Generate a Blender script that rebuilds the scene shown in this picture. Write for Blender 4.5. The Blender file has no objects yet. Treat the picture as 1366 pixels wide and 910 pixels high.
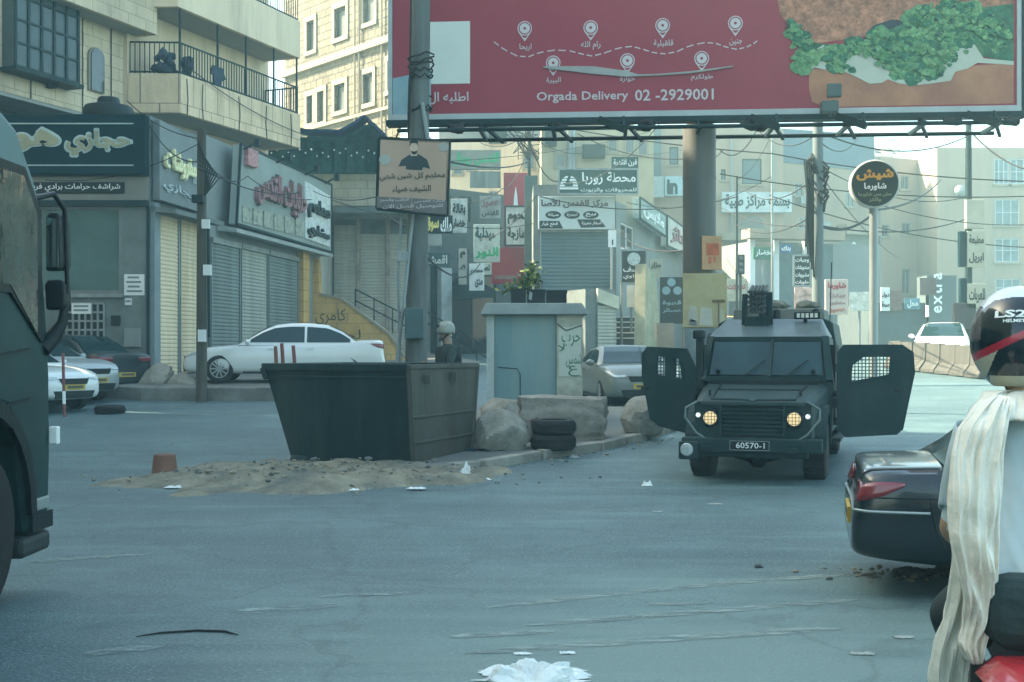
import bpy, bmesh, math, random, unicodedata
from mathutils import Vector, Matrix, noise as mnoise
R = math.radians
rnd = random.Random(11)
S = bpy.context.scene
COL = S.collection
# ------------------------------------------------------------------ camera, light, exposure
FPX, HC, V0 = 1594.0, 1.6, 470.0          # focal length in photo pixels, eye height, horizon row
cam = bpy.data.cameras.new('camera'); cam_o = bpy.data.objects.new('camera', cam); COL.objects.link(cam_o)
cam.sensor_width = 36; cam.lens = 36*FPX/1366; cam.shift_y = (V0-455)/1366
cam.clip_start = .1; cam.clip_end = 2000
cam_o.location = (0, 0, HC); cam_o.rotation_euler = (R(90), 0, 0)
S.camera = cam_o
SUN_EL, SUN_V = R(42), (-.97, .25)
w = bpy.data.worlds.new('World'); S.world = w; w.use_nodes = True
nt = w.node_tree; bg = nt.nodes['Background']
sky = nt.nodes.new('ShaderNodeTexSky'); sky.sky_type = 'NISHITA'; sky.sun_disc = False
sky.sun_elevation = SUN_EL; sky.sun_rotation = math.atan2(SUN_V[0], SUN_V[1]); sky.dust_density = 3.0; sky.air_density = 1.0; sky.ozone_density = 1.0
tint = nt.nodes.new('ShaderNodeMix'); tint.data_type = 'RGBA'; tint.blend_type = 'MULTIPLY'; tint.inputs[0].default_value = 1
tint.inputs[7].default_value = (1.0, 1.06, .89, 1)
nt.links.new(sky.outputs[0], tint.inputs[6]); nt.links.new(tint.outputs[2], bg.inputs[0]); bg.inputs[1].default_value = .15
sl = bpy.data.lights.new('sun', 'SUN'); sl.energy = 4.7; sl.angle = R(.5); sl.color = (1, .87, .64)
so = bpy.data.objects.new('sun', sl); COL.objects.link(so)
sd = Vector((SUN_V[0]*math.cos(SUN_EL), SUN_V[1]*math.cos(SUN_EL), math.sin(SUN_EL)))
so.rotation_euler = sd.to_track_quat('Z', 'Y').to_euler(); so.location = (-40, 10, 60)
S.view_settings.view_transform = 'Standard'; S.view_settings.look = 'None'
S.view_settings.exposure = 2.2; S.view_settings.gamma = 1; S.view_settings.use_curve_mapping = False
S.cycles.use_denoising = True; S.cycles.max_bounces = 6; S.cycles.volume_bounces = 1
S.cycles.sample_clamp_indirect = 6

# ------------------------------------------------------------------ measuring the place
def sstep(a, b, x):
    t = min(1, max(0, (x-a)/(b-a))); return t*t*(3-2*t)
def gz(x, y):
    """height of the ground: level by the junction, climbing up both streets"""
    z = .04*max(0, min(y, 45)-15) + .02*max(0, min(y, 200)-45)
    if 13 < y < 17: z = .04*((y-13)**2)/8
    z += .03*max(0, min(x, 30)-6)*sstep(20, 30, y)
    return z
def P(u, v, Y): return Vector(((u-683)/FPX*Y, Y, HC+(V0-v)/FPX*Y))
def XA(u, Y): return (u-683)/FPX*Y
def ZA(v, Y): return HC+(V0-v)/FPX*Y
def G(u, v, dz=0.0):
    lo, hi = 2., 120.
    for _ in range(50):
        m = (lo+hi)/2
        if ZA(v, m) > gz(XA(u, m), m)+dz: lo = m
        else: hi = m
    return Vector((XA(u, lo), lo, gz(XA(u, lo), lo)+dz))

class Face:
    """an upright plane; local x runs along it to the right, local y goes into it"""
    def __init__(s, uL, YL, uR, YR, off=0.):
        a = Vector((XA(uL, YL), YL)); b = Vector((XA(uR, YR), YR)); s.d = (b-a).normalized()
        n = Vector((s.d.y, -s.d.x)); s.a = a+n*off; s.L = (b-a).length
        s.rz = math.atan2(s.d.y, s.d.x); s.loc = (s.a.x, s.a.y, 0)
    def s(s, u):
        k = (u-683)/FPX; return (k*s.a.y-s.a.x)/(s.d.x-k*s.d.y)
    def Y(s, u): return s.a.y+s.d.y*s.s(u)
    def z(s, u, v): return ZA(v, s.Y(u))
    def p(s, u, v): return (s.s(u), s.z(u, v))
    def r(s, u0, v0, u1, v1):
        """pixel rectangle -> x0, x1, z0, z1 on the plane (heights averaged over both ends)"""
        return s.s(u0), s.s(u1), (s.z(u0, v1)+s.z(u1, v1))/2, (s.z(u0, v0)+s.z(u1, v0))/2
    def off(s, d):
        f = Face.__new__(Face); n = Vector((s.d.y, -s.d.x)); f.a = s.a+n*d; f.d = s.d; f.L = s.L; f.rz = s.rz; f.loc = (f.a.x, f.a.y, 0); return f

# ------------------------------------------------------------------ mesh building
class MB:
    def __init__(s): s.v = []; s.f = []; s.m = []; s.mi = 0
    def V(s, *pts):
        i = len(s.v); s.v += [tuple(p) for p in pts]; return list(range(i, i+len(pts)))
    def F(s, *idx): s.f.append(tuple(idx)); s.m.append(s.mi)
    def poly(s, pts): s.F(*s.V(*pts)); return s
    def hexa(s, b, t):
        i = s.V(*b, *t)
        s.F(i[3], i[2], i[1], i[0]); s.F(i[4], i[5], i[6], i[7])
        for k in range(4): s.F(i[k], i[(k+1) % 4], i[4+(k+1) % 4], i[4+k])
        return s
    def box(s, x0, x1, y0, y1, z0, z1):
        x0, x1 = min(x0, x1), max(x0, x1); y0, y1 = min(y0, y1), max(y0, y1); z0, z1 = min(z0, z1), max(z0, z1)
        return s.hexa([(x0, y0, z0), (x1, y0, z0), (x1, y1, z0), (x0, y1, z0)], [(x0, y0, z1), (x1, y0, z1), (x1, y1, z1), (x0, y1, z1)])
    def bar(s, a, b, wd, hd=None, up=(0, 0, 1)):
        a, b = Vector(a), Vector(b); hd = hd or wd; d = (b-a).normalized(); u = Vector(up)
        if abs(d.dot(u)) > .98: u = Vector((1, 0, 0))
        r = d.cross(u).normalized()*wd/2; u = r.cross(d).normalized()*hd/2
        return s.hexa([a-r-u, a+r-u, a+r+u, a-r+u], [b-r-u, b+r-u, b+r+u, b-r+u])
    def prism(s, pts, y0, y1):
        """polygon in x,z extruded from y0 to y1"""
        n = len(pts); a = s.V(*[(x, y0, z) for x, z in pts]); b = s.V(*[(x, y1, z) for x, z in pts])
        s.F(*a); s.F(*reversed(b))
        for k in range(n): s.F(a[(k+1) % n], a[k], b[k], b[(k+1) % n])
        return s
    def prismx(s, pts, x0, x1):
        """polygon in y,z extruded along x"""
        n = len(pts); a = s.V(*[(x0, y, z) for y, z in pts]); b = s.V(*[(x1, y, z) for y, z in pts])
        s.F(*reversed(a)); s.F(*b)
        for k in range(n): s.F(a[k], a[(k+1) % n], b[(k+1) % n], b[k])
        return s
    def slab(s, pts, zt, th):
        """polygon in x,y as a slab; zt a number or a function"""
        fz = zt if callable(zt) else (lambda x, y: zt); n = len(pts)
        t = s.V(*[(x, y, fz(x, y)) for x, y in pts]); b = s.V(*[(x, y, fz(x, y)-th) for x, y in pts])
        s.F(*t); s.F(*reversed(b))
        for k in range(n): s.F(t[(k+1) % n], t[k], b[k], b[(k+1) % n])
        return s
    def tube(s, path, r, n=8, cap=True):
        path = [Vector(p) for p in path]; rs = r if isinstance(r, (list, tuple)) else [r]*len(path); rings = []; pu = None
        for i, p in enumerate(path):
            d = (path[min(i+1, len(path)-1)]-path[max(i-1, 0)]).normalized()
            u = pu if pu is not None else (Vector((0, 0, 1)) if abs(d.z) < .9 else Vector((1, 0, 0)))
            a = d.cross(u)
            if a.length < 1e-4: a = d.cross(Vector((0, 1, 0)))
            a.normalize(); u = a.cross(d).normalized(); pu = u
            rings.append(s.V(*[p+(a*math.cos(2*math.pi*k/n)+u*math.sin(2*math.pi*k/n))*rs[i] for k in range(n)]))
        for A, B in zip(rings, rings[1:]):
            for k in range(n): s.F(A[k], A[(k+1) % n], B[(k+1) % n], B[k])
        if cap: s.F(*reversed(rings[0])); s.F(*rings[-1])
        return s
    def lathe(s, prof, o=(0, 0, 0), n=24, ax='z', cap=True):
        rings = []
        for r, h in prof:
            ring = []
            for k in range(n):
                c, q = r*math.cos(2*math.pi*k/n), r*math.sin(2*math.pi*k/n)
                ring.append({'z': (o[0]+c, o[1]+q, o[2]+h), 'x': (o[0]+h, o[1]+c, o[2]+q), 'y': (o[0]+q, o[1]+h, o[2]+c)}[ax])
            rings.append(s.V(*ring))
        for A, B in zip(rings, rings[1:]):
            for k in range(n): s.F(A[k], A[(k+1) % n], B[(k+1) % n], B[k])
        if cap: s.F(*reversed(rings[0])); s.F(*rings[-1])
        return s
    def loft(s, rings, cap=True):
        R_ = [s.V(*r) for r in rings]; n = len(rings[0])
        for A, B in zip(R_, R_[1:]):
            for k in range(n): s.F(A[k], A[(k+1) % n], B[(k+1) % n], B[k])
        if cap: s.F(*reversed(R_[0])); s.F(*R_[-1])
        return s
    def blob(s, c, r, sub=2, amp=.25, seed=0, sq=(1, 1, 1), flat=None, fr=1.6):
        bm = bmesh.new(); bmesh.ops.create_icosphere(bm, subdivisions=sub, radius=1); i0 = len(s.v)
        for v in bm.verts:
            p = v.co.copy(); k = 1+amp*mnoise.noise(p*fr+Vector((seed*7.3, seed*3.1, seed)))+amp*.35*mnoise.noise(p*fr*3.1+Vector((seed, 0, 0)))
            q = Vector((p.x*sq[0], p.y*sq[1], p.z*sq[2]))*k*r
            if flat is not None and q.z < flat: q.z = flat
            s.v.append(tuple(Vector(c)+q))
        for f in bm.faces: s.F(*[i0+v.index for v in f.verts])
        bm.free(); return s
    def shutter(s, x0, x1, z0, z1, y=0, pitch=.11, d=.022):
        n = max(2, int((z1-z0)/pitch)); h = (z1-z0)/n
        for k in range(n):
            a = z0+k*h
            i = s.V((x0, y, a), (x1, y, a), (x1, y-d, a+h*.35), (x0, y-d, a+h*.35), (x1, y-d*.8, a+h*.8), (x0, y-d*.8, a+h*.8), (x1, y, a+h), (x0, y, a+h))
            s.F(i[0], i[1], i[2], i[3]); s.F(i[3], i[2], i[4], i[5]); s.F(i[5], i[4], i[6], i[7])
        return s
    def holes(s, x0, x1, z0, z1, hs, y=0, rv=.18, depth=None):
        """a wall face with openings (hs: x0, x1, z0, z1), their reveals and, with depth, the other faces of the block"""
        xs = sorted({x0, x1, *[h[0] for h in hs], *[h[1] for h in hs]}); zs = sorted({z0, z1, *[h[2] for h in hs], *[h[3] for h in hs]})
        for a, b in zip(xs, xs[1:]):
            for c, d in zip(zs, zs[1:]):
                mx, mz = (a+b)/2, (c+d)/2
                if not any(h[0] < mx < h[1] and h[2] < mz < h[3] for h in hs): s.poly([(a, y, c), (b, y, c), (b, y, d), (a, y, d)])
        for h in hs:
            a, b, c, d = h; e = y+rv
            s.poly([(a, y, c), (a, y, d), (a, e, d), (a, e, c)]); s.poly([(b, y, c), (b, e, c), (b, e, d), (b, y, d)])
            s.poly([(a, y, c), (a, e, c), (b, e, c), (b, y, c)]); s.poly([(a, y, d), (b, y, d), (b, e, d), (a, e, d)])
            s.poly([(a, e, c), (a, e, d), (b, e, d), (b, e, c)])
        if depth:
            D = y+depth
            s.poly([(x0, y, z0), (x0, y, z1), (x0, D, z1), (x0, D, z0)]); s.poly([(x1, y, z0), (x1, D, z0), (x1, D, z1), (x1, y, z1)])
            s.poly([(x0, y, z1), (x1, y, z1), (x1, D, z1), (x0, D, z1)]); s.poly([(x0, D, z0), (x0, D, z1), (x1, D, z1), (x1, D, z0)])
        return s
    def mesh(s, me, M):
        i = len(s.v); s.v += [tuple(M @ v.co) for v in me.vertices]
        for p in me.polygons: s.F(*[i+k for k in p.vertices])
        return s
    def text(s, st, x0, x1, z0, z1, y=0, bold=.012, ext=.012, rot=0, keep=False):
        me = text_mesh(st, bold)
        xs = [v.co.x for v in me.vertices]; ys = [v.co.y for v in me.vertices]
        if not xs: return s
        w_, h_ = max(xs)-min(xs), max(ys)-min(ys); W, Hh = x1-x0, z1-z0
        if rot: W, Hh = Hh, W
        sx, sy = W/w_, Hh/h_
        if keep: sx = sy = min(sx, sy)
        cx, cy = (max(xs)+min(xs))/2, (max(ys)+min(ys))/2
        T = Matrix.Translation(((x0+x1)/2, y, (z0+z1)/2)) @ Matrix.Rotation(R(90), 4, 'X') @ Matrix.Rotation(rot, 4, 'Z') @ Matrix.Diagonal((sx, sy, ext, 1)) @ Matrix.Translation((-cx, -cy, 0))
        return s.mesh(me, T)
    def build(s, name, mats, parent=None, smooth=None, bevel=0, sub=0, weld=False, loc=None, rz=None):
        me = bpy.data.meshes.new(name); me.from_pydata(s.v, [], s.f); me.update()
        for m in (mats if isinstance(mats, (list, tuple)) else [mats]): me.materials.append(m)
        if any(s.m): me.polygons.foreach_set('material_index', s.m)
        if weld:
            bm = bmesh.new(); bm.from_mesh(me); bmesh.ops.remove_doubles(bm, verts=bm.verts, dist=1e-4); bmesh.ops.recalc_face_normals(bm, faces=bm.faces); bm.to_mesh(me); bm.free()
        if smooth is not None:
            me.polygons.foreach_set('use_smooth', [True]*len(me.polygons)); me.set_sharp_from_angle(angle=R(smooth))
        o = bpy.data.objects.new(name, me); COL.objects.link(o)
        if parent: o.parent = parent
        if loc: o.location = loc
        if rz: o.rotation_euler = (0, 0, rz)
        if sub: m = o.modifiers.new('s', 'SUBSURF'); m.levels = m.render_levels = sub
        if bevel: m = o.modifiers.new('b', 'BEVEL'); m.width = bevel; m.segments = 2; m.limit_method = 'ANGLE'; m.angle_limit = R(35)
        return o

# ------------------------------------------------------------------ lettering (joined Arabic forms picked by hand)
FORM = {}
for cp in range(0xFE70, 0xFEFD):
    dcm = unicodedata.decomposition(chr(cp)).split()
    if len(dcm) >= 2 and dcm[0][0] == '<' and dcm[1] != '0020': FORM.setdefault(''.join(chr(int(x, 16)) for x in dcm[1:]), {})[dcm[0][1:-1]] = chr(cp)
def shape(st):
    if not any('\u0600' <= c <= '\u06ff' for c in st): return st
    un = []; i = 0
    while i < len(st):
        if st[i:i+2] in FORM: un.append(st[i:i+2]); i += 2
        else: un.append(st[i]); i += 1
    out = []
    for k, c in enumerate(un):
        if c not in FORM: out.append(c); continue
        pv = k > 0 and un[k-1] in FORM and 'initial' in FORM[un[k-1]] and 'final' in FORM[c]
        nx = k+1 < len(un) and un[k+1] in FORM and 'initial' in FORM[c] and 'final' in FORM[un[k+1]]
        out.append(FORM[c].get('medial' if pv and nx else 'final' if pv else 'initial' if nx else 'isolated', c))
    return ''.join(reversed(out))
_tm = {}
def text_mesh(st, bold=.012):
    if (st, bold) not in _tm:
        c = bpy.data.curves.new('lettering', 'FONT'); c.body = shape(st); c.size = 1; c.offset = bold; c.extrude = .5; c.resolution_u = 2
        o = bpy.data.objects.new('lettering', c); COL.objects.link(o)
        if bold >= .045: c.offset = 0; c.bevel_depth = bold*.8; c.bevel_resolution = 1; c.extrude = .06
        dg = bpy.context.evaluated_depsgraph_get(); me = bpy.data.meshes.new_from_object(o.evaluated_get(dg), depsgraph=dg); bpy.data.objects.remove(o)
        if bold >= .045:            # fat letters run into each other: fuse them into one skin
            o = bpy.data.objects.new('lettering', me); COL.objects.link(o); m = o.modifiers.new('r', 'REMESH'); m.mode = 'VOXEL'; m.voxel_size = .03
            dg = bpy.context.evaluated_depsgraph_get(); m2 = bpy.data.meshes.new_from_object(o.evaluated_get(dg), depsgraph=dg); bpy.data.objects.remove(o); zs = max(abs(v.co.z) for v in m2.vertices) or 1
            for v in m2.vertices: v.co.z *= .5/zs
            me = m2
        _tm[st, bold] = me
    return _tm[st, bold]

# ------------------------------------------------------------------ things
def tag(o, label=None, cat=None, group=None, kind=None):
    if label: o['label'] = label
    if cat: o['category'] = cat
    if group: o['group'] = group
    if kind: o['kind'] = kind
    return o
def thing(name, label, cat, loc=(0, 0, 0), rz=0, group=None):
    o = bpy.data.objects.new(name, None); COL.objects.link(o); o.location = loc; o.rotation_euler = (0, 0, rz); o.empty_display_size = .3
    return tag(o, label, cat, group)
def copy_tree(o, parent=None):
    c = o.copy(); COL.objects.link(c)
    if parent: c.parent = parent
    for ch in o.children: copy_tree(ch, c)
    return c

# ------------------------------------------------------------------ materials
_mt = {}
def M(name, col, rough=.6, metal=0., var=.18, scale=2., bump=.15, bscale=25., dirt=None, dfac=.5, dscale=1.2, spec=.25, em=None, emc=None, coat=0., streak=False):
    if name in _mt: return _mt[name]
    m = bpy.data.materials.new(name); m.use_nodes = True; n = m.node_tree.nodes; l = m.node_tree.links; b = n['Principled BSDF']
    tc = n.new('ShaderNodeTexCoord'); no = n.new('ShaderNodeTexNoise'); no.inputs['Scale'].default_value = scale; no.inputs['Detail'].default_value = 6; no.inputs['Roughness'].default_value = .65
    src = tc.outputs['Object']
    if streak:
        mp = n.new('ShaderNodeMapping'); mp.inputs['Scale'].default_value = (1, 1, .12); l.new(src, mp.inputs[0]); l.new(mp.outputs[0], no.inputs[0])
    else: l.new(src, no.inputs[0])
    mx = n.new('ShaderNodeMix'); mx.data_type = 'RGBA'
    mx.inputs[6].default_value = (*[c*(1-var) for c in col], 1); mx.inputs[7].default_value = (*[min(1, c*(1+var)) for c in col], 1)
    rp = n.new('ShaderNodeMapRange'); rp.inputs[1].default_value = .3; rp.inputs[2].default_value = .7; l.new(no.outputs[0], rp.inputs[0]); l.new(rp.outputs[0], mx.inputs[0])
    out = mx.outputs[2]
    if dirt:
        n2 = n.new('ShaderNodeTexNoise'); n2.inputs['Scale'].default_value = dscale; n2.inputs['Detail'].default_value = 8; n2.inputs['Roughness'].default_value = .7; l.new(mp.outputs[0] if streak else src, n2.inputs[0])
        r2 = n.new('ShaderNodeMapRange'); r2.inputs[1].default_value = .48; r2.inputs[2].default_value = .68; r2.inputs[4].default_value = dfac; l.new(n2.outputs[0], r2.inputs[0])
        m2 = n.new('ShaderNodeMix'); m2.data_type = 'RGBA'; l.new(r2.outputs[0], m2.inputs[0]); l.new(out, m2.inputs[6]); m2.inputs[7].default_value = (*dirt, 1); out = m2.outputs[2]
    l.new(out, b.inputs['Base Color']); b.inputs['Roughness'].default_value = rough; b.inputs['Metallic'].default_value = metal; b.inputs['Specular IOR Level'].default_value = spec
    if coat: b.inputs['Coat Weight'].default_value = coat; b.inputs['Coat Roughness'].default_value = .08
    if bump:
        nb = n.new('ShaderNodeTexNoise'); nb.inputs['Scale'].default_value = bscale; nb.inputs['Detail'].default_value = 5; l.new(src, nb.inputs[0])
        bp = n.new('ShaderNodeBump'); bp.inputs['Strength'].default_value = bump; bp.inputs['Distance'].default_value = .02; l.new(nb.outputs[0], bp.inputs['Height']); l.new(bp.outputs[0], b.inputs['Normal'])
    if em: b.inputs['Emission Color'].default_value = (*(emc or col), 1); b.inputs['Emission Strength'].default_value = em
    _mt[name] = m; return m
def stone(name, c1, c2, mortar, bw=.6, bh=.3, rough=.85, bump=.5, msize=.012):
    """coursed stone laid in the plane of the wall (local x or y, and z)"""
    if name in _mt: return _mt[name]
    m = M(name+'_base', c1, rough, var=.12).copy(); m.name = name; n = m.node_tree.nodes; l = m.node_tree.links; b = n['Principled BSDF']
    tc = n.new('ShaderNodeTexCoord'); sp = n.new('ShaderNodeSeparateXYZ'); l.new(tc.outputs['Object'], sp.inputs[0])
    ad = n.new('ShaderNodeMath'); l.new(sp.outputs[0], ad.inputs[0]); l.new(sp.outputs[1], ad.inputs[1])
    cb = n.new('ShaderNodeCombineXYZ'); l.new(ad.outputs[0], cb.inputs[0]); l.new(sp.outputs[2], cb.inputs[1])
    br = n.new('ShaderNodeTexBrick'); l.new(cb.outputs[0], br.inputs[0]); br.inputs['Scale'].default_value = 1
    br.inputs['Brick Width'].default_value = bw; br.inputs['Row Height'].default_value = bh; br.inputs['Mortar Size'].default_value = msize; br.inputs['Mortar Smooth'].default_value = .3
    br.inputs['Color1'].default_value = (*c1, 1); br.inputs['Color2'].default_value = (*c2, 1); br.inputs['Mortar'].default_value = (*mortar, 1); br.inputs['Bias'].default_value = -.2
    no = n.new('ShaderNodeTexNoise'); no.inputs['Scale'].default_value = .9; no.inputs['Detail'].default_value = 9; no.inputs['Roughness'].default_value = .68; mp = n.new('ShaderNodeMapping'); mp.inputs['Scale'].default_value = (1, 1, .35); l.new(tc.outputs['Object'], mp.inputs[0]); l.new(mp.outputs[0], no.inputs[0])
    mr = n.new('ShaderNodeMapRange'); mr.inputs[1].default_value = .3; mr.inputs[2].default_value = .72; mr.inputs[3].default_value = .62; mr.inputs[4].default_value = 1.15; l.new(no.outputs[0], mr.inputs[0])
    mx = n.new('ShaderNodeMix'); mx.data_type = 'RGBA'; mx.blend_type = 'MULTIPLY'; mx.inputs[0].default_value = 1; l.new(br.outputs[0], mx.inputs[6]); l.new(mr.outputs[0], mx.inputs[7]); l.new(mx.outputs[2], b.inputs['Base Color'])
    n2 = n.new('ShaderNodeTexNoise'); n2.inputs['Scale'].default_value = 9; n2.inputs['Detail'].default_value = 6; l.new(tc.outputs['Object'], n2.inputs[0])
    sb = n.new('ShaderNodeMath'); sb.operation = 'SUBTRACT'; l.new(n2.outputs[0], sb.inputs[0]); l.new(br.outputs['Fac'], sb.inputs[1])
    bp = n.new('ShaderNodeBump'); bp.inputs['Strength'].default_value = bump; bp.inputs['Distance'].default_value = .05; l.new(sb.outputs[0], bp.inputs['Height']); l.new(bp.outputs[0], b.inputs['Normal'])
    _mt[name] = m; return m
def glass_mat(name, col, rough=.08):
    return M(name, col, rough, var=.3, scale=.7, bump=0, spec=.8)
# ------------------------------------------------------------------ palette
cream = stone('cream_stone', (.66, .54, .38), (.56, .46, .32), (.36, .30, .21), .75, .36, bump=.4, msize=.012)
plaster = M('cream_plaster', (.67, .54, .385), .9, var=.12, scale=.9, dirt=(.38, .31, .23), dfac=.7, dscale=1.1, streak=True)
rough_stone = stone('rough_limestone', (.235, .205, .145), (.18, .158, .112), (.12, .11, .085), .55, .36, bump=1., msize=.03)
limestone = M('limestone_trim', (.28, .25, .185), .85, var=.12)
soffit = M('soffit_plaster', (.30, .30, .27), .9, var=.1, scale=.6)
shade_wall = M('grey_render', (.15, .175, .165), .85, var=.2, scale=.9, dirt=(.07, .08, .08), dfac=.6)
pale_wall = M('pale_render', (.36, .28, .21), .9, var=.12, scale=.5, dirt=(.20, .185, .15), dfac=.7, dscale=.5, streak=True)
grey_wall2 = M('mid_grey_render', (.22, .24, .23), .85, var=.15, scale=.6, dirt=(.13, .15, .15), dfac=.5)
concrete = M('weathered_concrete', (.27, .25, .21), .9, var=.3, scale=2.2, bump=.5, bscale=18, dirt=(.13, .12, .10), dfac=.8, dscale=2.5)
orange_stone = stone('ochre_stone', (.56, .35, .12), (.48, .30, .11), (.30, .2, .09), .8, .38, bump=.3)
dark_metal = M('dark_steel', (.010, .028, .031), .55, .3, var=.3, scale=4)
grey_metal = M('grey_galvanised_steel', (.24, .27, .27), .45, .5, var=.25, scale=3, streak=True)
black_plastic = M('black_plastic', (.005, .012, .014), .45, var=.2)
rubber = M('tyre_rubber', (.016, .017, .018), .8, var=.3, scale=8, bump=.3)
white_sheet = M('white_sheet', (.68, .70, .68), .5, var=.06, scale=1.5, dirt=(.45, .46, .44), dfac=.4)
white_paint = M('white_letter_paint', (.75, .78, .75), .5, var=.04)
dark_sign = M('dark_sign_face', (.001, .020, .028), .7, var=.15, scale=1, spec=.08)
black_paint = M('black_letter_paint', (.015, .02, .02), .5, var=.1)
green_sign = M('deep_green_sign', (.02, .065, .055), .4, var=.2)
red_paint = M('red_sign_face', (.38, .03, .05), .45, var=.12, scale=.8)
glass = glass_mat('shop_glass', (.055, .11, .105))
window_glass = glass_mat('window_glass', (.035, .05, .055))
wood_pole = M('weathered_pole_wood', (.075, .068, .055), .85, var=.4, scale=5, bump=.5, streak=True)
cable_mat = M('cable_sheath', (.02, .025, .025), .7, var=.1, bump=0)
yellow_shutter = M('yellowed_shutter', (.66, .55, .38), .6, .0, var=.12, scale=1.5, dirt=(.42, .31, .17), dfac=.6, dscale=.8, streak=True)
grey_shutter = M('grey_shutter', (.19, .23, .215), .5, .2, var=.15, scale=1.5, dirt=(.09, .10, .10), dfac=.6, dscale=.8, streak=True)
pale_shutter = M('pale_shutter', (.36, .37, .32), .5, .2, var=.12, scale=1.5, dirt=(.16, .17, .15), dfac=.5, streak=True)
teal_shutter = M('blue_grey_shutter', (.10, .15, .16), .5, .2, var=.15, scale=1.2, dirt=(.06, .09, .1), dfac=.5, streak=True)

def asphalt_mat():
    m = M('asphalt', (.062, .110, .120), .6, var=.28, scale=.35, bump=.6, bscale=55, dirt=(.10, .17, .165), dfac=.75, dscale=.35, spec=.5)
    n = m.node_tree.nodes; l = m.node_tree.links; b = n['Principled BSDF']; tc = n.new('ShaderNodeTexCoord')
    last = b.inputs['Base Color'].links[0].from_socket
    def layer(scl, rotz, ns, lo, hi, col, fac, last, det=6):
        mp = n.new('ShaderNodeMapping'); mp.inputs['Scale'].default_value = scl; mp.inputs['Rotation'].default_value = (0, 0, rotz); l.new(tc.outputs['Object'], mp.inputs[0])
        no = n.new('ShaderNodeTexNoise'); no.inputs['Scale'].default_value = ns; no.inputs['Detail'].default_value = det; no.inputs['Roughness'].default_value = .6; l.new(mp.outputs[0], no.inputs[0])
        r = n.new('ShaderNodeMapRange'); r.inputs[1].default_value = lo; r.inputs[2].default_value = hi; r.inputs[4].default_value = fac; l.new(no.outputs[0], r.inputs[0])
        x = n.new('ShaderNodeMix'); x.data_type = 'RGBA'; l.new(r.outputs[0], x.inputs[0]); l.new(last, x.inputs[6]); x.inputs[7].default_value = (*col, 1); return x.outputs[2]
    last = layer((.16, 1.1, 1), .09, .9, .50, .70, (.028, .066, .078), .8, last, 9)      # dark wheel tracks drawn out along the junction
    last = layer((.22, 1.8, 1), .13, 1.3, .55, .72, (.14, .235, .215), .6, last, 9)        # pale worn streaks
    last = layer((.35, 1.1, 1), -.2, .5, .50, .66, (.045, .09, .098), .6, last, 3)      # patches of newer tar
    last = layer((1, 1, 1), 0, 42, .54, .66, (.20, .29, .28), .62, last, 3)             # stone chips
    last = layer((1, 1, 1), 0, 30, .55, .68, (.016, .04, .046), .6, last, 5)
    last = layer((1, 1, 1), 0, 2.2, .52, .66, (.038, .082, .09), .5, last, 9)
    # a dusty, paler patch worn by turning traffic before the black car
    mp = n.new('ShaderNodeMapping'); mp.inputs['Location'].default_value = (-1.2*.30, -6.2*.34, 0); mp.inputs['Scale'].default_value = (.30, .34, .0); l.new(tc.outputs['Object'], mp.inputs[0])
    ln_ = n.new('ShaderNodeVectorMath'); ln_.operation = 'LENGTH'; l.new(mp.outputs[0], ln_.inputs[0])
    pn = n.new('ShaderNodeTexNoise'); pn.inputs['Scale'].default_value = 1.0; pn.inputs['Detail'].default_value = 7; mp2 = n.new('ShaderNodeMapping'); mp2.inputs['Scale'].default_value = (.35, 2.6, 1); mp2.inputs['Rotation'].default_value = (0, 0, -.10); l.new(tc.outputs['Object'], mp2.inputs[0]); l.new(mp2.outputs[0], pn.inputs[0])
    ad_ = n.new('ShaderNodeMath'); ad_.operation = 'MULTIPLY_ADD'; ad_.inputs[1].default_value = 1.6; l.new(pn.outputs[0], ad_.inputs[0]); l.new(ln_.outputs['Value'], ad_.inputs[2])
    dr = n.new('ShaderNodeMapRange'); dr.inputs[1].default_value = 1.0; dr.inputs[2].default_value = 1.9; dr.inputs[3].default_value = .62; dr.inputs[4].default_value = 0; l.new(ad_.outputs[0], dr.inputs[0])
    dx = n.new('ShaderNodeMix'); dx.data_type = 'RGBA'; l.new(dr.outputs[0], dx.inputs[0]); l.new(last, dx.inputs[6]); dx.inputs[7].default_value = (.175, .245, .222, 1); last = dx.outputs[2]
    vo = n.new('ShaderNodeTexVoronoi'); vo.feature = 'DISTANCE_TO_EDGE'; vo.inputs['Scale'].default_value = .33
    nz = n.new('ShaderNodeTexNoise'); nz.inputs['Scale'].default_value = 1.2; nz.inputs['Detail'].default_value = 5; l.new(tc.outputs['Object'], nz.inputs[0])
    ma = n.new('ShaderNodeVectorMath'); ma.operation = 'MULTIPLY_ADD'; ma.inputs[1].default_value = (1.6, 1.6, 0); l.new(nz.outputs['Color'], ma.inputs[0]); l.new(tc.outputs['Object'], ma.inputs[2]); l.new(ma.outputs[0], vo.inputs[0])
    cr = n.new('ShaderNodeMapRange'); cr.inputs[1].default_value = .004; cr.inputs[2].default_value = .014; cr.inputs[3].default_value = .22; cr.inputs[4].default_value = 0; l.new(vo.outputs[0], cr.inputs[0])
    x = n.new('ShaderNodeMix'); x.data_type = 'RGBA'; l.new(cr.outputs[0], x.inputs[0]); l.new(last, x.inputs[6]); x.inputs[7].default_value = (.02, .026, .03, 1)
    l.new(x.outputs[2], b.inputs['Base Color']); return m
asphalt = asphalt_mat()

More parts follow.
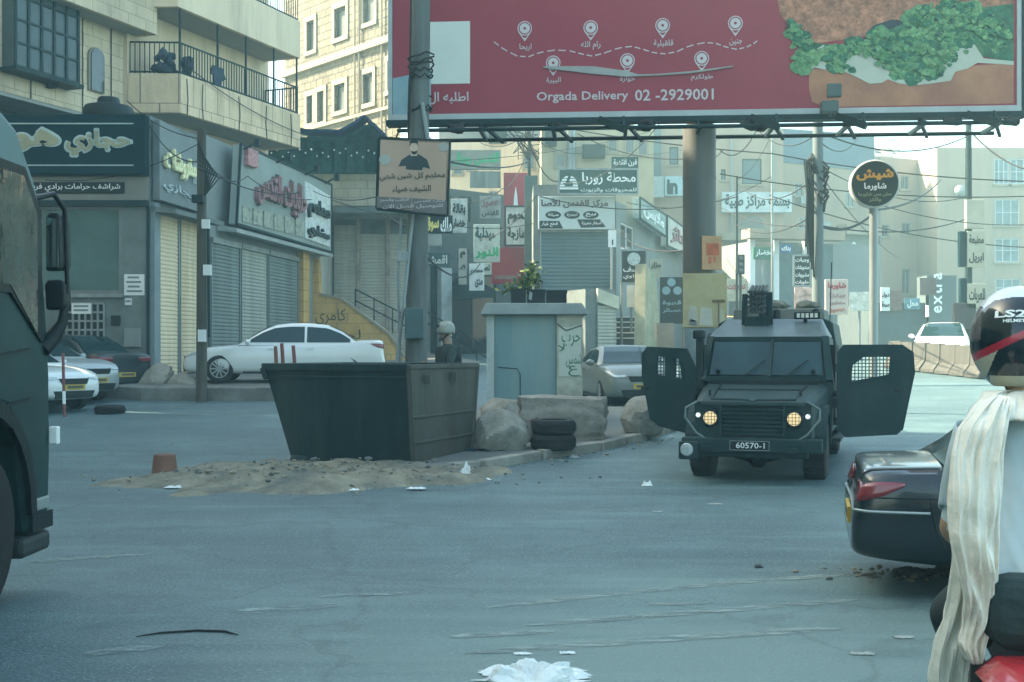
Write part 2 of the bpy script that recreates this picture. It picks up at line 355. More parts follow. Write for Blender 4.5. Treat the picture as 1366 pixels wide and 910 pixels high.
# ------------------------------------------------------------------ the setting: ground, pavements, dirt
def grid_axis(lo, hi, a, b, fine, coarse):
    r = []; x = lo
    while x < hi: r.append(x); x += fine if a <= x < b else coarse
    return r+[hi]
gx, gy = grid_axis(-240, 240, -30, 40, 1., 15.), grid_axis(-50, 400, -2, 70, .8, 12.)
mb = MB(); mb.V(*[(x, y, gz(x, y)) for y in gy for x in gx]); nx = len(gx)
for j in range(len(gy)-1):
    for i in range(nx-1): mb.F(j*nx+i, j*nx+i+1, (j+1)*nx+i+1, (j+1)*nx+i)
tag(mb.build('road', asphalt, smooth=60), 'grey worn asphalt of the junction climbing into both streets', kind='structure')

paving = M('dusty_paving', (.16, .165, .15), .9, var=.25, scale=1.2, bump=.4, dirt=(.09, .1, .1), dfac=.7)
kerb_mat = M('kerb_stone', (.26, .25, .21), .85, var=.3, scale=2.5, bump=.4, dirt=(.12, .12, .11), dfac=.7)
def gpoly(px): return [(G(u, v).x, G(u, v).y) for u, v in px]
isl = gpoly([(560, 634), (640, 627), (720, 613), (800, 601), (862, 586), (905, 572), (925, 563)])+[(4.2, 24.5), (-1.2, 24.5), (-2.0, 19.0)]
tag(MB().slab(isl, lambda x, y: gz(x, y)+.11, .4).build('pavement', paving, bevel=.02), 'low dusty traffic island under the kiosk and boulders', kind='structure')
kb = MB(); kp = isl[:7]
for a, b in zip(kp, kp[1:]):
    n_ = max(1, int((Vector(b)-Vector(a)).length/.8))
    for k in range(n_):
        p, q = Vector(a).lerp(Vector(b), (k+.03)/n_), Vector(a).lerp(Vector(b), (k+.97)/n_); d = (q-p).normalized(); nrm = Vector((d.y, -d.x))
        o = [(p+nrm*.06), (q+nrm*.06), (q-nrm*.10), (p-nrm*.10)]; j = rnd.uniform(-.012, .012)
        kb.hexa([(c.x, c.y, gz(c.x, c.y)-.1) for c in o], [(c.x, c.y, gz(c.x, c.y)+.125+j) for c in o])
tag(kb.build('kerb', kerb_mat, bevel=.015), 'worn stone kerb round the traffic island', kind='structure')

ter = [(XA(188, 27.3), 27.3), (XA(300, 27.2), 27.2), (XA(470, 27.4), 27.4), (XA(600, 28), 28), (XA(640, 40), 40), (-6, 62), (-16, 62), (-14, 31)]
tag(MB().slab(ter, lambda x, y: gz(x, y)+.30, .7).build('terrace', M('terrace_concrete', (.17, .17, .15), .9, var=.25, scale=1.5, bump=.5, dirt=(.08, .08, .075), dfac=.8), bevel=.02), 'raised concrete forecourt before the shuttered shops', kind='structure')
# dirt spread under and before the big bin
dm = MB(); cx0, cy0 = -2.55, 14.95
for j in range(25):
    for i in range(49):
        x, y = -5.2+5.2*i/48, 13.0+4.4*j/24
        e = ((x+2.45)/2.45)**2+((y-15.1-.20*(x+2.4))/1.5)**2+.55*mnoise.noise(Vector((x*1.1, y*1.1, 3)))
        h = max(0, 1-e); h = h**.6*.17+.06*mnoise.noise(Vector((x*3.5, y*3.5, 0)))*min(1, h*3)+.02*mnoise.noise(Vector((x*11, y*11, 0)))*min(1, h*4)
        dm.v.append((x, y, gz(x, y)+h-.012))
for j in range(24):
    for i in range(48): dm.F(j*49+i, j*49+i+1, (j+1)*49+i+1, (j+1)*49+i)
dirt_mat = M('sandy_dirt', (.19, .18, .135), .95, var=.4, scale=3.5, bump=.8, bscale=30, dirt=(.085, .10, .095), dfac=.9, dscale=1.4)
tag(dm.build('dirt', dirt_mat, smooth=70), 'sandy dirt heaped round the foot of the big metal bin', kind='structure')
gv = MB(); lr_ = random.Random(77)
for k in range(520):
    if k < 330: x, y = -2.5+lr_.gauss(0, 1.25), 14.9+lr_.gauss(0, .62)
    elif k < 450: q = lr_.uniform(0, 5.999); a_, b_ = Vector(isl[int(q)]), Vector(isl[int(q)+1]); p_ = a_.lerp(b_, q % 1); x, y = p_.x+lr_.gauss(.05, .16), p_.y-.14-abs(lr_.gauss(0, .16))
    else: x, y = 2.75+lr_.gauss(0, .35), 8.6+lr_.gauss(0, .15)
    e = ((x+2.45)/2.45)**2+((y-15.1-.20*(x+2.4))/1.5)**2; hh = max(0, 1-e)**.6*.17 if k < 330 else 0
    s_ = abs(lr_.gauss(0, .011))+.006; gv.mi = lr_.choice((0, 0, 0, 1, 1, 2)); gv.blob((x, y, gz(x, y)+hh+s_*.3), s_, 1, .5, k, (1.2, 1, .7))
tag(gv.build('gravel', [M('gravel_tan', (.26, .23, .17), .9), M('gravel_grey', (.15, .17, .165), .9), M('gravel_dark', (.075, .085, .08), .9)]), 'loose stones strewn over the dirt and along the kerb', kind='stuff')
# faded stripes on the road
stripe = M('faded_road_paint', (.25, .31, .29), .7, var=.3, scale=3, bump=.2, dirt=(.11, .165, .16), dfac=.9, dscale=5)
n = stripe.node_tree.nodes; l = stripe.node_tree.links; tc = n.new('ShaderNodeTexCoord'); wn_ = n.new('ShaderNodeTexNoise'); wn_.inputs['Scale'].default_value = 7; wn_.inputs['Detail'].default_value = 8; wn_.inputs['Roughness'].default_value = .75
mp = n.new('ShaderNodeMapping'); mp.inputs['Scale'].default_value = (.3, 2.2, 1); l.new(tc.outputs['Object'], mp.inputs[0]); l.new(mp.outputs[0], wn_.inputs[0]); wr = n.new('ShaderNodeMapRange'); wr.inputs[1].default_value = .38; wr.inputs[2].default_value = .60; wr.inputs[4].default_value = .85; l.new(wn_.outputs[0], wr.inputs[0]); l.new(wr.outputs[0], n['Principled BSDF'].inputs['Alpha'])     # the paint is worn through in places
rs = MB()
def stripe_px(px, wd):
    pts = [G(u, v) for u, v in px]; n_ = 14
    for k in range(len(pts)-1):
        for j in range(n_):
            a, b = pts[k].lerp(pts[k+1], j/n_), pts[k].lerp(pts[k+1], (j+1)/n_)
            tot = (len(pts)-1)*n_; e0, e1 = [wd*min(1, .25+6*min(t, 1-t)) for t in ((k*n_+j)/tot, (k*n_+j+1)/tot)]
            rs.poly([(a.x, a.y-e0, gz(a.x, a.y-e0)+.004), (b.x, b.y-e1, gz(b.x, b.y-e1)+.004), (b.x, b.y+e1, gz(b.x, b.y+e1)+.004), (a.x, a.y+e0, gz(a.x, a.y+e0)+.004)])
stripe_px([(40, 750), (205, 739)], .07); stripe_px([(310, 817), (455, 808)], .08); stripe_px([(110, 873), (222, 862)], .07)
stripe_px([(420, 797), (560, 791)], .04); stripe_px([(725, 678), (860, 676)], .03)
stripe_px([(640, 812), (850, 790), (1000, 776), (1195, 762)], .06); stripe_px([(860, 808), (955, 804)], .04); stripe_px([(600, 850), (740, 843)], .05); stripe_px([(620, 872), (900, 852), (1130, 838)], .07); stripe_px([(700, 835), (960, 815), (1150, 800)], .06)
tag(rs.build('road_markings', stripe), 'faded pale stripes worn into the asphalt', kind='structure')

# ------------------------------------------------------------------ helpers for facades
def win(parent, x0, x1, z0, z1, y, fm, gm=window_glass, mull=1, trans=0, fw=.06, label=None):
    f = MB(); b = fw
    f.box(x0+.003, x1-.003, y-.05, y+.03, z0+.003, z0+b).box(x0+.003, x1-.003, y-.05, y+.03, z1-b, z1-.003).box(x0+.003, x0+b, y-.05, y+.03, z0+b, z1-b).box(x1-b, x1-.003, y-.05, y+.03, z0+b, z1-b)
    for k in range(mull): c = x0+(x1-x0)*(k+1)/(mull+1); f.box(c-.03, c+.03, y-.04, y+.025, z0+b, z1-b)
    for k in range(trans): c = z0+(z1-z0)*(k+1)/(trans+1); f.box(x0+b, x1-b, y-.035, y+.02, c-.025, c+.025)
    o = f.build('window', fm, parent)
    MB().poly([(x0+b*.5, y, z0+b*.5), (x1-b*.5, y, z0+b*.5), (x1-b*.5, y, z1-b*.5), (x0+b*.5, y, z1-b*.5)]).build('pane', gm, o)
    return o
def signboard(name, label, cat, F, px, mat, th=.16, offy=.12, group=None, frame=None, slope=False):
    """a board on a facade; px = (u0, v0, u1, v1) or, with slope, four corner pixels bl, br, tr, tl"""
    if slope: pts = [F.p(*q) for q in px]
    else: x0, x1, z0, z1 = F.r(*px); pts = [(x0, z0), (x1, z0), (x1, z1), (x0, z1)]
    t = thing(name, label, cat, F.loc, F.rz, group)
    MB().prism(pts, -offy-th, -offy).build('board', mat, t, bevel=.012)
    if frame:
        f = MB()
        for a, b in zip(pts, pts[1:]+pts[:1]): f.bar((a[0], -offy-th, a[1]), (b[0], -offy-th, b[1]), .07, .07, up=(0, 1, 0))
        f.build('frame', frame, t)
    t['_y'] = -offy-th-.004; return t
def lettering(t, st, F, px, mat, bold=.02, ext=.02, keep=False, name='lettering', y=None, rot=0):
    x0, x1, z0, z1 = F.r(*px); yy = (t['_y'] if y is None else y)-ext/2
    return MB().text(st, x0, x1, z0, z1, yy, bold, ext, rot, keep).build(name, mat, t)
def slant_text(t, st, F, px, mat, bold=.02, ext=.03, name='lettering'):
    """text whose base line runs between two heights: px = (u0, vtop0, vbot0, u1, vtop1, vbot1)"""
    u0, t0, b0, u1, t1, b1 = px; me = text_mesh(st, bold); xs = [v.co.x for v in me.vertices]; ys = [v.co.y for v in me.vertices]
    X0, X1 = F.s(u0), F.s(u1); zb = (F.z(u0, b0), F.z(u1, b1)); zt = (F.z(u0, t0), F.z(u1, t1)); mb = MB()
    for v in me.vertices:
        a = (v.co.x-min(xs))/(max(xs)-min(xs)); b = (v.co.y-min(ys))/(max(ys)-min(ys)); lo = zb[0]+(zb[1]-zb[0])*a; hi = zt[0]+(zt[1]-zt[0])*a
        mb.v.append((X0+(X1-X0)*a, t['_y']-ext/2-v.co.z*ext, lo+(hi-lo)*b))
    for p in me.polygons: mb.F(*p.vertices)
    return mb.build(name, mat, t)
def shutter_unit(t, F, px, mat, zb, y=-.03, pitch=.11):
    x0, x1, _, z1 = F.r(*px); sh = MB().shutter(x0, x1, zb, z1, y, pitch).build('shutter', mat, t)
    MB().box(x0-.05, x0, y-.06, y+.02, zb, z1).box(x1, x1+.05, y-.06, y+.02, zb, z1).box(x0-.05, x1+.05, y-.10, y+.02, z1, z1+.16).build('guide_rail', grey_metal, sh); return sh

# ------------------------------------------------------------------ left: apartment block with balconies above the shops
FB = Face(240, 36, 400, 42.25); FW = FB.off(-1.58)
t = thing('apartment_building', 'cream stone apartment block with deep balconies above the dark teal shop', 'building', FB.loc, FB.rz)
ax0 = FW.s(118); ax1 = FW.s(135)
m_ = MB(); m_.box(-11, -.63, 1.58, 14, 8.5, 17.5); m_.build('wall', cream, t)
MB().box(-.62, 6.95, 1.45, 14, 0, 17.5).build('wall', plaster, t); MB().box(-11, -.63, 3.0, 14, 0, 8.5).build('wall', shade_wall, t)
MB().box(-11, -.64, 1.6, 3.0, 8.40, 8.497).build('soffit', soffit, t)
zt_ = FW.z(126, 65); zb_ = FW.z(126, 122); cx_ = (ax0+ax1)/2; hw_ = (ax1-ax0)/2
arc = [(cx_-hw_, zb_), (cx_+hw_, zb_)]+[(cx_+hw_*math.cos(a*math.pi/10), zt_-hw_+hw_*math.sin(a*math.pi/10)) for a in range(11)]
wf = MB().prism([(cx_+(x-cx_)*1.22, zb_+(z-zb_)*1.04-.02) for x, z in arc], 1.50, 1.577).build('window', limestone, t)
MB().prism(arc, 1.46, 1.497).build('pane', window_glass, wf)
sl_ = [(0, 0), (6.74, 0), (6.74, 1.44), (-.60, 1.44), (-.60, 1.43)]
def balcony(zb, zt, pts, name='balcony', mats=plaster):
    b = MB(); n_ = len(pts)
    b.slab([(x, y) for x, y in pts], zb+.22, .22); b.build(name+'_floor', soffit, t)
    p = MB(); th = .14
    segs = [(pts[-1], pts[0]), (pts[0], pts[1]), (pts[1], pts[2])]
    for a, c in segs:
        a, c = Vector(a), Vector(c); d = (c-a).normalized(); n_ = Vector((d.y, -d.x)); q = [a+n_*.012, c+n_*.012+d*.012, c-n_*th, a-n_*th]
        p.hexa([(v.x, v.y, zb-.012) for v in q], [(v.x, v.y, zt) for v in q])
    return p.build(name+'_parapet', mats, t, bevel=.01)
balcony(8.83, 10.0, sl_, mats=stone('parapet_panels', (.70, .54, .36), (.64, .50, .33), (.24, .2, .15), .62, 1.3, bump=.3, msize=.014))
balcony(12.0, 13.3, [(-.1, 0), (6.74, 0), (6.74, 1.44), (-.6, 1.44), (-.6, 1.43)])
balcony(11.2, 12.7, [(-5.0, .72), (-.17, .72), (-.17, 1.57), (-5.0, 1.57)], mats=cream)
rl = MB()
def rail(x0, y0, x1, y1, zb, h, step=.14):
    a, c = Vector((x0, y0, 0)), Vector((x1, y1, 0)); n_ = int((c-a).length/step)
    for z in (zb+.06, zb+h): rl.bar(a+Vector((0, 0, z)), c+Vector((0, 0, z)), .045, .045)
    for k in range(n_+1): p = a.lerp(c, k/n_); rl.bar(p+Vector((0, 0, zb)), p+Vector((0, 0, zb+h)), .022)
rail(.05, .07, 6.7, .07, 10.0, .95); rail(-.55, 1.4, .05, .07, 10.0, .95); rail(.0, .07, 6.7, .07, 13.3, .9); rail(6.68, .07, 6.68, 1.4, 10., .95)
rl.build('railing', dark_metal, t)
for x in (.1, 2.0, 3.55, 5.2, 6.65): MB().tube([(x, .08, 10.0), (x, .08, 12.0)], .035, 8).build('post', dark_metal, t)
# glazed enclosure on the left wall
FG = FW.off(.45); gx0, gx1 = FG.s(20), FG.s(104)
zb0, zt0 = 9.15, 11.6
g = MB(); g.box(gx0, gx1, 1.13, 1.575, zb0, zt0); ge = g.build('glazed_enclosure', M('dark_grey_glazing', (.06, .085, .09), .2, var=.25, scale=1, bump=0), t)
g = MB()
for k in range(6): x = gx0+(gx1-gx0)*k/5; g.box(x-.04, x+.04, 1.09, 1.127, zb0, zt0)
for k in range(5): z = zb0+(zt0-zb0)*k/4; g.box(gx0-.04, gx1+.04, 1.095, 1.124, z-.03, z+.03)
g.box(gx0-.1, gx1+.1, 1.0, 1.57, zb0-.14, zb0-.035); g.build('glazing_bars', dark_metal, ge)
MB().box(FW.s(60), FW.s(66), 1.3, 1.55, 8.9, 9.0).build('bracket', dark_metal, t)
for k, x in enumerate((.3, 1.1, 3.0, 4.6, 6.1)): MB().tube([(x, -.03, 9.9), (x+.05*(-1)**k, -.035, 9.3), (x+.02, -.03, 8.8)], .014, 5).build('cable', cable_mat, t)
for x, z0, z1 in ((-2.4, 8.5, 12), (-4.4, 8.5, 9.0), (-1.2, 8.5, 11.2)): MB().tube([(x, 1.55, z1), (x, 1.55, z0)], .016, 5).build('cable', cable_mat, t)
# washing and odds on the balcony
cl = M('dark_laundry', (.035, .05, .07), .9, var=.4, scale=3)
lm = MB()
for k in range(26):
    x = rnd.uniform(-.3, .9); lm.blob((x, .45+rnd.uniform(-.2, .3)-x*.3, 10.0+rnd.uniform(.1, .62)), rnd.uniform(.1, .2), 1, .5, k)
tag(lm.build('laundry_heap', cl), 'dark clothes and plants heaped behind the lower balcony railing', 'laundry').location = FB.loc
bpy.data.objects['laundry_heap'].rotation_euler = (0, 0, FB.rz)
hg = MB(); hg.prism([(1.5, 10.35), (1.62, 10.62), (2.15, 10.62), (2.3, 10.3), (2.1, 10.2), (2.05, 10.02), (1.72, 10.0), (1.68, 10.3)], -.02, .02)
ho = tag(hg.build('hanging_cloth', cl), 'dark garment hung over the balcony railing beside the heap', 'laundry'); ho.location = FB.loc; ho.rotation_euler = (0, 0, FB.rz)

# big stone house behind (sunlit)
FS = Face(380, 60, 534, 52.5)
t = thing('stone_house', 'tall sunlit rough limestone house between the balconies and the billboard', 'building', FS.loc, FS.rz)
ws = [(447, 10, 462, 50), (485, -8, 500, 30), (410, 28, 420, 68), (410, 128, 418, 165), (424, 122, 433, 163), (447, 112, 461, 148), (485, 98, 498, 138), (518, 80, 530, 120)]
hs = [FS.r(*q) for q in ws]
mb = MB().holes(0, FS.L, 0, 20, hs, 0, .25)
bx, by = FS.L+9*(FS.d.x*-.10+FS.d.y), 9*(FS.d.x+.10*FS.d.y)      # the flank runs straight back
mb.poly([(FS.L, 0, 0), (bx, by, 0), (bx, by, 20), (FS.L, 0, 20)]).poly([(0, 0, 0), (0, 0, 20), (0, by, 20), (0, by, 0)]).poly([(0, by, 0), (0, by, 20), (bx, by, 20), (bx, by, 0)]).poly([(0, 0, 20), (FS.L, 0, 20), (bx, by, 20), (0, by, 20)])
mb.build('wall', rough_stone, t)
for x0, x1, z0, z1 in hs:
    tr = MB().box(x0-.22, x1+.22, -.09, -.004, z0-.2, z0).box(x0-.2, x0, -.06, -.004, z0, z1).box(x1, x1+.2, -.06, -.004, z0, z1).box(x0-.2, x1+.2, -.07, -.004, z1, z1+.25)
    wf = win(t, x0, x1, z0, z1, .16, M('brown_window_frame', (.06, .06, .055), .5), M('closed_blind', (.10, .11, .10), .5, var=.2), 0, 0, .09); tr.build('trim', limestone, wf)
MB().box(-.1, FS.L+.1, -.22, -.002, FS.z(400, 98), FS.z(400, 90)).box(-.1, FS.L+.1, -.16, -.002, FS.z(400, 178), FS.z(400, 174)).build('string_course', limestone, t)
for u in (476, 482, 512): x = FS.s(u); MB().tube([(x, -.12, 7), (x, -.12, 19.5)], .05, 6).build('drainpipe', limestone, t)

# ------------------------------------------------------------------ left: corner shop with the dark teal fascia
F1 = Face(-90, 31, 200, 31)
t = thing('corner_shop', 'grey corner shop with tall glass front under the dark teal sign', 'shop', F1.loc, F1.rz)
gb = .45
gw = F1.r(-60, 275, 163, 392); z_top = F1.z(100, 158)
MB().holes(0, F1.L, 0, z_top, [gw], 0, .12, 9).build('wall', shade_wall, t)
win(t, *gw, .06, M('shop_window_frame', (.16, .18, .18), .5), glass, 1, 0, .09)
x0, x1, z0, z1 = F1.r(-85, 237, 199, 269); MB().box(x0, x1, -.10, -.002, z0, z1).build('fascia', M('taupe_fascia', (.20, .20, .18), .6, var=.08), t)
x0, x1, z0, z1 = F1.r(-85, 268, 199, 276); MB().box(x0, x1, -.16, -.003, z0, z1).build('ledge', dark_metal, t)
x0, x1, z0, z1 = F1.r(-60, 392, 166, 397); MB().box(x0, x1, -.12, -.003, z0, z1).build('sill', grey_metal, t)
x0, x1, z0, z1 = F1.r(196, 276, 200, 520); MB().box(x0, x1, -.05, -.003, z0, z1).build('corner_trim', dark_metal, t)
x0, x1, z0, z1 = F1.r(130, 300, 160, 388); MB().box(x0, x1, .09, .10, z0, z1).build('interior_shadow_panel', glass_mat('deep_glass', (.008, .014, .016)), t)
b = MB(); x0, x1, z0, z1 = F1.r(82, 405, 140, 452)
for k in range(8): x = x0+(x1-x0)*k/7; b.bar((x, -.06, z0), (x, -.06, z1), .05)
for k in range(5): z = z0+(z1-z0)*k/4; b.bar((x0, -.08, z), (x1, -.08, z), .05)
g_ = MB().box(x0, x1, -.03, -.002, z0, z1).build('barred_window', black_plastic, t); b.build('bars', grey_metal, g_)
x0, x1, z0, z1 = F1.r(167, 438, 189, 463); MB().box(x0, x1, -.12, -.002, z0, z1).build('meter_box', grey_wall2, t, bevel=.01)
x0, x1, z0, z1 = F1.r(150, 421, 161, 434); MB().box(x0, x1, -.14, -.002, z0, z1).build('switch_box', black_plastic, t, bevel=.01)
# the sign
t = signboard('shop_sign', 'wide dark teal shop sign with bubbly pale lettering over the glass front', 'shop sign', F1, (-85, 156, 199, 235), dark_sign, .35, .01)
bub = M('bubble_letter_fill', (.30, .30, .20), .6, var=.2); outl = M('bubble_letter_edge', (.36, .46, .46), .5)
for st, px in (('حجازي', (96, 178, 180, 210)), ('هوم', (-8, 176, 86, 212))):
    x0, x1, z0, z1 = F1.r(*px)
    MB().text(st, x0-.07, x1+.07, z0-.07, z1+.07, t['_y']-.01, .085, .015).build('lettering', outl, t)
    MB().text(st, x0, x1, z0, z1, t['_y']-.03, .05, .02).build('lettering', bub, t)
for v in (168.5, 223.5): x0, x1, z0, z1 = F1.r(-60, v-.8, 184, v+.8); MB().box(x0, x1, t['_y']-.012, t['_y'], z0, z1).build('stripe', outl, t)
t = signboard('strip_sign', 'narrow dark strip of white lettering under the teal shop sign', 'shop sign', F1, (-60, 244, 168, 259), black_plastic, .05, .105)
lettering(t, 'شراشف حرامات برادي فرشات الغدا', F1, (5, 246, 163, 257), white_paint, .01, .01)
def notice(label, F, px, mat=None, n=4, name='notice', off=.006):
    x0, x1, z0, z1 = F.r(*px); t = thing(name, label, 'notice', F.loc, F.rz)
    MB().box(x0, x1, -off-.02, -off, z0, z1).build('sheet', mat or white_sheet, t)
    b = MB()
    for k in range(n): z = z1-(z1-z0)*(k+.75)/(n+.6); e = (x1-x0)*rnd.uniform(.08, .2); b.box(x0+e, x1-e*rnd.uniform(.7, 1.6), -off-.025, -off-.021, z-.02, z+.03)
    b.build('printed_lines', M('faded_ink', (.16, .2, .2), .7), t); return t
notice('white printed notice on the grey pier right of the shop glass', F1, (166, 366, 193, 394))
notice('small square sticker under the white notice on the grey pier', F1, (167, 398, 176, 407), n=1)
notice('white notice above the barred window of the corner shop', F1, (98, 405, 124, 419), n=2, off=.12)
# water tank on its roof
tk = MB().lathe([(.05, 0), (.62, .02), (.66, .12), (.66, .30), (.60, .42), (.30, .5), (.28, .62), (.25, .66), (0.01, .67)], n=24)
o = tk.build('water_tank', black_plastic, smooth=40, loc=(XA(145, 31.6), 31.6, z_top)); tag(o, 'squat black water tank on top of the teal shop sign', 'water tank')

# ------------------------------------------------------------------ shuttered shops along the street
F2 = Face(200.5, 31.05, 428, 45.1); F2.loc
t = thing('shop_row', 'row of shuttered shops along the pavement behind the white sedan', 'shop', F2.loc, F2.rz)
za = F2.z(240, 165); zb_shop = .7
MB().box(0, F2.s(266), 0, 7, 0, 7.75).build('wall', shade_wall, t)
MB().box(F2.s(266), F2.s(428), .02, 7, 0, 7.9).build('wall', grey_wall2, t)
for i, (u0, u1, v0, v1, mt) in enumerate([(209, 234, 289, 480, yellow_shutter), (237, 261, 294, 480, yellow_shutter), (279, 316, 328, 500, grey_shutter), (319, 353, 336, 500, pale_shutter), (356, 394, 345, 500, grey_shutter)]):
    shutter_unit(t, F2, (u0, v0, u1, v1), mt, gz(-9, 31+i*2.5)+.3, -.05)
x0, x1, z0, z1 = F2.r(200.5, 300, 208, 500); MB().box(x0, x1, -.12, -.003, .6, 5.5).build('pillar', M('pale_blue_pillar', (.20, .24, .25), .7), t)
x0, x1, z0, z1 = F2.r(396, 300, 404, 500); MB().box(x0, x1, -.25, -.003, .6, 5.2).build('pillar', orange_stone, t)
x0, x1, _, _ = F2.r(200.5, 300, 268, 500); MB().hexa([(x0, -.7, 5.2), (x1, -.7, 5.2), (x1, -.003, 5.25), (x0, -.003, 5.25)], [(x0, -.7, 5.32), (x1, -.7, 5.32), (x1, -.003, 5.4), (x0, -.003, 5.4)]).build('canopy', shade_wall, t)
x0, x1, _, _ = F2.r(290, 300, 424, 500); MB().hexa([(x0, -.6, 5.15), (x1, -.6, 5.15), (x1, -.003, 5.2), (x0, -.003, 5.2)], [(x0, -.6, 5.27), (x1, -.6, 5.27), (x1, -.003, 5.38), (x0, -.003, 5.38)]).build('canopy', M('pale_metal_canopy', (.30, .33, .31), .5), t)
t = signboard('shop_sign', 'grey shop sign with raised yellowish lettering at the corner above yellow shutters', 'shop sign', F2, [(201, 267), (262, 285), (262, 196), (201, 160)], M('grey_sign_face', (.15, .175, .175), .5, var=.15), .2, .05, slope=True)
slant_text(t, 'مفروشات', F2, (205, 194, 232, 246, 212, 246), M('ivory_letter', (.72, .68, .40), .5, var=.05), .05, .12)
slant_text(t, 'الحجازي', F2, (205, 238, 254, 258, 262, 278), M('grey_white_letter', (.45, .5, .5), .5), .01, .04)
x0, x1, z0, z1 = F2.r(245, 214, 256, 242); MB().box(x0, x1, t['_y']-.03, t['_y'], z0-.1, z1-.1).build('poster_panel', M('grey_print', (.24, .27, .26), .6, var=.4, scale=6), t)
t = signboard('shop_sign', 'long pale grey shop sign with red framed lettering and a row of square panels', 'shop sign', F2, [(293, 299), (424, 337), (424, 247), (299, 193)], M('pale_grey_sign', (.25, .285, .26), .55, var=.12, scale=1), .25, .28, slope=True, frame=dark_metal)
red_letter = M('dull_red_letter', (.30, .16, .16), .5, var=.3, scale=5)
slant_text(t, 'حلويات القدس', F2, (318, 222, 274, 386, 248, 298), M('dark_letter_side', (.03, .045, .045), .5), .045, .05)
slant_text(t, 'حلويات القدس', F2, (317, 225, 272, 385, 250, 296), red_letter, .02, .16)
y_ = t['_y']
for k in range(6):
    u0, u1 = 300+k*14.6, 312+k*14.6; f0 = (u0-300)/90*23; pts = [F2.p(u0, 296+f0), F2.p(u1, 298+f0), F2.p(u1, 278+f0*.95), F2.p(u0, 275+f0*.95)]; MB().prism(pts, y_-.04, y_).build('square_panel', M('menu_panel', (.30, .31, .25), .6, var=.5, scale=5), t)
pts = [F2.p(386, 318), F2.p(420, 330), F2.p(420, 262), F2.p(386, 242)]; lt = MB().prism(pts, y_-.05, y_).build('white_panel', M('white_lattice_panel', (.55, .58, .55), .6, var=.3, scale=8), t)
slant_text(t, 'مطعم', F2, (388, 262, 290, 417, 274, 304), M('dark_letter_side', (.03, .045, .045)), .03, .16)
slant_text(t, 'مشاوي', F2, (388, 296, 316, 417, 308, 328), M('dark_letter_side', (.03, .045, .045)), .02, .14)
pts = [F2.p(303, 221), F2.p(317, 225), F2.p(317, 203), F2.p(303, 197)]; MB().prism(pts, y_-.14, y_).build('emblem', M('red_white_emblem', (.42, .20, .20), .5, var=.5, scale=9), t)
# spot lamps and odd boxes on the signs
for u in (300, 345, 385, 413): x = F2.s(u); b = MB(); b.bar((x, -.6, F2.z(u, 200+(u-300)*.4)), (x, -1.0, F2.z(u, 196+(u-300)*.4)+.1), .05).box(x-.1, x+.1, -1.1, -.95, F2.z(u, 197+(u-300)*.4), F2.z(u, 192+(u-300)*.4)+.1); b.build('spot_lamp', dark_metal, t)
# ------------------------------------------------------------------ corner house with stone band, ramp, awning
def simple_sign(name, label, F, px, board, texts, th=.12, offy=.1, frame=None, group=None, cat='shop sign', legs=None):
    t = signboard(name, label, cat, F, px, board, th, offy, group, frame)
    for st, q, mt, bo in texts: lettering(t, st, F, q, mt, bo, .02)
    if legs:
        for u, v in legs: x = F.s(u); z = F.z(u, px[3]); MB().tube([(x, -offy-th/2, gz(0, F.Y(u))), (x, -offy-th/2, z+.05)], .05, 8).build('post', grey_metal, t)
    return t
FH = Face(395, 46.2, 560, 46.2)
t = thing('corner_house', 'low house with a beige stone band over recessed roller shutters', 'building', FH.loc, FH.rz)
x0, x1, z0, z1 = FH.r(398, 228, 504, 275); MB().box(x0, FH.s(520), 0, 6, z0, z1).build('stone_band', stone('beige_blocks', (.40, .36, .28), (.34, .31, .24), (.22, .2, .16), .5, .33, bump=.5), t)
MB().box(x0, FH.s(560), 2.6, 6, 0, z0).build('wall', shade_wall, t)
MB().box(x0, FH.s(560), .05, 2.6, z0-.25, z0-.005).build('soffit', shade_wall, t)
for u0, u1, v0 in ((433, 464, 300), (470, 505, 312), (508, 540, 312)):
    a, b_ = FH.s(u0), FH.s(u1); MB().shutter(a, b_, 1.2, ZA(v0, 48.6), 2.5, .13).build('shutter', pale_shutter, t); MB().box(b_+.02, b_+.18, 2.40, 2.598, 1, z0-.26).build('pier', concrete, t)
x0, x1, _, _ = FH.r(410, 280, 430, 450); MB().box(x0, x1, .1, 2.5, 1, z0-.26).build('pier', M('streaked_white_pier', (.36, .38, .34), .85, var=.3, scale=2, streak=True, dirt=(.15, .16, .15), dfac=.7), t)
FR = Face(400, 44.4, 600, 44.4)
t = thing('ramp_wall', 'ochre stone stair wall with black graffiti behind the white sedan', 'wall', FR.loc, FR.rz)
pts = [FR.p(*q) for q in ((403, 505), (548, 505), (540, 478), (520, 447), (456, 399), (428, 394), (426, 345), (405, 340))]
MB().prism(pts, -.2, .25).build('wall', orange_stone, t, bevel=.02)
cp = MB()
for a, b in zip(pts[2:5], pts[3:6]): cp.bar((a[0], .02, a[1]+.03), (b[0], .02, b[1]+.03), .55, .08)
cp.build('coping', limestone, t)
sp = M('black_spray_paint', (.03, .03, .025), .8)
for st, px in (('كامري', (422, 412, 462, 437)), ('لحنين', (424, 440, 482, 456))): x0, x1, z0, z1 = FR.r(*px); MB().text(st, x0, x1, z0, z1, -.203, -.004, .004).build('graffiti', sp, t)
def handrail(label, a, b, Y, n=4, h=.95):
    t = thing('handrail', label, 'railing', (0, 0, 0)); m = MB(); p, q = P(*a, Y), P(*b, Y+.6)
    for dz in (0, -.42): m.tube([p+Vector((0, 0, dz)), q+Vector((0, 0, dz))], .03, 6)
    m.build('rail', dark_metal, t)
    for k in range(n): c = p.lerp(q, k/(n-1)); MB().tube([c, c-Vector((0, 0, h))], .03, 6).build('post', dark_metal, t)
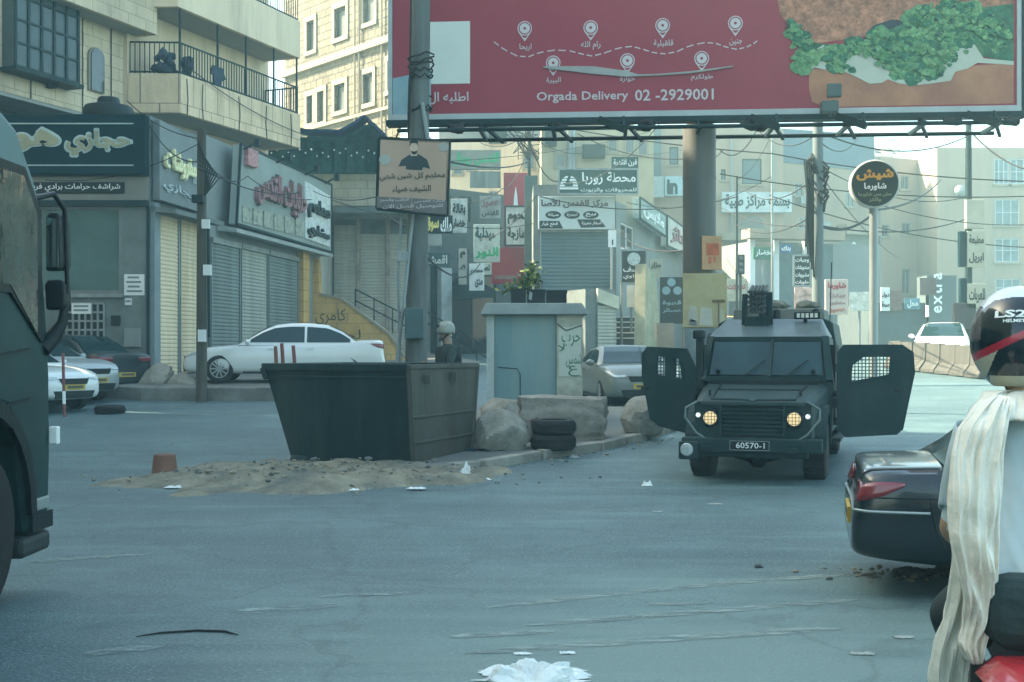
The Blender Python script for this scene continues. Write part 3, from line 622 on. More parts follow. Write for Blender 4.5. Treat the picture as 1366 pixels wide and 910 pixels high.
handrail('dark stair handrail sloping over the ochre graffiti wall', (474, 386), (548, 424), 44.7)
handrail('dark stair handrail sloping down right behind the helmeted person', (556, 408), (662, 470), 45.5, 5)
# green net awning
FA = Face(296, 45.5, 530, 45.5)
t = thing('green_awning', 'dark green shade net with dots of string lights on the shop roofs', 'awning', FA.loc, FA.rz)
net = M('dark_green_net', (.012, .06, .055), .75, var=.5, scale=6, bump=.4)
top = [(300, 192), (330, 187), (380, 184), (420, 182), (455, 181), (488, 166), (500, 164), (512, 178)]
mb = MB()
for (a, va), (b, vb) in zip(top, top[1:]):
    n_ = 4
    for k in range(n_):
        u0, u1 = a+(b-a)*k/n_, a+(b-a)*(k+1)/n_; t0, t1 = va+(vb-va)*k/n_, va+(vb-va)*(k+1)/n_; d = .10 if k % 2 else -.02
        mb.hexa([(FA.s(u0), -d, FA.z(u0, 231)), (FA.s(u1), .1-d, FA.z(u1, 231)), (FA.s(u1), .25, FA.z(u1, 231)), (FA.s(u0), .25, FA.z(u0, 231))], [(FA.s(u0), -d, FA.z(u0, t0)), (FA.s(u1), .1-d, FA.z(u1, t1)), (FA.s(u1), .25, FA.z(u1, t1)), (FA.s(u0), .25, FA.z(u0, t0))])
mb.build('net', net, t)
for k in range(24):
    u = 325+k*7.6; MB().lathe([(.0, -.05), (.045, 0), (0, .05)], (FA.s(u), -.16, FA.z(u, (208 if k % 2 else 202)+3*math.sin(k))), 6, cap=False).build('bulb', M('bulb_glass', (.55, .62, .6), .3, bump=0), t)
tp = MB(); pts = [FA.off(.8).p(*q) for q in ((296, 152), (330, 158), (372, 168), (410, 177), (455, 178), (474, 168), (488, 158), (516, 184))]
for a, b in zip(pts, pts[1:]): tp.bar((a[0], -.8, a[1]), (b[0], -.8, b[1]), 1.0, .10)
tp.build('tarpaulin', M('navy_tarpaulin', (.012, .03, .075), .6, var=.3), t)

# ------------------------------------------------------------------ shops and houses in the dip beyond
def house(name, label, F, v_top, mat, wins=(), depth=12, zb=0, fm=None, gm=window_glass, mull=1, trans=0, xr=None, cat='building', sl=True, rv=.15, uL=None, uR=None):
    t = thing(name, label, cat, F.loc, F.rz); zt = F.z((uL or 683), v_top) if uL else ZA(v_top, F.a.y)
    hs = [F.r(*q) for q in wins]
    MB().holes(0, F.L if xr is None else xr, zb, zt, hs, 0, rv, depth).build('wall', mat, t)
    ws_ = [win(t, *h, rv-.06, fm or grey_metal, gm, mull, trans, .07) for h in hs]
    if sl and hs:
        for (x0, x1, z0, z1), w_ in zip(hs, ws_): MB().box(x0-.12, x1+.12, -.12, -.003, z0-.12, z0).build('sill', limestone, w_)
    t['_zt'] = zt; return t
pale_frame = M('pale_blue_frame', (.40, .46, .48), .5, var=.05)
F3 = Face(545, 58, 722, 64)
t = house('market_shops', 'dark recessed market shops crowded with signs left of the kiosk', F3, 245, M('market_render', (.11, .125, .115), .85, var=.35, scale=1.2, dirt=(.07, .085, .085), dfac=.8), [(556, 350, 584, 475), (598, 366, 662, 475), (612, 262, 628, 296), (650, 300, 668, 330)], 4, fm=dark_metal, gm=glass_mat('dark_opening', (.01, .02, .022)), sl=False)
x0, x1, z0, z1 = F3.r(583, 358, 597, 470); MB().box(x0, x1, -.35, -.003, .8, z1).build('pillar', M('whitewashed_pillar', (.5, .54, .5), .8, var=.2), t)
pts = [F3.p(*q) for q in ((597, 388), (618, 372), (645, 388), (645, 398), (597, 398))]; MB().prism(pts, -.9, -.004).build('canopy', dark_metal, t)
FM1 = Face(585, 68, 742, 68)
t = house('beige_house', 'beige plastered house above the market signs with a grey upper storey', FM1, 187, plaster, [(652, 255, 664, 285)], 10)
zt = t['_zt']; MB().box(0, FM1.L, .4, 9, zt+.002, zt+2.4).build('upper_storey', grey_wall2, t)
x0, x1, _, _ = FM1.r(652, 170, 676, 190); MB().box(x0, x1, -.2, .398, zt-.2, zt+1.1).build('dark_window', dark_metal, t)
FM2 = Face(722, 64, 872, 64)
t = house('cream_house', 'sunlit cream house rising behind the station sign boards', FM2, 168, M('warm_plaster', (.40, .345, .23), .9, var=.1, scale=.7, dirt=(.28, .25, .18), dfac=.4), [], 10)
for u0, v0, u1, v1 in ((776, 196, 806, 212), (706+20, 172, 742, 196)):
    x0, x1, z0, z1 = FM2.r(u0, v0, u1, v1); MB().box(x0, x1, -.8, -.003, z0, z1).build('balcony', dark_metal, t)
for u in (764, 760): x = FM2.s(u); MB().tube([(x, -.15, 2), (x, -.15, 13.5)], .16, 8).build('downpipe', grey_metal, t)
FM3 = Face(838, 70, 1045, 70)
t = house('clinic_building', 'pale clinic building carrying the long medical centre sign', FM3, 171, pale_wall, [(990, 212, 1016, 246), (962, 226, 968, 240), (850, 196, 862, 222), (1022, 340, 1030, 360), (893, 196, 905, 220)], 10, fm=dark_metal, gm=teal_shutter, mull=0)
arc = [(FM3.s(1004)+FM3.s(1020)*0+1.0*math.cos(a*math.pi/12)*.75, FM3.z(1004, 308)+.9*math.sin(a*math.pi/12)) for a in range(13)]
MB().prism(arc, -.05, -.004).build('arched_window', window_glass, t)
x0, x1, z0, z1 = FM3.r(840, 312, 1044, 322); MB().box(x0, x1, -.6, -.003, z0, z1).build('cornice', limestone, t)
x0, x1, z0, z1 = FM3.r(868, 172, 881, 236); MB().box(x0, x1, -.3, -.003, z0, z1).build('pilaster', M('blue_grey_pilaster', (.12, .17, .18), .7), t)
for u in (846, 975, 1030): x = FM3.s(u); MB().tube([(x, -.15, 3), (x, -.15, 14.2)], .07, 6).build('drainpipe', grey_metal, t)
t = simple_sign('shop_sign', 'long white medical centre sign with dark joined lettering on the pale clinic', FM3.off(.2), (962, 257, 1055, 284), M('sign_white_blue', (.42, .50, .50), .5), [('بسمة مراكز طبية', (966, 260, 1052, 280), dark_sign, .03)], .25, .02)
t = simple_sign('shop_sign', 'light blue sign with a round emblem left of the thick billboard pillar', FM3.off(.5), (886, 236, 914, 262), M('sign_pale_blue', (.33, .47, .50), .5), [('in', (889, 240, 903, 260), dark_sign, .05)], .25, .02)
t = simple_sign('shop_sign', 'pale sheet sign with small dark letters behind the station sign', FM3.off(.5), (850, 236, 885, 264), M('sign_grey_sheet', (.36, .42, .42), .5, var=.2), [('KS', (851, 248, 862, 262), dark_sign, .03)], .2, .02)
# blue-grey metal roof volume and the long pale blocks on the right
FR1 = Face(1036, 74, 1258, 79.5)
wr = [(1201, 234, 1213, 253), (1203, 297, 1215, 313), (1233, 304, 1246, 320), (1203, 358, 1214, 392), (1128, 258, 1140, 276), (1060, 244, 1072, 262), (1066, 290, 1080, 306), (1174, 255, 1183, 270), (1176, 300, 1186, 316)]
t = house('long_apartment_block', 'long pale plastered block with a blue grey metal storey behind the round sign', FR1, 197, pale_wall, wr, 14)
zt = FR1.z(1200, 196.5)
x0, x1 = FR1.s(1038), FR1.s(1165); MB().hexa([(x0, -.08, ZA(216, 74)), (x1, -.08, ZA(229, 77)), (x1, 8, ZA(229, 77)), (x0, 8, ZA(216, 74))], [(x0, -.08, ZA(171, 74)), (x1, -.08, ZA(180, 77)), (x1, 8, ZA(180, 77)), (x0, 8, ZA(171, 74))]).build('metal_storey', M('blue_grey_cladding', (.075, .135, .18), .6, var=.1, scale=.6), t)
x0, x1, z0, z1 = FR1.r(1118, 315, 1160, 362); MB().box(x0, x1, -.02, -.004, z0, z1).build('recess', grey_wall2, t)
x0, x1, z0, z1 = FR1.r(1116, 302, 1162, 315); MB().box(x0, x1, -1.0, -.003, z0, z1).build('balcony', pale_wall, t)
x0, x1, z0, z1 = FR1.r(1112, 362, 1162, 384); MB().box(x0, x1, -1.1, -.003, z0, z1).build('balcony', pale_wall, t)
for u, v in ((1150, 250), (1240, 246), (1232, 290), (1068, 268), (1095, 300)): x0, x1, z0, z1 = FR1.r(u-6, v-4, u+6, v+5); MB().box(x0, x1, -.5, -.004, z0, z1).build('air_conditioner', grey_metal, t)
for u in (1234, 1172, 1254): x = FR1.s(u); MB().tube([(x, -.12, 2), (x, -.12, 14.2)], .06, 6).build('drainpipe', grey_wall2, t)
b = MB(); p, q, r_ = [(FR1.s(u), -1.2, FR1.z(u, v)) for u, v in ((1121, 326), (1137, 343), (1152, 324))]; b.tube([p, q, r_], .09, 6); b.build('awning_arm', white_paint, t)
FR2 = Face(1250, 75, 1420, 75)
wr = [(1326, 212, 1346, 246), (1347, 212, 1375, 246), (1327, 266, 1360, 301), (1327, 318, 1360, 350), (1328, 372, 1362, 396), (1379, 212, 1410, 246)]
t = house('corner_apartment_block', 'pale apartment block with blue white windows at the far right', FR2, 197, pale_wall, wr, 14, fm=pale_frame, gm=M('pale_blue_glass', (.13, .19, .21), .15, var=.4, scale=1), mull=2, trans=1)
# roof clutter, each a thing
def roof_frame(label, F, u0, u1, v0, v1, d=3):
    x0, x1, z0, z1 = F.r(u0, v0, u1, v1); t = thing('solar_heater', label, 'solar heater', F.loc, F.rz); b = MB()
    for x in (x0, x1):
        for y in (d, d+1): b.tube([(x, y, z0), (x, y, z1)], .05, 6)
    for z in (z1, (z0+z1)/2):
        b.tube([(x0, d, z), (x1, d, z), (x1, d+1, z), (x0, d+1, z), (x0, d, z)], .04, 6)
    b.build('frame', grey_metal, t); MB().hexa([(x0+.2, d+.1, z0+.2), (x1-.2, d+.1, z0+.2), (x1-.2, d+.9, z0+.6), (x0+.2, d+.9, z0+.6)], [(x0+.2, d+.05, z0+.28), (x1-.2, d+.05, z0+.28), (x1-.2, d+.85, z0+.68), (x0+.2, d+.85, z0+.68)]).build('collector', window_glass, t)
    return t
roof_frame('skeletal roof frame nearest the blue grey storey on the skyline', FR1, 1177, 1199, 177, 197)
roof_frame('lower roof frame at the middle of the long pale roofline', FR1, 1209, 1222, 184, 199)
roof_frame('taller roof frame beside the white tank on the long pale roof', FR1, 1228, 1242, 178, 200)
for k, (u, v0, v1, lb) in enumerate(((1225, 184, 200, 'white water tank between the two roof frames'), (1270, 186, 203, 'left white water tank on the corner block roof'), (1288, 183, 202, 'right white water tank on the corner block roof'))):
    F = FR1 if k == 0 else FR2; x = F.s(u); z0 = F.z(u, v1); z1 = F.z(u, v0)
    o = MB().lathe([(.02, 0), (.42, 0), (.42, (z1-z0)*.85), (.2, z1-z0), (.02, z1-z0)], (x, 3, z0-.1), 16).build('water_tank', M('white_tank', (.50, .52, .47), .6, var=.1), smooth=40, loc=F.loc, rz=F.rz); tag(o, lb, 'water tank')
o = MB().lathe([(.02, 0), (.25, .08), (.42, .25)], (FR1.s(1170), 1.2, FR1.z(1170, 192)), 14, 'y').build('satellite_dish', dark_metal, loc=FR1.loc, rz=FR1.rz); tag(o, 'dark satellite dish at the edge of the blue grey storey', 'satellite dish')
o = MB().lathe([(.02, 0), (.25, .08), (.45, .3)], (FR2.s(1280), -.6, FR2.z(1280, 256)), 14, 'y').build('satellite_dish', grey_metal, loc=FR2.loc, rz=FR2.rz); tag(o, 'grey satellite dish on the corner block wall beside the tall sign pole', 'satellite dish')
# grey shop fronts under the pale blocks
FG1 = Face(1000, 58, 1175, 60)
t = house('grey_shop', 'grey shop front with pale posts behind the armoured truck roof', FG1, 322, grey_wall2, [], 8)
x0, x1, z0, z1 = FG1.r(1036, 322, 1110, 470); MB().box(x0, x1, -.08, -.003, 1.4, z1-.1).build('shop_opening', M('blue_grey_shopfront', (.07, .11, .125), .5, var=.2), t)
for u in (1000, 1032, 1072): x = FG1.s(u); MB().box(x-.14, x+.14, -.3, -.085, 1.2, FG1.z(u, 318)).build('post', white_sheet, t)
x0, x1, z0, z1 = FG1.r(985, 310, 1110, 322); MB().box(x0, x1, -1.2, -.31, z0, z1).build('canopy', pale_wall, t)
FX = Face(1168, 50, 1300, 50)
t = house('dark_grey_shop', 'dark grey shop building under the long pale block', FX, 404, M('slate_render', (.085, .11, .115), .7, var=.12), [], 6)
x0, x1, z0, z1 = FX.r(1234, 368, 1273, 440); zz = ZA(404, 50)
MB().box(x0, x1, -.25, 1, 1.2, z1).build('sign_panel', M('slate_panel', (.095, .125, .13), .6, var=.05), t)
mb = MB(); zc_ = FX.z(1247, 418); sc_ = (FX.s(1253)-FX.s(1241))/.56; pen = 0
for ch in 'extra':
    me = text_mesh(ch, .02); xa_ = min(v.co.x for v in me.vertices); wd_ = max(v.co.x for v in me.vertices)-xa_
    mb.mesh(me, Matrix.Translation((FX.s(1253), -.27, zc_+pen*sc_)) @ Matrix.Rotation(R(90), 4, 'X') @ Matrix.Rotation(R(90), 4, 'Z') @ Matrix.Diagonal((sc_, sc_, .02, 1)) @ Matrix.Translation((-xa_, 0, 0))); pen += wd_+.07
mb.build('lettering', white_paint, t)
simple_sign('shop_sign', 'small blue and white sign beside the panel with upright white script', FX, (1206, 398, 1226, 413), M('sign_teal_small', (.10, .22, .27), .5, var=.3, scale=6), [('محل', (1209, 400, 1223, 411), white_paint, .03)], .1, .02)
simple_sign('shop_sign', 'brown square sign board above the dark grey shop', FX, (1186, 386, 1202, 415), M('sign_brown', (.17, .115, .10), .6, var=.25, scale=4), [], .1, .02)
simple_sign('shop_sign', 'narrow white sign with blue script left of the brown board', FX, (1174, 384, 1186, 415), white_sheet, [('دواء', (1175, 390, 1185, 398), dark_sign, .03), ('صحة', (1175, 402, 1185, 410), dark_sign, .03)], .1, .02)
FX2 = Face(1090, 44, 1180, 44)
simple_sign('shop_sign', 'pinkish menu sign with dark red lines left of the round sign pole', FX2, (1100, 373, 1130, 420), M('sign_pink', (.48, .40, .36), .6, var=.1), [('شاورما', (1103, 377, 1127, 387), red_paint, .04), ('بيتزا', (1105, 391, 1126, 398), red_letter, .02), ('مشاوي', (1105, 402, 1126, 408), red_letter, .02), ('عصير', (1105, 411, 1126, 418), M('sign_orange_ink', (.42, .14, .06)), .03)], .15, 0, legs=[(1115, 0)])
simple_sign('shop_sign', 'pale blotchy sign board between the pink menu sign and the round sign pole', FX2, (1133, 390, 1160, 415), M('sign_blotchy', (.5, .52, .47), .6, var=.4, scale=4), [], .12, 0, legs=[(1146, 0)])
simple_sign('shop_sign', 'dark menu board with rows of white script beside the utility pole', FX2, (1058, 341, 1080, 382), black_plastic, [('وجبات', (1060, 344, 1078, 351), white_paint, .02), ('سندويشات', (1060, 354, 1078, 361), white_paint, .02), ('مشروبات', (1060, 364, 1078, 371), white_paint, .02), ('حلويات', (1060, 374, 1078, 380), white_paint, .02)], .12, 0, frame=grey_metal, legs=[(1069, 0)])
simple_sign('shop_sign', 'white and red picture sign under the dark menu board', FX2, (1058, 384, 1082, 420), M('sign_picture', (.5, .33, .28), .6, var=.6, scale=5), [], .12, .14, legs=[(1070, 0)])
# posters / tall pole signs at the far right
FT = Face(1260, 40, 1330, 40)
t = thing('pole_sign', 'tall pole stacked with beige and dark sign boxes before the slate panel', 'pole sign', (XA(1292, 40), 40, 0))
gzT = gz(XA(1292, 40), 40)
MB().tube([(0, 0, gzT-.2), (0, 0, ZA(165, 40))], [.13, .10], 10).build('pole', dark_metal, t, smooth=50)
beige = M('beige_sign_box', (.42, .39, .30), .6, var=.12)
for (u0, v0, u1, v1), mt, st in (((1284, 268, 1308, 306), beige, None), ((1285, 310, 1309, 357), beige, 'مطبعة/ابريل'), ((1275, 310, 1284.5, 357), dark_sign, None), ((1276, 372, 1285, 404), dark_sign, None), ((1285, 379, 1311, 412), beige, 'للعربات'), ((1268, 405, 1297, 440), M('brown_black_box', (.045, .04, .042), .5), None)):
    x0, x1, z0, z1 = XA(u0-1292+683, 40), XA(u1-1292+683, 40), ZA(v1, 40), ZA(v0, 40)
    bo = MB().box(x0, x1, -.35, -.15, z0, z1).build('sign_box', mt, t, bevel=.015)
    if st:
        ls = st.split('/')
        for i, s_ in enumerate(ls): h = (z1-z0)/len(ls); MB().text(s_, x0+.06, x1-.06, z1-h*(i+1)+h*.2, z1-h*i-h*.2, -.36, .02, .01).build('lettering', black_paint, bo)

# ------------------------------------------------------------------ the station signs and shops behind the kiosk
FZ = Face(715, 46, 860, 46)
t = thing('shutter_shop', 'shop with a wide blue grey roller shutter under the white centre sign', 'shop', FZ.loc, FZ.rz)
x0, x1, z0, z1 = FZ.r(722, 308, 818, 400); MB().box(-.1, x1+.1, .12, 6, 0, ZA(246, 46)).build('wall', shade_wall, t)
shutter_unit(t, FZ, (722, 310, 816, 400), teal_shutter, 1.4, .05, .14)
t = simple_sign('shop_sign', 'white centre sign with dark ovals over the wide blue grey shutter', FZ.off(.3), (718, 262, 820, 306), M('sign_white_grey', (.50, .55, .54), .5, var=.06), [('مركز القدس للأصا', (722, 265, 811, 278), M('dark_purple_ink', (.07, .035, .05), .5), .03)], .25, -.2)
y_ = t['_y']; b = MB(); F_ = FZ.off(.3)
for u in (738, 763, 788): b.lathe([(0.001, -.01), (.30, -.01), (.30, 0), (.001, 0)], (F_.s(u), y_, F_.z(u, 287)), 20, 'y')
i0 = 0; b.v = [(x, y, F_.z(750, 287)+(z-F_.z(750, 287))*.5) for x, y, z in b.v]
for pts in (((720, 295), (746, 295), (751, 305), (720, 305)), ((770, 293), (800, 293), (808, 303), (775, 304))): b.prism([F_.p(*q) for q in pts], y_-.012, y_)
b.build('emblems', black_plastic, t)
for st, px in (('صيانة', (731, 284.5, 745, 289.5)), ('اجهزة', (756, 284.5, 770, 289.5)), ('بيع', (781, 284.5, 795, 289.5)), ('قطع غيار', (722, 296, 744, 303)), ('اسعار مميزة', (776, 295, 802, 301))): lettering(t, st, F_, px, white_paint, .01, .01, y=y_-.014)
t = simple_sign('shop_sign', 'dark green station sign with a striped dome emblem and white lettering', FZ.off(.7), (745, 227, 850, 260), green_sign, [('محطة زوربا', (776, 231, 847, 248), white_paint, .02), ('للمحروقات والزيوت', (774, 252, 848, 258), white_paint, .01)], .25, 0, frame=grey_metal)
F_ = FZ.off(.7); y_ = t['_y']; b = MB(); cx, cz = F_.s(758.5), F_.z(758.5, 254); rr = F_.s(771)-cx
for k in range(5):
    a0, a1 = k/5, (k+.72)/5; w0, w1 = [rr*math.sqrt(max(.02, 1-a*a)) for a in (a0, a1)]; b.prism([(cx-w0, cz+a0*rr*1.5), (cx+w0, cz+a0*rr*1.5), (cx+w1, cz+a1*rr*1.5), (cx-w1, cz+a1*rr*1.5)], y_-.015, y_)
b.build('emblem', white_paint, t)
MB().text('Z', cx-.16, cx+.16, cz+.12, cz+.75, y_-.03, .06, .02).build('lettering', green_sign, t)
simple_sign('shop_sign', 'small dark sign perched on top of the station sign', FZ.off(.7), (815, 210, 851, 226), green_sign, [('فرن القدرة', (818, 213, 849, 223), white_paint, .02)], .15, 0)
t = thing('post_sign', 'small white arrow sign on a slim post right of the blue grey shutter', 'sign', (XA(816, 44), 44, 0)); MB().tube([(0, 0, .9), (0, 0, ZA(308, 44))], .045, 8).build('post', grey_metal, t); MB().box(-.13, .16, -.08, -.05, ZA(330, 44), ZA(307, 44)).build('plate', white_sheet, t); MB().box(0, .05, -.085, -.081, ZA(327, 44), ZA(320, 44)).build('mark', black_plastic, t)
# slanting row to the right of it
FY = Face(822, 46.5, 918, 62)
t = house('sloping_shop_row', 'row of small shops with slanting signs between the station sign and the pillar', FY, 268, grey_wall2, [(828, 300, 846, 335), (850, 380, 866, 470)], 1.0, fm=white_sheet, sl=False)
def slanted(label, px4, mat, st=None, lt=None, q=None, name='shop_sign', F=FY):
    t = signboard(name, label, 'shop sign', F, px4, mat, .3, .25, slope=True, frame=dark_metal)
    if st: slant_text(t, st, F, q, lt, .03, .05)
    return t
slanted('slanting grey green sign with white script nearest the station sign', [(836, 292), (872, 316), (872, 288), (836, 264)], M('sign_grey_green', (.24, .33, .31), .5, var=.3, scale=3), 'ملابس', white_paint, (840, 270, 290, 868, 290, 310))
slanted('slanting white sign above the dark board left of the pillar', [(874, 328), (909, 344), (909, 312), (874, 288)], M('sign_offwhite', (.50, .50, .44), .5, var=.25, scale=2), 'ستائر', red_letter, (878, 298, 324, 906, 318, 338))
simple_sign('shop_sign', 'black sign with a pale round emblem on the slim post', Face(826, 44.2, 866, 44.2), (828, 334, 862, 378), black_plastic, [('منسف', (831, 356, 860, 363), white_paint, .015), ('مشاوي', (831, 366, 860, 373), white_paint, .015)], .12, 0, frame=grey_metal, legs=[(829, 0)])
tt = bpy.data.objects[[o.name for o in bpy.data.objects if o.name.startswith('shop_sign') and o.parent is None][-1]]
F_ = Face(826, 44.2, 866, 44.2); MB().lathe([(.001, -.02), (.24, -.02), (.24, 0), (.001, 0)], (F_.s(845), tt['_y'], F_.z(845, 346)), 20, 'y').build('emblem', M('pale_emblem', (.4, .46, .44), .5, var=.4, scale=12), tt)
b = MB()
FK = Face(780, 43, 826, 43.6)
t = thing('shutter_booth', 'small booth with a cream head panel and pale roller shutter behind the silver car', 'booth', FK.loc, FK.rz)
x0, x1, z0, z1 = FK.r(782, 386, 822, 470); MB().box(x0, x1, .06, 3, .8, z1).build('wall', shade_wall, t)
x0, x1, _, _ = FK.r(797, 408, 822, 470); MB().shutter(x0, x1, .9, FK.z(805, 408), 0, .12).build('shutter', pale_shutter, t); x0, x1, z0, z1 = FK.r(795, 386, 823, 409)
MB().prism([FK.p(795, 403), FK.p(823, 413), FK.p(823, 396), FK.p(795, 385)], -.15, -.03).build('head_panel', M('cream_panel', (.45, .44, .34), .6, var=.15), t)
FB2 = Face(876, 40, 912, 40)
t = simple_sign('shop_sign', 'tall dark board with three pale discs left of the billboard pillar', FB2, (880, 370, 911, 432), black_plastic, [('قهوة', (883, 401, 908, 408), M('pale_blue_ink', (.2, .32, .36)), .02), ('عصائر', (883, 411, 908, 418), M('pale_blue_ink', (.2, .32, .36)), .02)], .12, 0, legs=[(895, 0)])
b = MB()
for u, v in ((895, 377), (888, 388), (903, 388)): b.lathe([(.001, -.02), (.14, -.02), (.14, 0), (.001, 0)], (FB2.s(u), t['_y'], FB2.z(u, v)), 16, 'y')
b.build('emblems', M('pale_blue_ink', (.2, .32, .36)), t)
o = MB().box(XA(876, 38), XA(899, 38), 38, 38.4, .9, ZA(431, 38)).build('board_crate', M('brown_board', (.27, .23, .17), .8, var=.2)); tag(o, 'brown board box standing under the tall dark board sign', 'crate')
# market signs on the left side
simple_sign('shop_sign', 'yellow and white lettered sign under the shirt poster on the pole', Face(560, 44, 640, 44), (566, 288, 604, 312), black_plastic, [('سوق', (568, 290, 586, 310), M('yellow_letter', (.6, .52, .16), .5), .05), ('ملك', (588, 290, 603, 310), white_paint, .04)], .15, 0)
simple_sign('shop_sign', 'white sign with dark script right of the shirt poster', Face(560, 47, 640, 47), (602, 266, 623, 311), M('sign_grey_white', (.42, .45, .42), .5, var=.3, scale=4), [('بقالة', (604, 272, 621, 288), black_paint, .04), ('خضار', (604, 292, 621, 306), black_paint, .04)], .15, 0)
t = simple_sign('shop_sign', 'tan sign with bright green script high above the market', Face(590, 56, 680, 56), (601, 201, 668, 227), M('sign_tan_grey', (.25, .26, .22), .6, var=.15), [('القدس رويال', (604, 204, 666, 222), M('green_letter', (.04, .38, .17), .5), .05)], .2, 0)
F_ = Face(590, 56, 680, 56); x0, x1, z0, z1 = F_.r(627, 229, 668, 251); MB().box(x0, x1, -.1, 0, z0, z1).build('lower_panel', M('ribbed_grey_panel', (.22, .24, .22), .6, var=.3, scale=4, streak=True), t)
simple_sign('shop_sign', 'white sign with dark green script beside the red banner', Face(600, 51, 720, 51), (632, 300, 667, 350), M('sign_white_green', (.42, .48, .44), .5, var=.25, scale=3), [('صيدلية', (634, 303, 665, 322), green_sign, .06), ('النور', (634, 330, 665, 346), M('green_letter', (.04, .38, .17)), .05)], .2, 0)
t = simple_sign('shop_sign', 'tall red banner sign with white fork shape over the market', Face(600, 57, 720, 57), (672, 231, 704, 330), red_paint, [], .15, 0)
F_ = Face(600, 57, 720, 57); MB().prism([F_.p(*q) for q in ((685, 275), (691, 275), (690, 262), (688, 249), (686, 262))], t['_y']-.02, t['_y']).build('fork_shape', white_paint, t)
simple_sign('shop_sign', 'white sign with bold black script before the red banner', Face(600, 52, 720, 52), (674, 276, 704, 328), M('sign_white_blotch', (.5, .52, .5), .5, var=.3, scale=3), [('لحوم', (677, 280, 702, 300), black_paint, .06), ('طازجة', (677, 304, 702, 322), black_paint, .05)], .2, 0, frame=dark_metal)
simple_sign('shop_sign', 'low red sign with a pale stripe beneath the black script sign', Face(600, 53, 720, 53), (656, 331, 703, 379), red_paint, [('-', (660, 368, 690, 373), red_letter, .05)], .2, 0)
simple_sign('shop_sign', 'white corner sign with black script over the dark canopy', Face(600, 47, 720, 47), (626, 352, 646, 388), M('sign_white_clean', (.52, .56, .54), .5), [('مطعم', (628, 358, 644, 367), black_paint, .03), ('مدى', (634, 372, 644, 384), black_paint, .03)], .15, 0)

# ------------------------------------------------------------------ more of the crowd of boards, walls and boxes in the dip
FD = Face(560, 50, 720, 50)
simple_sign('shop_sign', 'plain pale panel hanging below the yellow lettered sign', FD, (566, 314, 590, 329), M('panel_pale_dust', (.34, .36, .33), .6, var=.2, scale=3), [], .1, .3)
simple_sign('shop_sign', 'small white board with green script under the white green sign', FD, (636, 352, 656, 368), M('sign_white_green', (.42, .48, .44)), [('تصوير', (638, 355, 654, 365), green_sign, .04)], .1, .5)
simple_sign('shop_sign', 'narrow upright white board at the edge of the dark canopy', FD, (612, 332, 623, 380), M('panel_pale_dust', (.34, .36, .33)), [('م', (614, 336, 621, 345), black_paint, .04), ('ط', (614, 350, 621, 360), black_paint, .04)], .1, .1)
simple_sign('shop_sign', 'dusty teal fascia with white script above the whitewashed pillar', FD, (562, 336, 600, 354), M('fascia_teal', (.05, .11, .11), .6, var=.25, scale=3), [('اقمشة', (566, 339, 596, 351), white_paint, .03)], .15, -.6)
simple_sign('shop_sign', 'grey white board with red script between the tan sign and the red banner', Face(600, 60, 720, 60), (640, 262, 668, 292), M('sign_offwhite_grey', (.40, .40, .36), .6, var=.3, scale=2), [('عطور', (643, 266, 665, 278), red_letter, .04), ('القدس', (643, 281, 665, 290), black_paint, .03)], .2, 0)
simple_sign('shop_sign', 'dark green hanging board right of the red banner', Face(600, 54, 740, 54), (704, 262, 720, 330), M('board_deep_green', (.02, .07, .06), .6, var=.3, scale=3), [('بن', (706, 268, 718, 280), white_paint, .03), ('قهوة', (705, 290, 719, 300), white_paint, .02)], .2, 0)
simple_sign('shop_sign', 'faded beige board with dark script right under the slanting white sign', Face(850, 50, 930, 50), (866, 346, 884, 372), M('board_faded_beige', (.38, .35, .26), .7, var=.25, scale=3), [('جزار', (868, 350, 882, 359), black_paint, .03)], .12, 0, legs=[(875, 0)])
simple_sign('shop_sign', 'white panel painted as a lit shop interior beside the black round emblem sign', Face(826, 45.5, 880, 45.5), (836, 381, 849, 410), M('lit_interior_white', (.72, .76, .74), .5), [], .1, 0, legs=[(842, 0)])  # bright white panel stands in for the glow of a lit interior
simple_sign('shop_sign', 'green board with white script before the grey shop canopy', Face(990, 52, 1060, 52), (1004, 330, 1030, 346), M('board_mid_green', (.05, .16, .11), .6, var=.2), [('خضار', (1007, 333, 1027, 343), white_paint, .03)], .15, 0, legs=[(1017, 0)])
simple_sign('shop_sign', 'tattered cream banner between the two thin poles by the pillar', Face(960, 47, 1040, 47), (968, 372, 996, 402), M('banner_cream', (.42, .40, .30), .8, var=.35, scale=4), [('تنزيلات', (970, 378, 994, 388), red_paint, .03)], .05, 0, legs=[(970, 0), (994, 0)])
simple_sign('shop_sign', 'blue strip sign with white script over the grey shop door', Face(1036, 57, 1110, 57), (1040, 326, 1056, 338), M('board_strip_blue', (.03, .10, .2), .5), [('بنك', (1042, 328, 1054, 336), white_paint, .03)], .1, 0)
t = thing('traffic_light', 'dark traffic signal box on the tangled thin pole by the pillar', 'traffic light', (XA(988, 43.5), 43.5, 0))
MB().box(-.13, .13, -.12, .12, ZA(366, 43.5), ZA(340, 43.5)).build('housing', black_plastic, t, bevel=.02); MB().tube([(0, .05, 1), (0, .05, ZA(366, 43.5))], .05, 8).build('post', dark_metal, t)
for k in range(3): MB().lathe([(0, -.135), (.075, -.13), (.085, -.121)], (0, 0, ZA(345+k*8, 43.5)), 14, 'y', cap=False).build('lens', window_glass, t)
t = thing('shop_steps', 'flight of pale edged steps between the booth and the graffiti wall', 'steps', (XA(836, 45), 45, 0)); z0 = ZA(452, 45)
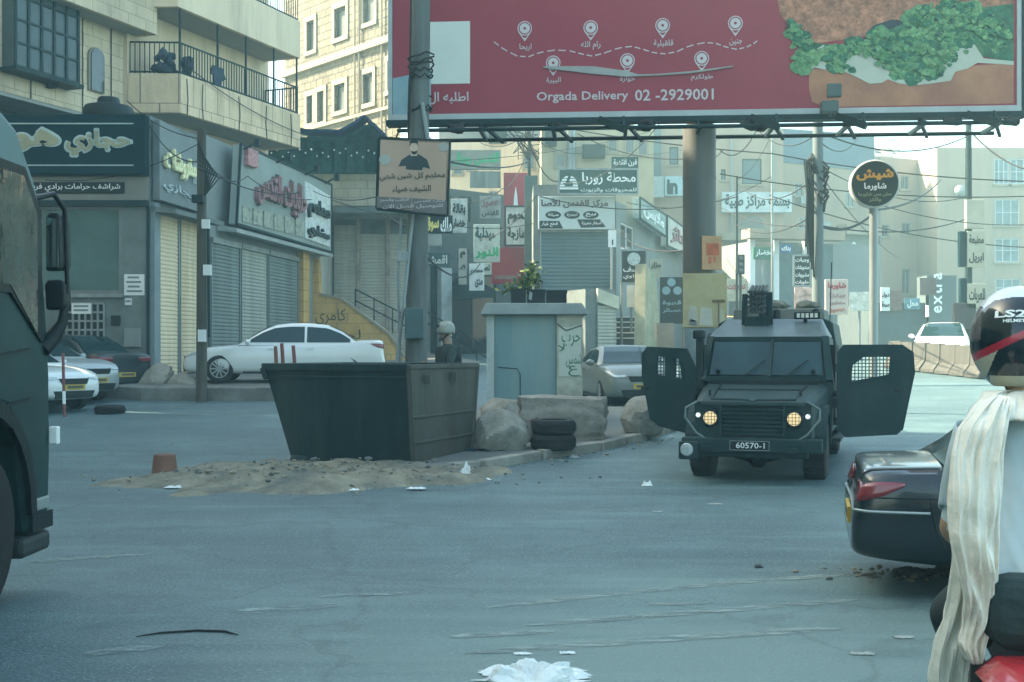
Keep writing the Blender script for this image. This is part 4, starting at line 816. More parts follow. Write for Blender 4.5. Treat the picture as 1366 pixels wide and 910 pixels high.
for k in range(5): MB().box(-.42+k*.04, .42+k*.05, k*.35, 2.2, z0-.4 if k == 0 else z0+.21*k-.20, z0+.21*k).build('step', M('step_riser', (.05, .065, .065), .8), t); MB().box(-.42+k*.04, .42+k*.05, k*.35-.03, k*.35+.12, z0+.21*k+.002, z0+.21*k+.045).build('nosing', white_sheet, t)
FGw = Face(852, 43, 880, 46)
t = thing('graffiti_wall', 'narrow tan wall end daubed with green paint left of the tall dark board', 'wall', FGw.loc, FGw.rz)
MB().prism([FGw.p(*q) for q in ((856, 500), (880, 500), (876, 430), (872, 372), (858, 352))], -.1, .3).build('wall', M('tan_render', (.33, .31, .21), .9, var=.25, scale=2, dirt=(.12, .2, .12), dfac=.6, dscale=1.5), t)
# terraces of houses filling the slope behind
F5 = Face(596, 84, 740, 84)
house('hillside_house', 'grey beige house with dark windows on the slope above the tan sign', F5, 165, M('hill_render', (.30, .27, .20), .9, var=.15, scale=.5, dirt=(.18, .165, .13), dfac=.7, streak=True), [(612, 176, 622, 190), (636, 176, 646, 190), (690, 174, 700, 190), (712, 176, 722, 192)], 8, mull=0)
F6 = Face(700, 78, 845, 78)
house('hillside_house', 'pale upper house with two rows of windows behind the cream one', F6, 166, M('hill_render_pale', (.36, .32, .23), .9, var=.12, scale=.5, dirt=(.22, .2, .15), dfac=.7, streak=True), [(745, 172, 752, 186), (812, 174, 820, 190), (828, 174, 836, 190)], 8, mull=0)
for nm, F, cells in (('beige_house', FM1, ((606, 212, 616, 232), (626, 212, 634, 226), (700, 205, 712, 225), (722, 206, 732, 226))), ('cream_house', FM2, ((742, 208, 752, 222), (812, 186, 822, 202), (835, 186, 845, 204), (852, 190, 862, 206)))):
    tt = bpy.data.objects[nm]
    for c in cells:
        x0, x1, z0, z1 = F.r(*c); w_ = MB().box(x0-.15, x1+.15, -.10, -.003, z0-.15, z0).box(x0-.12, x0, -.06, -.003, z0, z1).box(x1, x1+.12, -.06, -.003, z0, z1).box(x0-.12, x1+.12, -.07, -.003, z1, z1+.18).build('window', limestone, tt); MB().box(x0, x1, -.02, -.004, z0, z1).build('pane', window_glass, w_)
# ------------------------------------------------------------------ billboard on its thick pillar
FL = Face(518, 20.6, 1362, 19.8)
t = thing('billboard', 'wide dark red food delivery billboard on a thick round pillar', 'billboard', FL.loc, FL.rz)
BZ, BT = 5.57, 9.7
px_ = FL.s(936); pcol = M('painted_steel_pillar', (.12, .125, .115), .6, .2, var=.25, scale=1.2, streak=True, dirt=(.17, .125, .085), dfac=.75, dscale=.8)
gp = gz(XA(936, 20.6), 20.6)
MB().tube([(px_, .5, gp-.2), (px_, .5, BZ-.05)], .285, 28).build('pillar', pcol, t, smooth=40)
for z in (2.9, 4.6): MB().tube([(px_, .5, z), (px_, .5, z+.03)], .292, 28).build('weld_band', pcol, t, smooth=40)
vinyl = M('dark_red_vinyl', (.27, .040, .060), .5, var=.07, scale=.7, bump=.08, bscale=3)
MB().box(.07, FL.L-.07, 0, .12, BZ+.12, BT).build('panel', vinyl, t)
fr = MB(); fr.box(0, FL.L, -.03, .14, BZ+.02, BZ+.12).box(0, .07, -.03, .14, BZ+.12, BT).box(FL.L-.07, FL.L, -.03, .14, BZ+.12, BT); fr.build('frame', M('pale_frame_strip', (.36, .40, .40), .5, var=.12), t)
tr = MB(); tr.box(-.03, FL.L+.05, -.06, .2, BZ-.07, BZ+.02).box(FL.L+.003, FL.L+.09, -.05, .2, BZ-.07, BT)
for y in (-.25, .75): tr.tube([(.2, y, BZ-.2), (FL.L-.2, y, BZ-.2)], .035, 8)
for k in range(9):
    x = .4+k*(FL.L-.8)/8; tr.bar((x, -.3, BZ-.2), (x, .8, BZ-.2), .06).bar((x, -.25, BZ-.2), (x, -.02, BZ-.06), .05).bar((x, .1, BZ-.06), (x+.3, .75, BZ-.25), .05)
for x, d in ((FL.s(1113), 1), (FL.s(1285), 1), (FL.s(800), 1), (FL.s(1000), 1)): tr.bar((x, -.2, BZ-.05), (x+.42*d, -.5, BZ-.28), .07, .12); tr.bar((x+.40, -.48, BZ-.27), (x+.40, -.3, BZ-.03), .04)
tr.build('truss', dark_metal, t)
for k, u in enumerate((612, 745, 860, 1000, 1018, 1270, 1345)): MB().blob((FL.s(u), -.1, BZ-.15), .13, 2, .8, k, (1.2, .7, .7)).build('cable_bundle', cable_mat, t)
# face graphics
wb = MB(); x0, x1, z0, z1 = FL.r(565, 29, 627, 112); wb.box(x0, x1, -.006, 0, z0, z1); wb.build('white_square', M('print_white', (.56, .60, .56), .5, var=.04), t)
pw = M('print_pale_pink', (.50, .45, .46), .5, var=.05)
def bt(st, px, bold=.006): x0, x1, z0, z1 = FL.r(*px); MB().text(st, x0, x1, z0, z1, -.005, bold, .008).build('lettering', pw, t)
bt('اطلبه ال', (571, 123, 625, 139), .012); bt('Orgada Delivery', (716, 122, 838, 137), .012); bt('02 -2929001', (847, 119, 952, 134), .012)
for st, px in (('اريحا', (693, 58, 709, 68)), ('رام الله', (775, 55, 801, 67)), ('قلقيلية', (872, 53, 898, 63)), ('جنين', (973, 52, 990, 61)), ('البيرة', (729, 103, 748, 112)), ('حوارة', (827, 101, 847, 110)), ('طولكرم', (922, 99, 951, 108))): bt(st, px, .006)
for u, v in ((700, 38), (788, 37), (884, 34), (981, 31), (738, 84), (837, 81), (936, 78)):
    c = FL.p(u, v); q = FL.L/844; pm = MB()
    def ring(r0, r1, n=20):
        for k in range(n):
            a, e = 2*math.pi*k/n, 2*math.pi*(k+1)/n; pm.poly([(c[0]+r*math.cos(z)*q, -.006, c[1]+r*math.sin(z)*q) for r, z in ((r0, a), (r0, e), (r1, e), (r1, a))][::-1])
    ring(2.0, 7.0); ring(8.6, 9.9)
    for sgn in (-1, 1): pm.bar((c[0]+sgn*8.3*q, -.005, c[1]-4.5*q), (c[0], -.005, c[1]-16.5*q), 1.3*q, .004, up=(0, 1, 0))
    a = c[0], c[1]-16*q; pm.poly([(a[0]-2*q, -.0061, a[1]+3*q), (a[0], -.0061, a[1]-2*q), (a[0]+2*q, -.0061, a[1]+3*q)]); pm.build('map_pin', pw, t)
wave = [(659, 56), (672, 66), (690, 75), (705, 76), (720, 70), (740, 67), (760, 68), (775, 72), (790, 75), (806, 71), (825, 64), (843, 62), (858, 66), (873, 71), (888, 72), (903, 69), (920, 61), (940, 57), (955, 58), (968, 63), (983, 66), (996, 63), (1008, 57), (1016, 48)]
pm = MB(); pts = []
for a, b in zip(wave, wave[1:]): pts += [(a[0]+(b[0]-a[0])*k/4, a[1]+(b[1]-a[1])*k/4) for k in range(4)]
for k in range(0, len(pts)-2, 3): a, b = FL.p(*pts[k]), FL.p(*pts[k+2]); pm.bar((a[0], -.004, a[1]), (b[0], -.004, b[1]), .018, .004, up=(0, 1, 0))
pm.build('dashed_line', pw, t)
tape = MB(); tpx = [(725, 90, 1), (740, 91, 2), (790, 94, 5), (835, 99, 4), (852, 101, 1.2), (880, 100, 1), (920, 97, 1.2), (950, 93, 1), (978, 89, .8)]
for a, b in zip(tpx, tpx[1:]): tape.hexa([(*FL.p(a[0], a[1]+a[2])[:1], -.03, FL.p(a[0], a[1]+a[2])[1]), (FL.p(b[0], b[1]+b[2])[0], -.03, FL.p(b[0], b[1]+b[2])[1]), (FL.p(b[0], b[1]+b[2])[0], -.008, FL.p(b[0], b[1]+b[2])[1]), (FL.p(a[0], a[1]+a[2])[0], -.008, FL.p(a[0], a[1]+a[2])[1])], [(FL.p(a[0], a[1]-a[2])[0], -.035, FL.p(a[0], a[1]-a[2])[1]), (FL.p(b[0], b[1]-b[2])[0], -.035, FL.p(b[0], b[1]-b[2])[1]), (FL.p(b[0], b[1]-b[2])[0], -.008, FL.p(b[0], b[1]-b[2])[1]), (FL.p(a[0], a[1]-a[2])[0], -.008, FL.p(a[0], a[1]-a[2])[1])])
tape.build('loose_tape', M('dull_grey_tape', (.30, .30, .29), .5), t)
MB().prism([FL.p(*q) for q in ((524, 161), (551, 154), (575, 148), (575, 93), (553, 99), (524, 105))], -.02, -.003).build('torn_corner', M('torn_pale_backing', (.22, .34, .38), .6, var=.15, scale=2), t)
# printed burger: flat layers of print
def ppoly(name, px, mat, y, th=.002): return MB().prism([FL.p(*q) for q in px], y-th, y).build(name, mat, t)
bun = M('print_bun', (.36, .165, .095), .5, var=.2, scale=1.4, bump=0, dirt=(.25, .095, .075), dfac=.8, dscale=.9)
ppoly('printed_bun', [(1079, 100), (1084, 92), (1120, 95), (1200, 95), (1352, 84), (1352, 138), (1100, 143), (1083, 136), (1079, 120)], bun, -.003)
ppoly('printed_patty', [(1028, 4-70), (1352, -70), (1352, 40), (1300, 30), (1200, 40), (1130, 52), (1090, 58), (1065, 45), (1040, 20)], M('print_patty', (.36, .16, .10), .5, var=.6, scale=8, bump=0, dirt=(.12, .06, .055), dfac=.8, dscale=2.5), -.004)
ppoly('printed_shade', [(1150, 55), (1165, 34), (1190, 26), (1215, 30), (1200, 48), (1170, 62)], M('print_dark', (.035, .05, .06), .5, var=.3, bump=0), -.0065)
ppoly('printed_filling', [(1060, 50), (1090, 58), (1140, 62), (1230, 20), (1352, 5), (1352, 84), (1285, 70), (1240, 96), (1180, 84), (1140, 74), (1076, 90), (1066, 70)], M('print_deep_green', (.035, .12, .07), .5, var=.6, scale=6, bump=0, dirt=(.12, .2, .1), dfac=.6, dscale=5), -.0068)
ppoly('printed_sauce', [(1074, 94), (1082, 86), (1086, 68), (1098, 60), (1106, 66), (1106, 78), (1128, 86), (1130, 70), (1150, 66), (1165, 78), (1180, 86), (1210, 98), (1235, 104), (1262, 76), (1285, 56), (1300, 60), (1312, 78), (1352, 82), (1352, 87), (1304, 84), (1290, 92), (1274, 96), (1268, 108), (1240, 112), (1220, 114), (1200, 112), (1184, 106), (1176, 111), (1160, 112), (1140, 102), (1125, 95), (1098, 93), (1086, 90), (1080, 94)], M('print_sauce', (.40, .42, .35), .5, var=.1, scale=1.5, bump=0), -.009)
lr = random.Random(4); gl = [M('print_leaf_pale', (.15, .28, .13), .5, var=.5, scale=14, bump=0, dirt=(.05, .15, .08), dfac=.7, dscale=9), M('print_leaf', (.075, .20, .09), .5, var=.6, scale=14, bump=0, dirt=(.20, .30, .16), dfac=.7, dscale=11), M('print_leaf_dark', (.03, .125, .075), .5, var=.5, scale=8, bump=0), M('print_leaf_deep', (.015, .06, .055), .5, var=.4, scale=8, bump=0)]
lf = MB(); region = [(1062, 40), (1068, 60), (1072, 78), (1110, 74), (1125, 82), (1150, 62), (1175, 72), (1195, 90), (1225, 100), (1245, 88), (1262, 72), (1285, 50), (1250, 38), (1215, 45), (1180, 50), (1160, 58), (1140, 62), (1225, 25), (1240, 15), (1260, 20), (1285, 25), (1300, 35), (1235, 70), (1210, 72), (1205, 58), (1260, 45), (1322, 48), (1335, 62), (1320, 30), (1345, 40), (1215, 85), (1185, 78), (1240, 95), (1285, 15), (1268, 8)]
ly = -.0095
for k in range(520):
    u, v = lr.choice(region); u += lr.gauss(0, 7); v += lr.gauss(0, 6); r = lr.uniform(9, 15) if k < 70 else lr.uniform(2, 6)
    if v > 106 or u > 1347: continue
    n_ = 30; ph = lr.uniform(0, 6); lf.mi = lr.choice((0, 0, 1, 1, 1, 2, 2, 3)); ly -= .00003
    if lf.mi == 3: r *= .5
    pts = [(u+r*(1+.10*math.sin(3*a+ph)+.09*math.sin(11*a+2*ph))*math.cos(a), v+.8*r*(1+.10*math.sin(3*a+ph)+.09*math.cos(9*a+ph))*math.sin(a)) for a in [2*math.pi*j/n_ for j in range(n_)]]
    lf.poly([(FL.p(*q)[0], ly, FL.p(*q)[1]) for q in pts])
    if lf.mi < 3:
        for j in range(4):
            a = ph+j*1.5; lf.mi = lr.choice((0, 2)); ly -= .00001; w0 = .35
            q = [(u+r*.15*math.cos(a+1.5), v+r*.15*math.sin(a+1.5)), (u+r*.8*math.cos(a), v+r*.65*math.sin(a)), (u+r*.8*math.cos(a+w0), v+r*.65*math.sin(a+w0))]; lf.poly([(FL.p(*c)[0], ly, FL.p(*c)[1]) for c in q])
lf.build('printed_leaves', gl, t)
# flood lamp
x0, x1, z0, z1 = FL.r(1097, 120, 1115, 141); b = MB().box(x0, x1, -.50, -.38, z0+.05, z1).box(x0-.1, x1-.05, -.52, -.3, z0-.2, z0-.02); b.bar(((x0+x1)/2, -.4, z0), ((x0+x1)/2, -.05, BZ-.03), .05); b.build('flood_lamp', M('lamp_housing', (.07, .10, .10), .5), t, bevel=.01)
# posters pasted on the pillar
def paper(label, F, px, mat, extra=()):
    x0, x1, z0, z1 = F.r(*px); t = thing('poster', label, 'poster', F.loc, F.rz); MB().box(x0, x1, -.03, 0, z0, z1).build('sheet', mat, t, bevel=.004)
    for nm, q, mt in extra: a = F.r(*q); MB().box(a[0], a[1], -.034, -.0305, a[2], a[3]).build(nm, mt, t)
    return t
FPp = Face(906, 20.22, 972, 20.22)
paper('orange edged poster high on the billboard pillar', Face(932, 20.30, 966, 20.42), (936, 315, 962, 360), M('orange_poster', (.40, .24, .13), .7, var=.2, scale=3), [('red_print', (941, 325, 958, 341), M('poster_red', (.40, .11, .05), .6, var=.3, scale=6)), ('red_print', (944, 343, 948, 352), M('poster_red', (.4, .11, .05))), ('red_print', (951, 343, 954, 350), M('poster_red', (.4, .11, .05)))])
t = thing('notice_board', 'tan board with torn papers strapped to the billboard pillar', 'notice board', FPp.loc, FPp.rz)
x0, x1, z0, z1 = FPp.r(911, 365, 969, 437); MB().box(x0, x1, -.06, 0, z0, z1).build('board', M('tan_board', (.38, .33, .185), .8, var=.14, scale=3, dirt=(.25, .20, .11), dfac=.7, dscale=3), t, bevel=.005)
for px, c in (((917, 410, 930, 430), (.38, .36, .3)), ((932, 412, 950, 435), (.42, .40, .33)), ((955, 413, 966, 434), (.40, .37, .26)), ((918, 428, 929, 435), (.16, .17, .17))): a = FPp.r(*px); MB().prism([(a[0], a[2]+.02), (a[1], a[2]), (a[1]-.02, a[3]), (a[0]+.03, a[3]+.03)], -.066, -.061).build('torn_paper', M('torn_paper_%.2f' % c[0], c, .8, var=.15, scale=5), t)
a = FPp.r(955, 402, 961, 436); b = MB().bar(((a[0]+a[1])/2, -.068, a[2]), ((a[0]+a[1])/2, -.068, a[3]), .03, .01); a = FPp.r(949, 400, 966, 404); b.box(a[0], a[1], -.07, -.062, a[2], a[3]); b.build('wire', M('rust_wire', (.12, .09, .05)), t)
t = thing('junction_box', 'grey steel box under the tan board at the pillar foot', 'junction box', FPp.loc, FPp.rz)
x0, x1, z0, z1 = FPp.r(913, 438, 968, 520); MB().box(x0, x1, -.05, .15, z0, z1).build('cabinet', M('grey_cabinet', (.20, .235, .23), .6, var=.25, scale=3, dirt=(.10, .12, .12), dfac=.7), t, bevel=.01)
a = FPp.r(944, 445, 957, 500); MB().box(a[0], a[1], -.09, -.052, a[2], a[3]).build('label_panel', M('grey_cabinet_dark', (.06, .08, .08)), t)

# ------------------------------------------------------------------ poles
t = thing('utility_pole', 'thick weathered utility pole wrapped in cable rising before the billboard edge', 'utility pole', (XA(554, 19.2), 19.2, 0), 0)
lean = XA(562, 19.2)-XA(554, 19.2)
MB().tube([(0, 0, gz(-1.5, 19.2)-.3), (lean*.5, 0, 4.5), (lean*1.25, 0, 8.6)], [.19, .165, .14], 14).build('pole', M('grey_pole_wood', (.115, .13, .125), .85, var=.35, scale=4, bump=.5, streak=True), t, smooth=50)
cw = MB(); lr = random.Random(2)
for z in [ZA(v, 19.2) for v in (76, 83, 88, 96, 104, 145, 148)]:
    n_ = 16; rr = .16+lr.uniform(.01, .05); cw.tube([(lean*.95+rr*math.cos(a), rr*math.sin(a), z+.04*math.sin(a+lr.uniform(0, 3))) for a in [2*math.pi*k/n_ for k in range(n_+1)]], .014, 5)
for k in range(5): cw.tube([(lean*.9+lr.uniform(-.2, -.12), -.12, 5.7+lr.uniform(0, 2.5)), (lean*.9+lr.uniform(-.22, -.15), -.16, 5.4), (lean*.8-.18, -.1, 5.0)], .012, 5)
cw.build('cable_wrap', cable_mat, t)
MB().tube([(-.02, -.17, ZA(285, 19.2)), (-.16, -.2, ZA(400, 19.2)), (-.30, -.1, ZA(490, 19.2))], .028, 8).tube([(.12, -.17, ZA(140, 19.2)), (.22, -.17, ZA(190, 19.2))], .035, 8).tube([(-.20, -.1, ZA(280, 19.2)), (-.27, -.1, ZA(360, 19.2)), (-.23, -.05, 1.0)], .022, 8).build('conduit', M('pale_conduit', (.22, .26, .26), .5), t)
MB().box(-.14, .16, -.36, -.17, ZA(452, 19.2), ZA(412, 19.2)).build('meter_box', M('teal_box', (.06, .10, .105), .5, var=.15), t, bevel=.012)
MB().box(-.26, -.1, -.26, -.19, ZA(350, 19.2), ZA(337, 19.2)).build('plate', grey_metal, t)
FP1 = Face(503, 18.95, 602, 18.75)
t = thing('shirt_poster_sign', 'dusty tan poster of a man in a dark shirt strapped to the utility pole', 'poster sign', FP1.loc, FP1.rz)
tan = M('tan_poster', (.40, .29, .22), .6, var=.06, scale=1)
pts = [FP1.p(*q) for q in ((504, 279), (597, 288), (600, 190), (507, 185))]
MB().prism(pts, -.06, -.02).build('board', tan, t); fb = MB()
for a, b in zip(pts, pts[1:]+pts[:1]): fb.bar((a[0], -.03, a[1]), (b[0], -.03, b[1]), .05, .06, up=(0, 1, 0))
fb.build('frame', dark_metal, t)
def dsk(mb, px, y, n=18): mb.prism([FP1.p(*q) for q in px], y-.003, y)
def oval(u, v, a, b, n=18): return [(u+a*math.cos(2*math.pi*k/n), v+b*math.sin(2*math.pi*k/n)) for k in range(n)]
b = MB(); dsk(b, [(533, 223), (537, 214), (545, 209), (550, 206), (558, 206), (564, 209), (571, 214), (575, 226), (566, 224), (564, 228), (543, 227), (543, 222)], -.061); b.build('printed_shirt', M('print_navy', (.035, .055, .06), .6), t)
b = MB(); dsk(b, oval(553.5, 199, 5.4, 8), -.064); dsk(b, [(550, 204), (557, 204), (558, 209), (549, 209)], -.0635); b.build('printed_face', M('print_skin', (.52, .40, .31), .6), t)
b = MB(); dsk(b, [(548, 196), (548, 190), (551, 187.5), (556, 187.5), (559, 190), (559, 196), (557.5, 192), (550, 192)], -.0675); dsk(b, [(549, 201), (551, 206), (554, 207.5), (557, 206), (558.5, 201), (556, 203), (551, 203)], -.0675); b.build('printed_hair', M('print_black', (.02, .03, .03), .6), t)
b = MB(); dsk(b, oval(515, 214, 8, 7), -.0625); dsk(b, oval(593, 197, 7, 6), -.0625); b.build('printed_shape', M('print_pale', (.32, .34, .31), .6), t)
b = MB(); dsk(b, [(504, 263), (550, 265), (550, 280), (504, 278)], -.0625); dsk(b, [(551, 265), (597, 268), (597, 287), (551, 283)], -.0625); b.build('printed_band', M('print_brown_grey', (.145, .14, .135), .6), t)
ink = M('print_ink', (.045, .055, .05), .6)
for st, q, mt in (('محلهم كل شين شهي', (508, 231, 595, 242), ink), ('الشيف ضياء', (525, 248, 576, 258), ink), ('للطلب والحجز', (508, 265, 547, 270), pw), ('شارع القدس', (554, 267, 594, 272), pw), ('للتوصيل اتصل الان', (512, 273, 592, 279), pw)): x0, x1, z0, z1 = FP1.r(*q); MB().text(st, x0, x1, z0, z1, -.069, .012, .003).build('lettering', mt, t)
def shop_pole(name, label, u, Y, v_top, r, mat, gzoff=0, n=10):
    t = thing(name, label, 'utility pole', (XA(u, Y), Y, 0)); MB().tube([(0, 0, gz(XA(u, Y), Y)-.3), (0, 0, ZA(v_top, Y))], [r*1.1, r*.85], n).build('pole', mat, t, smooth=50); return t
t = shop_pole('wooden_pole', 'dark wooden pole with small white boxes before the grey shutters', 269, 27.0, 172, .115, wood_pole)
for u, v0, v1 in ((276, 294, 306), (278, 354, 368), (271, 440, 456)): x = XA(u, 27)-XA(269, 27); MB().box(x-.07, x+.1, -.2, -.1, ZA(v1, 27), ZA(v0, 27)).build('white_box', white_sheet, t)
b = MB().tube([(.16, -.05, ZA(300, 27)), (.18, -.05, ZA(450, 27))], .035, 8)
b.box(-.15, .1, -.3, -.1, ZA(272, 27), ZA(262, 27)); b.build('conduit', dark_metal, t)
b = MB()
for k in range(7): b.tube([(-.05, -.12, ZA(190+k*6, 27)), (.15+.05*k, -.2, ZA(215+k*4, 27)), (.1, -.13, ZA(262, 27))], .018, 5)
b.build('cable_wrap', cable_mat, t)
t = shop_pole('utility_pole', 'grey utility pole hung with cable rising behind the armoured truck', 1091, 31, 150, .15, M('grey_green_pole', (.12, .15, .15), .7, var=.2, streak=True))
b = MB(); lr = random.Random(9)
for k in range(26): z = ZA(205+lr.uniform(0, 85), 31); a = lr.uniform(0, 6.3); b.tube([(.15*math.cos(a), .15*math.sin(a), z), (.28*math.cos(a+.6), .28*math.sin(a+.6), z-.15), (.16*math.cos(a+1.2), .16*math.sin(a+1.2), z-.4)], .03, 5)
for k in range(5): b.tube([(-.38+.06*k, -.1, ZA(215, 31)), (-.32+.04*k, -.15, ZA(260, 31)), (-.34+.05*k, -.1, ZA(330+k*10, 31))], .025, 5)
b.build('cable_wrap', cable_mat, t)
t = shop_pole('slim_pole', 'slim dark pole in the market left of the red banner', 706, 50, 170, .08, dark_metal)
b = MB()
for k in range(14): z_ = ZA(188, 50); b.tube([(0, -.08, z_+lr.uniform(-.4, .4)), (lr.uniform(-1.1, .7), lr.uniform(-.4, .1), z_+lr.uniform(-.6, .6)), (lr.uniform(-.6, .4), -.2, z_+lr.uniform(-.9, .1)), (0, -.08, z_+lr.uniform(-.9, -.3))], .022, 5)
b.build('cable_wrap', cable_mat, t); MB().box(-.2, .35, -.2, .2, ZA(385, 50), ZA(235, 50)).build('cable_duct', M('teal_duct', (.05, .085, .085), .6, var=.25), t)
shop_pole('thin_pole', 'thin steel pole left of the round sign among hanging cables', 1030, 46, 170, .05, grey_metal)
shop_pole('thin_pole', 'thin tangled pole right of the billboard pillar', 983, 44, 235, .045, dark_metal)
t = thing('striped_post', 'black and white striped post before the slate panel', 'post', (XA(1237, 40), 40, 0)); z0, z1 = gz(XA(1237, 40), 40), ZA(392, 40)
for k in range(6): a, b = z0+(z1-z0)*k/6, z0+(z1-z0)*(k+1)/6; MB().tube([(0, 0, a), (0, 0, b)], .055, 8).build('band', black_plastic if k % 2 else white_paint, t)
MB().box(-.28, .28, -.09, -.06, ZA(394, 40), ZA(371, 40)).build('plate', M('brown_grey_plate', (.15, .13, .12), .6), t)
# round sign
t = thing('round_sign', 'round dark sign with orange script on a tall slim pole', 'sign', (XA(1166, 24), 24, 0), R(-8))
z_ = ZA(246, 24); b_ = MB().tube([(0, .06, gz(XA(1166, 24), 24)-.2), (0, .06, z_-.45)], .085, 14).build('pole', grey_metal, t, smooth=50)
MB().lathe([(.0, -.10), (.46, -.10), (.485, -.08), (.485, .10), (.46, .12), (0, .12)], (0, 0, z_), 40, 'y', cap=False).build('drum', M('sign_rim', (.42, .44, .42), .5), t, smooth=40)
MB().lathe([(0, -.112), (.452, -.112), (.452, -.101)], (0, 0, z_), 40, 'y', cap=False).build('face', M('round_sign_face', (.02, .04, .035), .4, var=.1), t)
for st, q, mt, bo in (('شيش', (-.36, .36, .06, .29), M('amber_letter', (.60, .30, .05), .5), .05), ('شاورما', (-.21, .22, -.14, .02), white_paint, .03), ('مش بس شاورما', (-.32, .32, -.26, -.17), M('olive_letter', (.30, .33, .18), .5), .01), ('واكثر', (-.12, .12, -.37, -.28), M('olive_letter', (.3, .33, .18)), .01)): MB().text(st, q[0], q[1], z_+q[2], z_+q[3], -.116, bo, .006).build('lettering', mt, t)

# ------------------------------------------------------------------ kiosk with its planters
FKs = Face(640, 21.2, 784, 21.2)
t = thing('kiosk', 'small concrete kiosk with blue grey door panel and graffiti covered pillar', 'kiosk', FKs.loc, FKs.rz)
s = FKs.s; zg = gz(0, 21.2); zr0, zr1 = FKs.z(700, 420), FKs.z(700, 409)
MB().box(s(660), s(742), .06, 1.5, zg, zr0).build('door_panel', M('blue_grey_panel_paint', (.16, .26, .27), .5, .1, var=.2, scale=1.2, streak=True, dirt=(.25, .30, .27), dfac=.8, dscale=1.4), t)
MB().box(s(649), s(659.5), 0, 1.5, zg, zr0).build('pillar', M('whitewashed_render', (.40, .44, .42), .85, var=.2, scale=3, dirt=(.2, .24, .24), dfac=.6), t)
pil = MB().box(s(742.5), s(777), -.02, 1.5, zg, zr0).build('pillar', M('postered_render', (.42, .42, .34), .85, var=.22, scale=3.5, dirt=(.24, .22, .17), dfac=.7, dscale=2), t)
MB().box(s(745), s(775), -.03, -.022, FKs.z(760, 502), FKs.z(760, 436)).build('pasted_sheet', M('pale_pasted_sheet', (.48, .51, .43), .8, var=.1, scale=3), pil)
gr = M('green_spray', (.05, .17, .10), .8)
for st, q in (('حرب', (749, 446, 774, 462)), ('لا', (744, 458, 754, 470)), ('شمس', (755, 472, 776, 490)), ('ع', (758, 488, 774, 502))): x0, x1, z0, z1 = FKs.r(*q); MB().text(st, x0, x1, z0, z1, -.033, .0, .004).build('graffiti', gr, pil)
MB().tube([(s(743), -.04, FKs.z(743, 432)), (s(755), -.05, FKs.z(755, 441)), (s(777), -.04, FKs.z(777, 434))], .008, 5).build('cable', cable_mat, t); MB().tube([(s(664), .04, FKs.z(664, 490)), (s(690), .04, FKs.z(690, 492)), (s(694), .03, FKs.z(694, 500)), (s(694), .03, FKs.z(694, 530))], .008, 5).build('cable', cable_mat, t)
x0, x1 = s(641), s(785)
MB().hexa([(x0, -.18, zr0), (x1, -.18, zr0), (x1-.02, 1.6, zr0), (x0+.02, 1.6, zr0)], [(x0+.10, -.08, zr1+.06), (x1-.12, -.08, zr1+.06), (x1-.12, 1.5, zr1+.06), (x0+.10, 1.5, zr1+.06)]).build('roof', M('grey_roof_slab', (.20, .235, .23), .8, var=.2, scale=2, bump=.3), t, bevel=.02)
for k, (u0, u1, lb) in enumerate(((681, 702, 'left black plastic crate on the kiosk roof'), (703, 728, 'middle black crate with a pale tag on the kiosk roof'), (729, 757, 'widest black crate on the kiosk roof beside the middle one'))):
    c = thing('planter_crate', lb, 'crate', (FKs.loc[0], FKs.loc[1], zr1+.06), 0, 'black crates on the kiosk roof'); z = zr1+.06; h = ZA(385+k, 21.2)-z
    m_ = MB(); a, b = s(u0)+.01, s(u1)-.01; m_.box(a, b, .1, .14, 0, h).box(a, b, .56, .6, 0, h).box(a, a+.03, .141, .559, 0, h).box(b-.03, b, .141, .559, 0, h).box(a+.031, b-.031, .141, .559, 0, .04); m_.box(a-.012, b+.012, .085, .12, h-.06, h+.004); m_.build('box', black_plastic, c)
    MB().box(a+.02, b-.02, .16, .55, .05, h-.05).build('soil', M('dark_soil', (.03, .028, .022), .95), c)
    if k == 1: MB().prism([(a+.02, .08), (a+.07, .05), (a+.09, .18), (a+.04, .22)], .078, .084).build('tag', grey_metal, c)
def leaves(mb, c, n, sp, sz, lr):
    for k in range(n):
        p = Vector(c)+Vector((lr.gauss(0, sp[0]), lr.gauss(0, sp[1]), lr.gauss(0, sp[2]))); a = Vector((lr.uniform(-1, 1), lr.uniform(-1, 1), lr.uniform(-.4, 1))).normalized()*sz*lr.uniform(.6, 1.3); b = a.cross(Vector((lr.uniform(-1, 1), lr.uniform(-1, 1), 1))).normalized()*a.length*.45
        mb.mi = lr.choice((0, 0, 1)); mb.poly([p, p+a*.5+b, p+a, p+a*.5-b])
leafm = [M('leaf_green', (.055, .11, .035), .6, var=.4, scale=5, bump=0), M('leaf_yellow', (.20, .22, .06), .6, var=.3, scale=5, bump=0)]
lr = random.Random(5)
t = thing('shrub', 'yellow green shrub rising behind the black crates on the kiosk', 'shrub', (XA(706, 23), 23, 0))
mb = MB()
for (dx, z, n_, sp) in ((-.05, ZA(377, 23), 200, (.09, .1, .10)), (.08, ZA(370, 23), 120, (.06, .08, .08)), (-.28, ZA(388, 23), 120, (.14, .1, .04)), (.02, ZA(358, 23), 40, (.04, .05, .06))): leaves(mb, (dx, 0, z), n_, sp, .085, lr)
mb.build('foliage', leafm, t)
mb = MB()
for k in range(6): mb.tube([(lr.uniform(-.05, .05), 0, gz(0, 23)), (lr.uniform(-.12, .12), 0, 1.8), (lr.uniform(-.4, .3), 0, ZA(375, 23))], [.03, .02, .008], 6)
mb.build('stem', wood_pole, t)

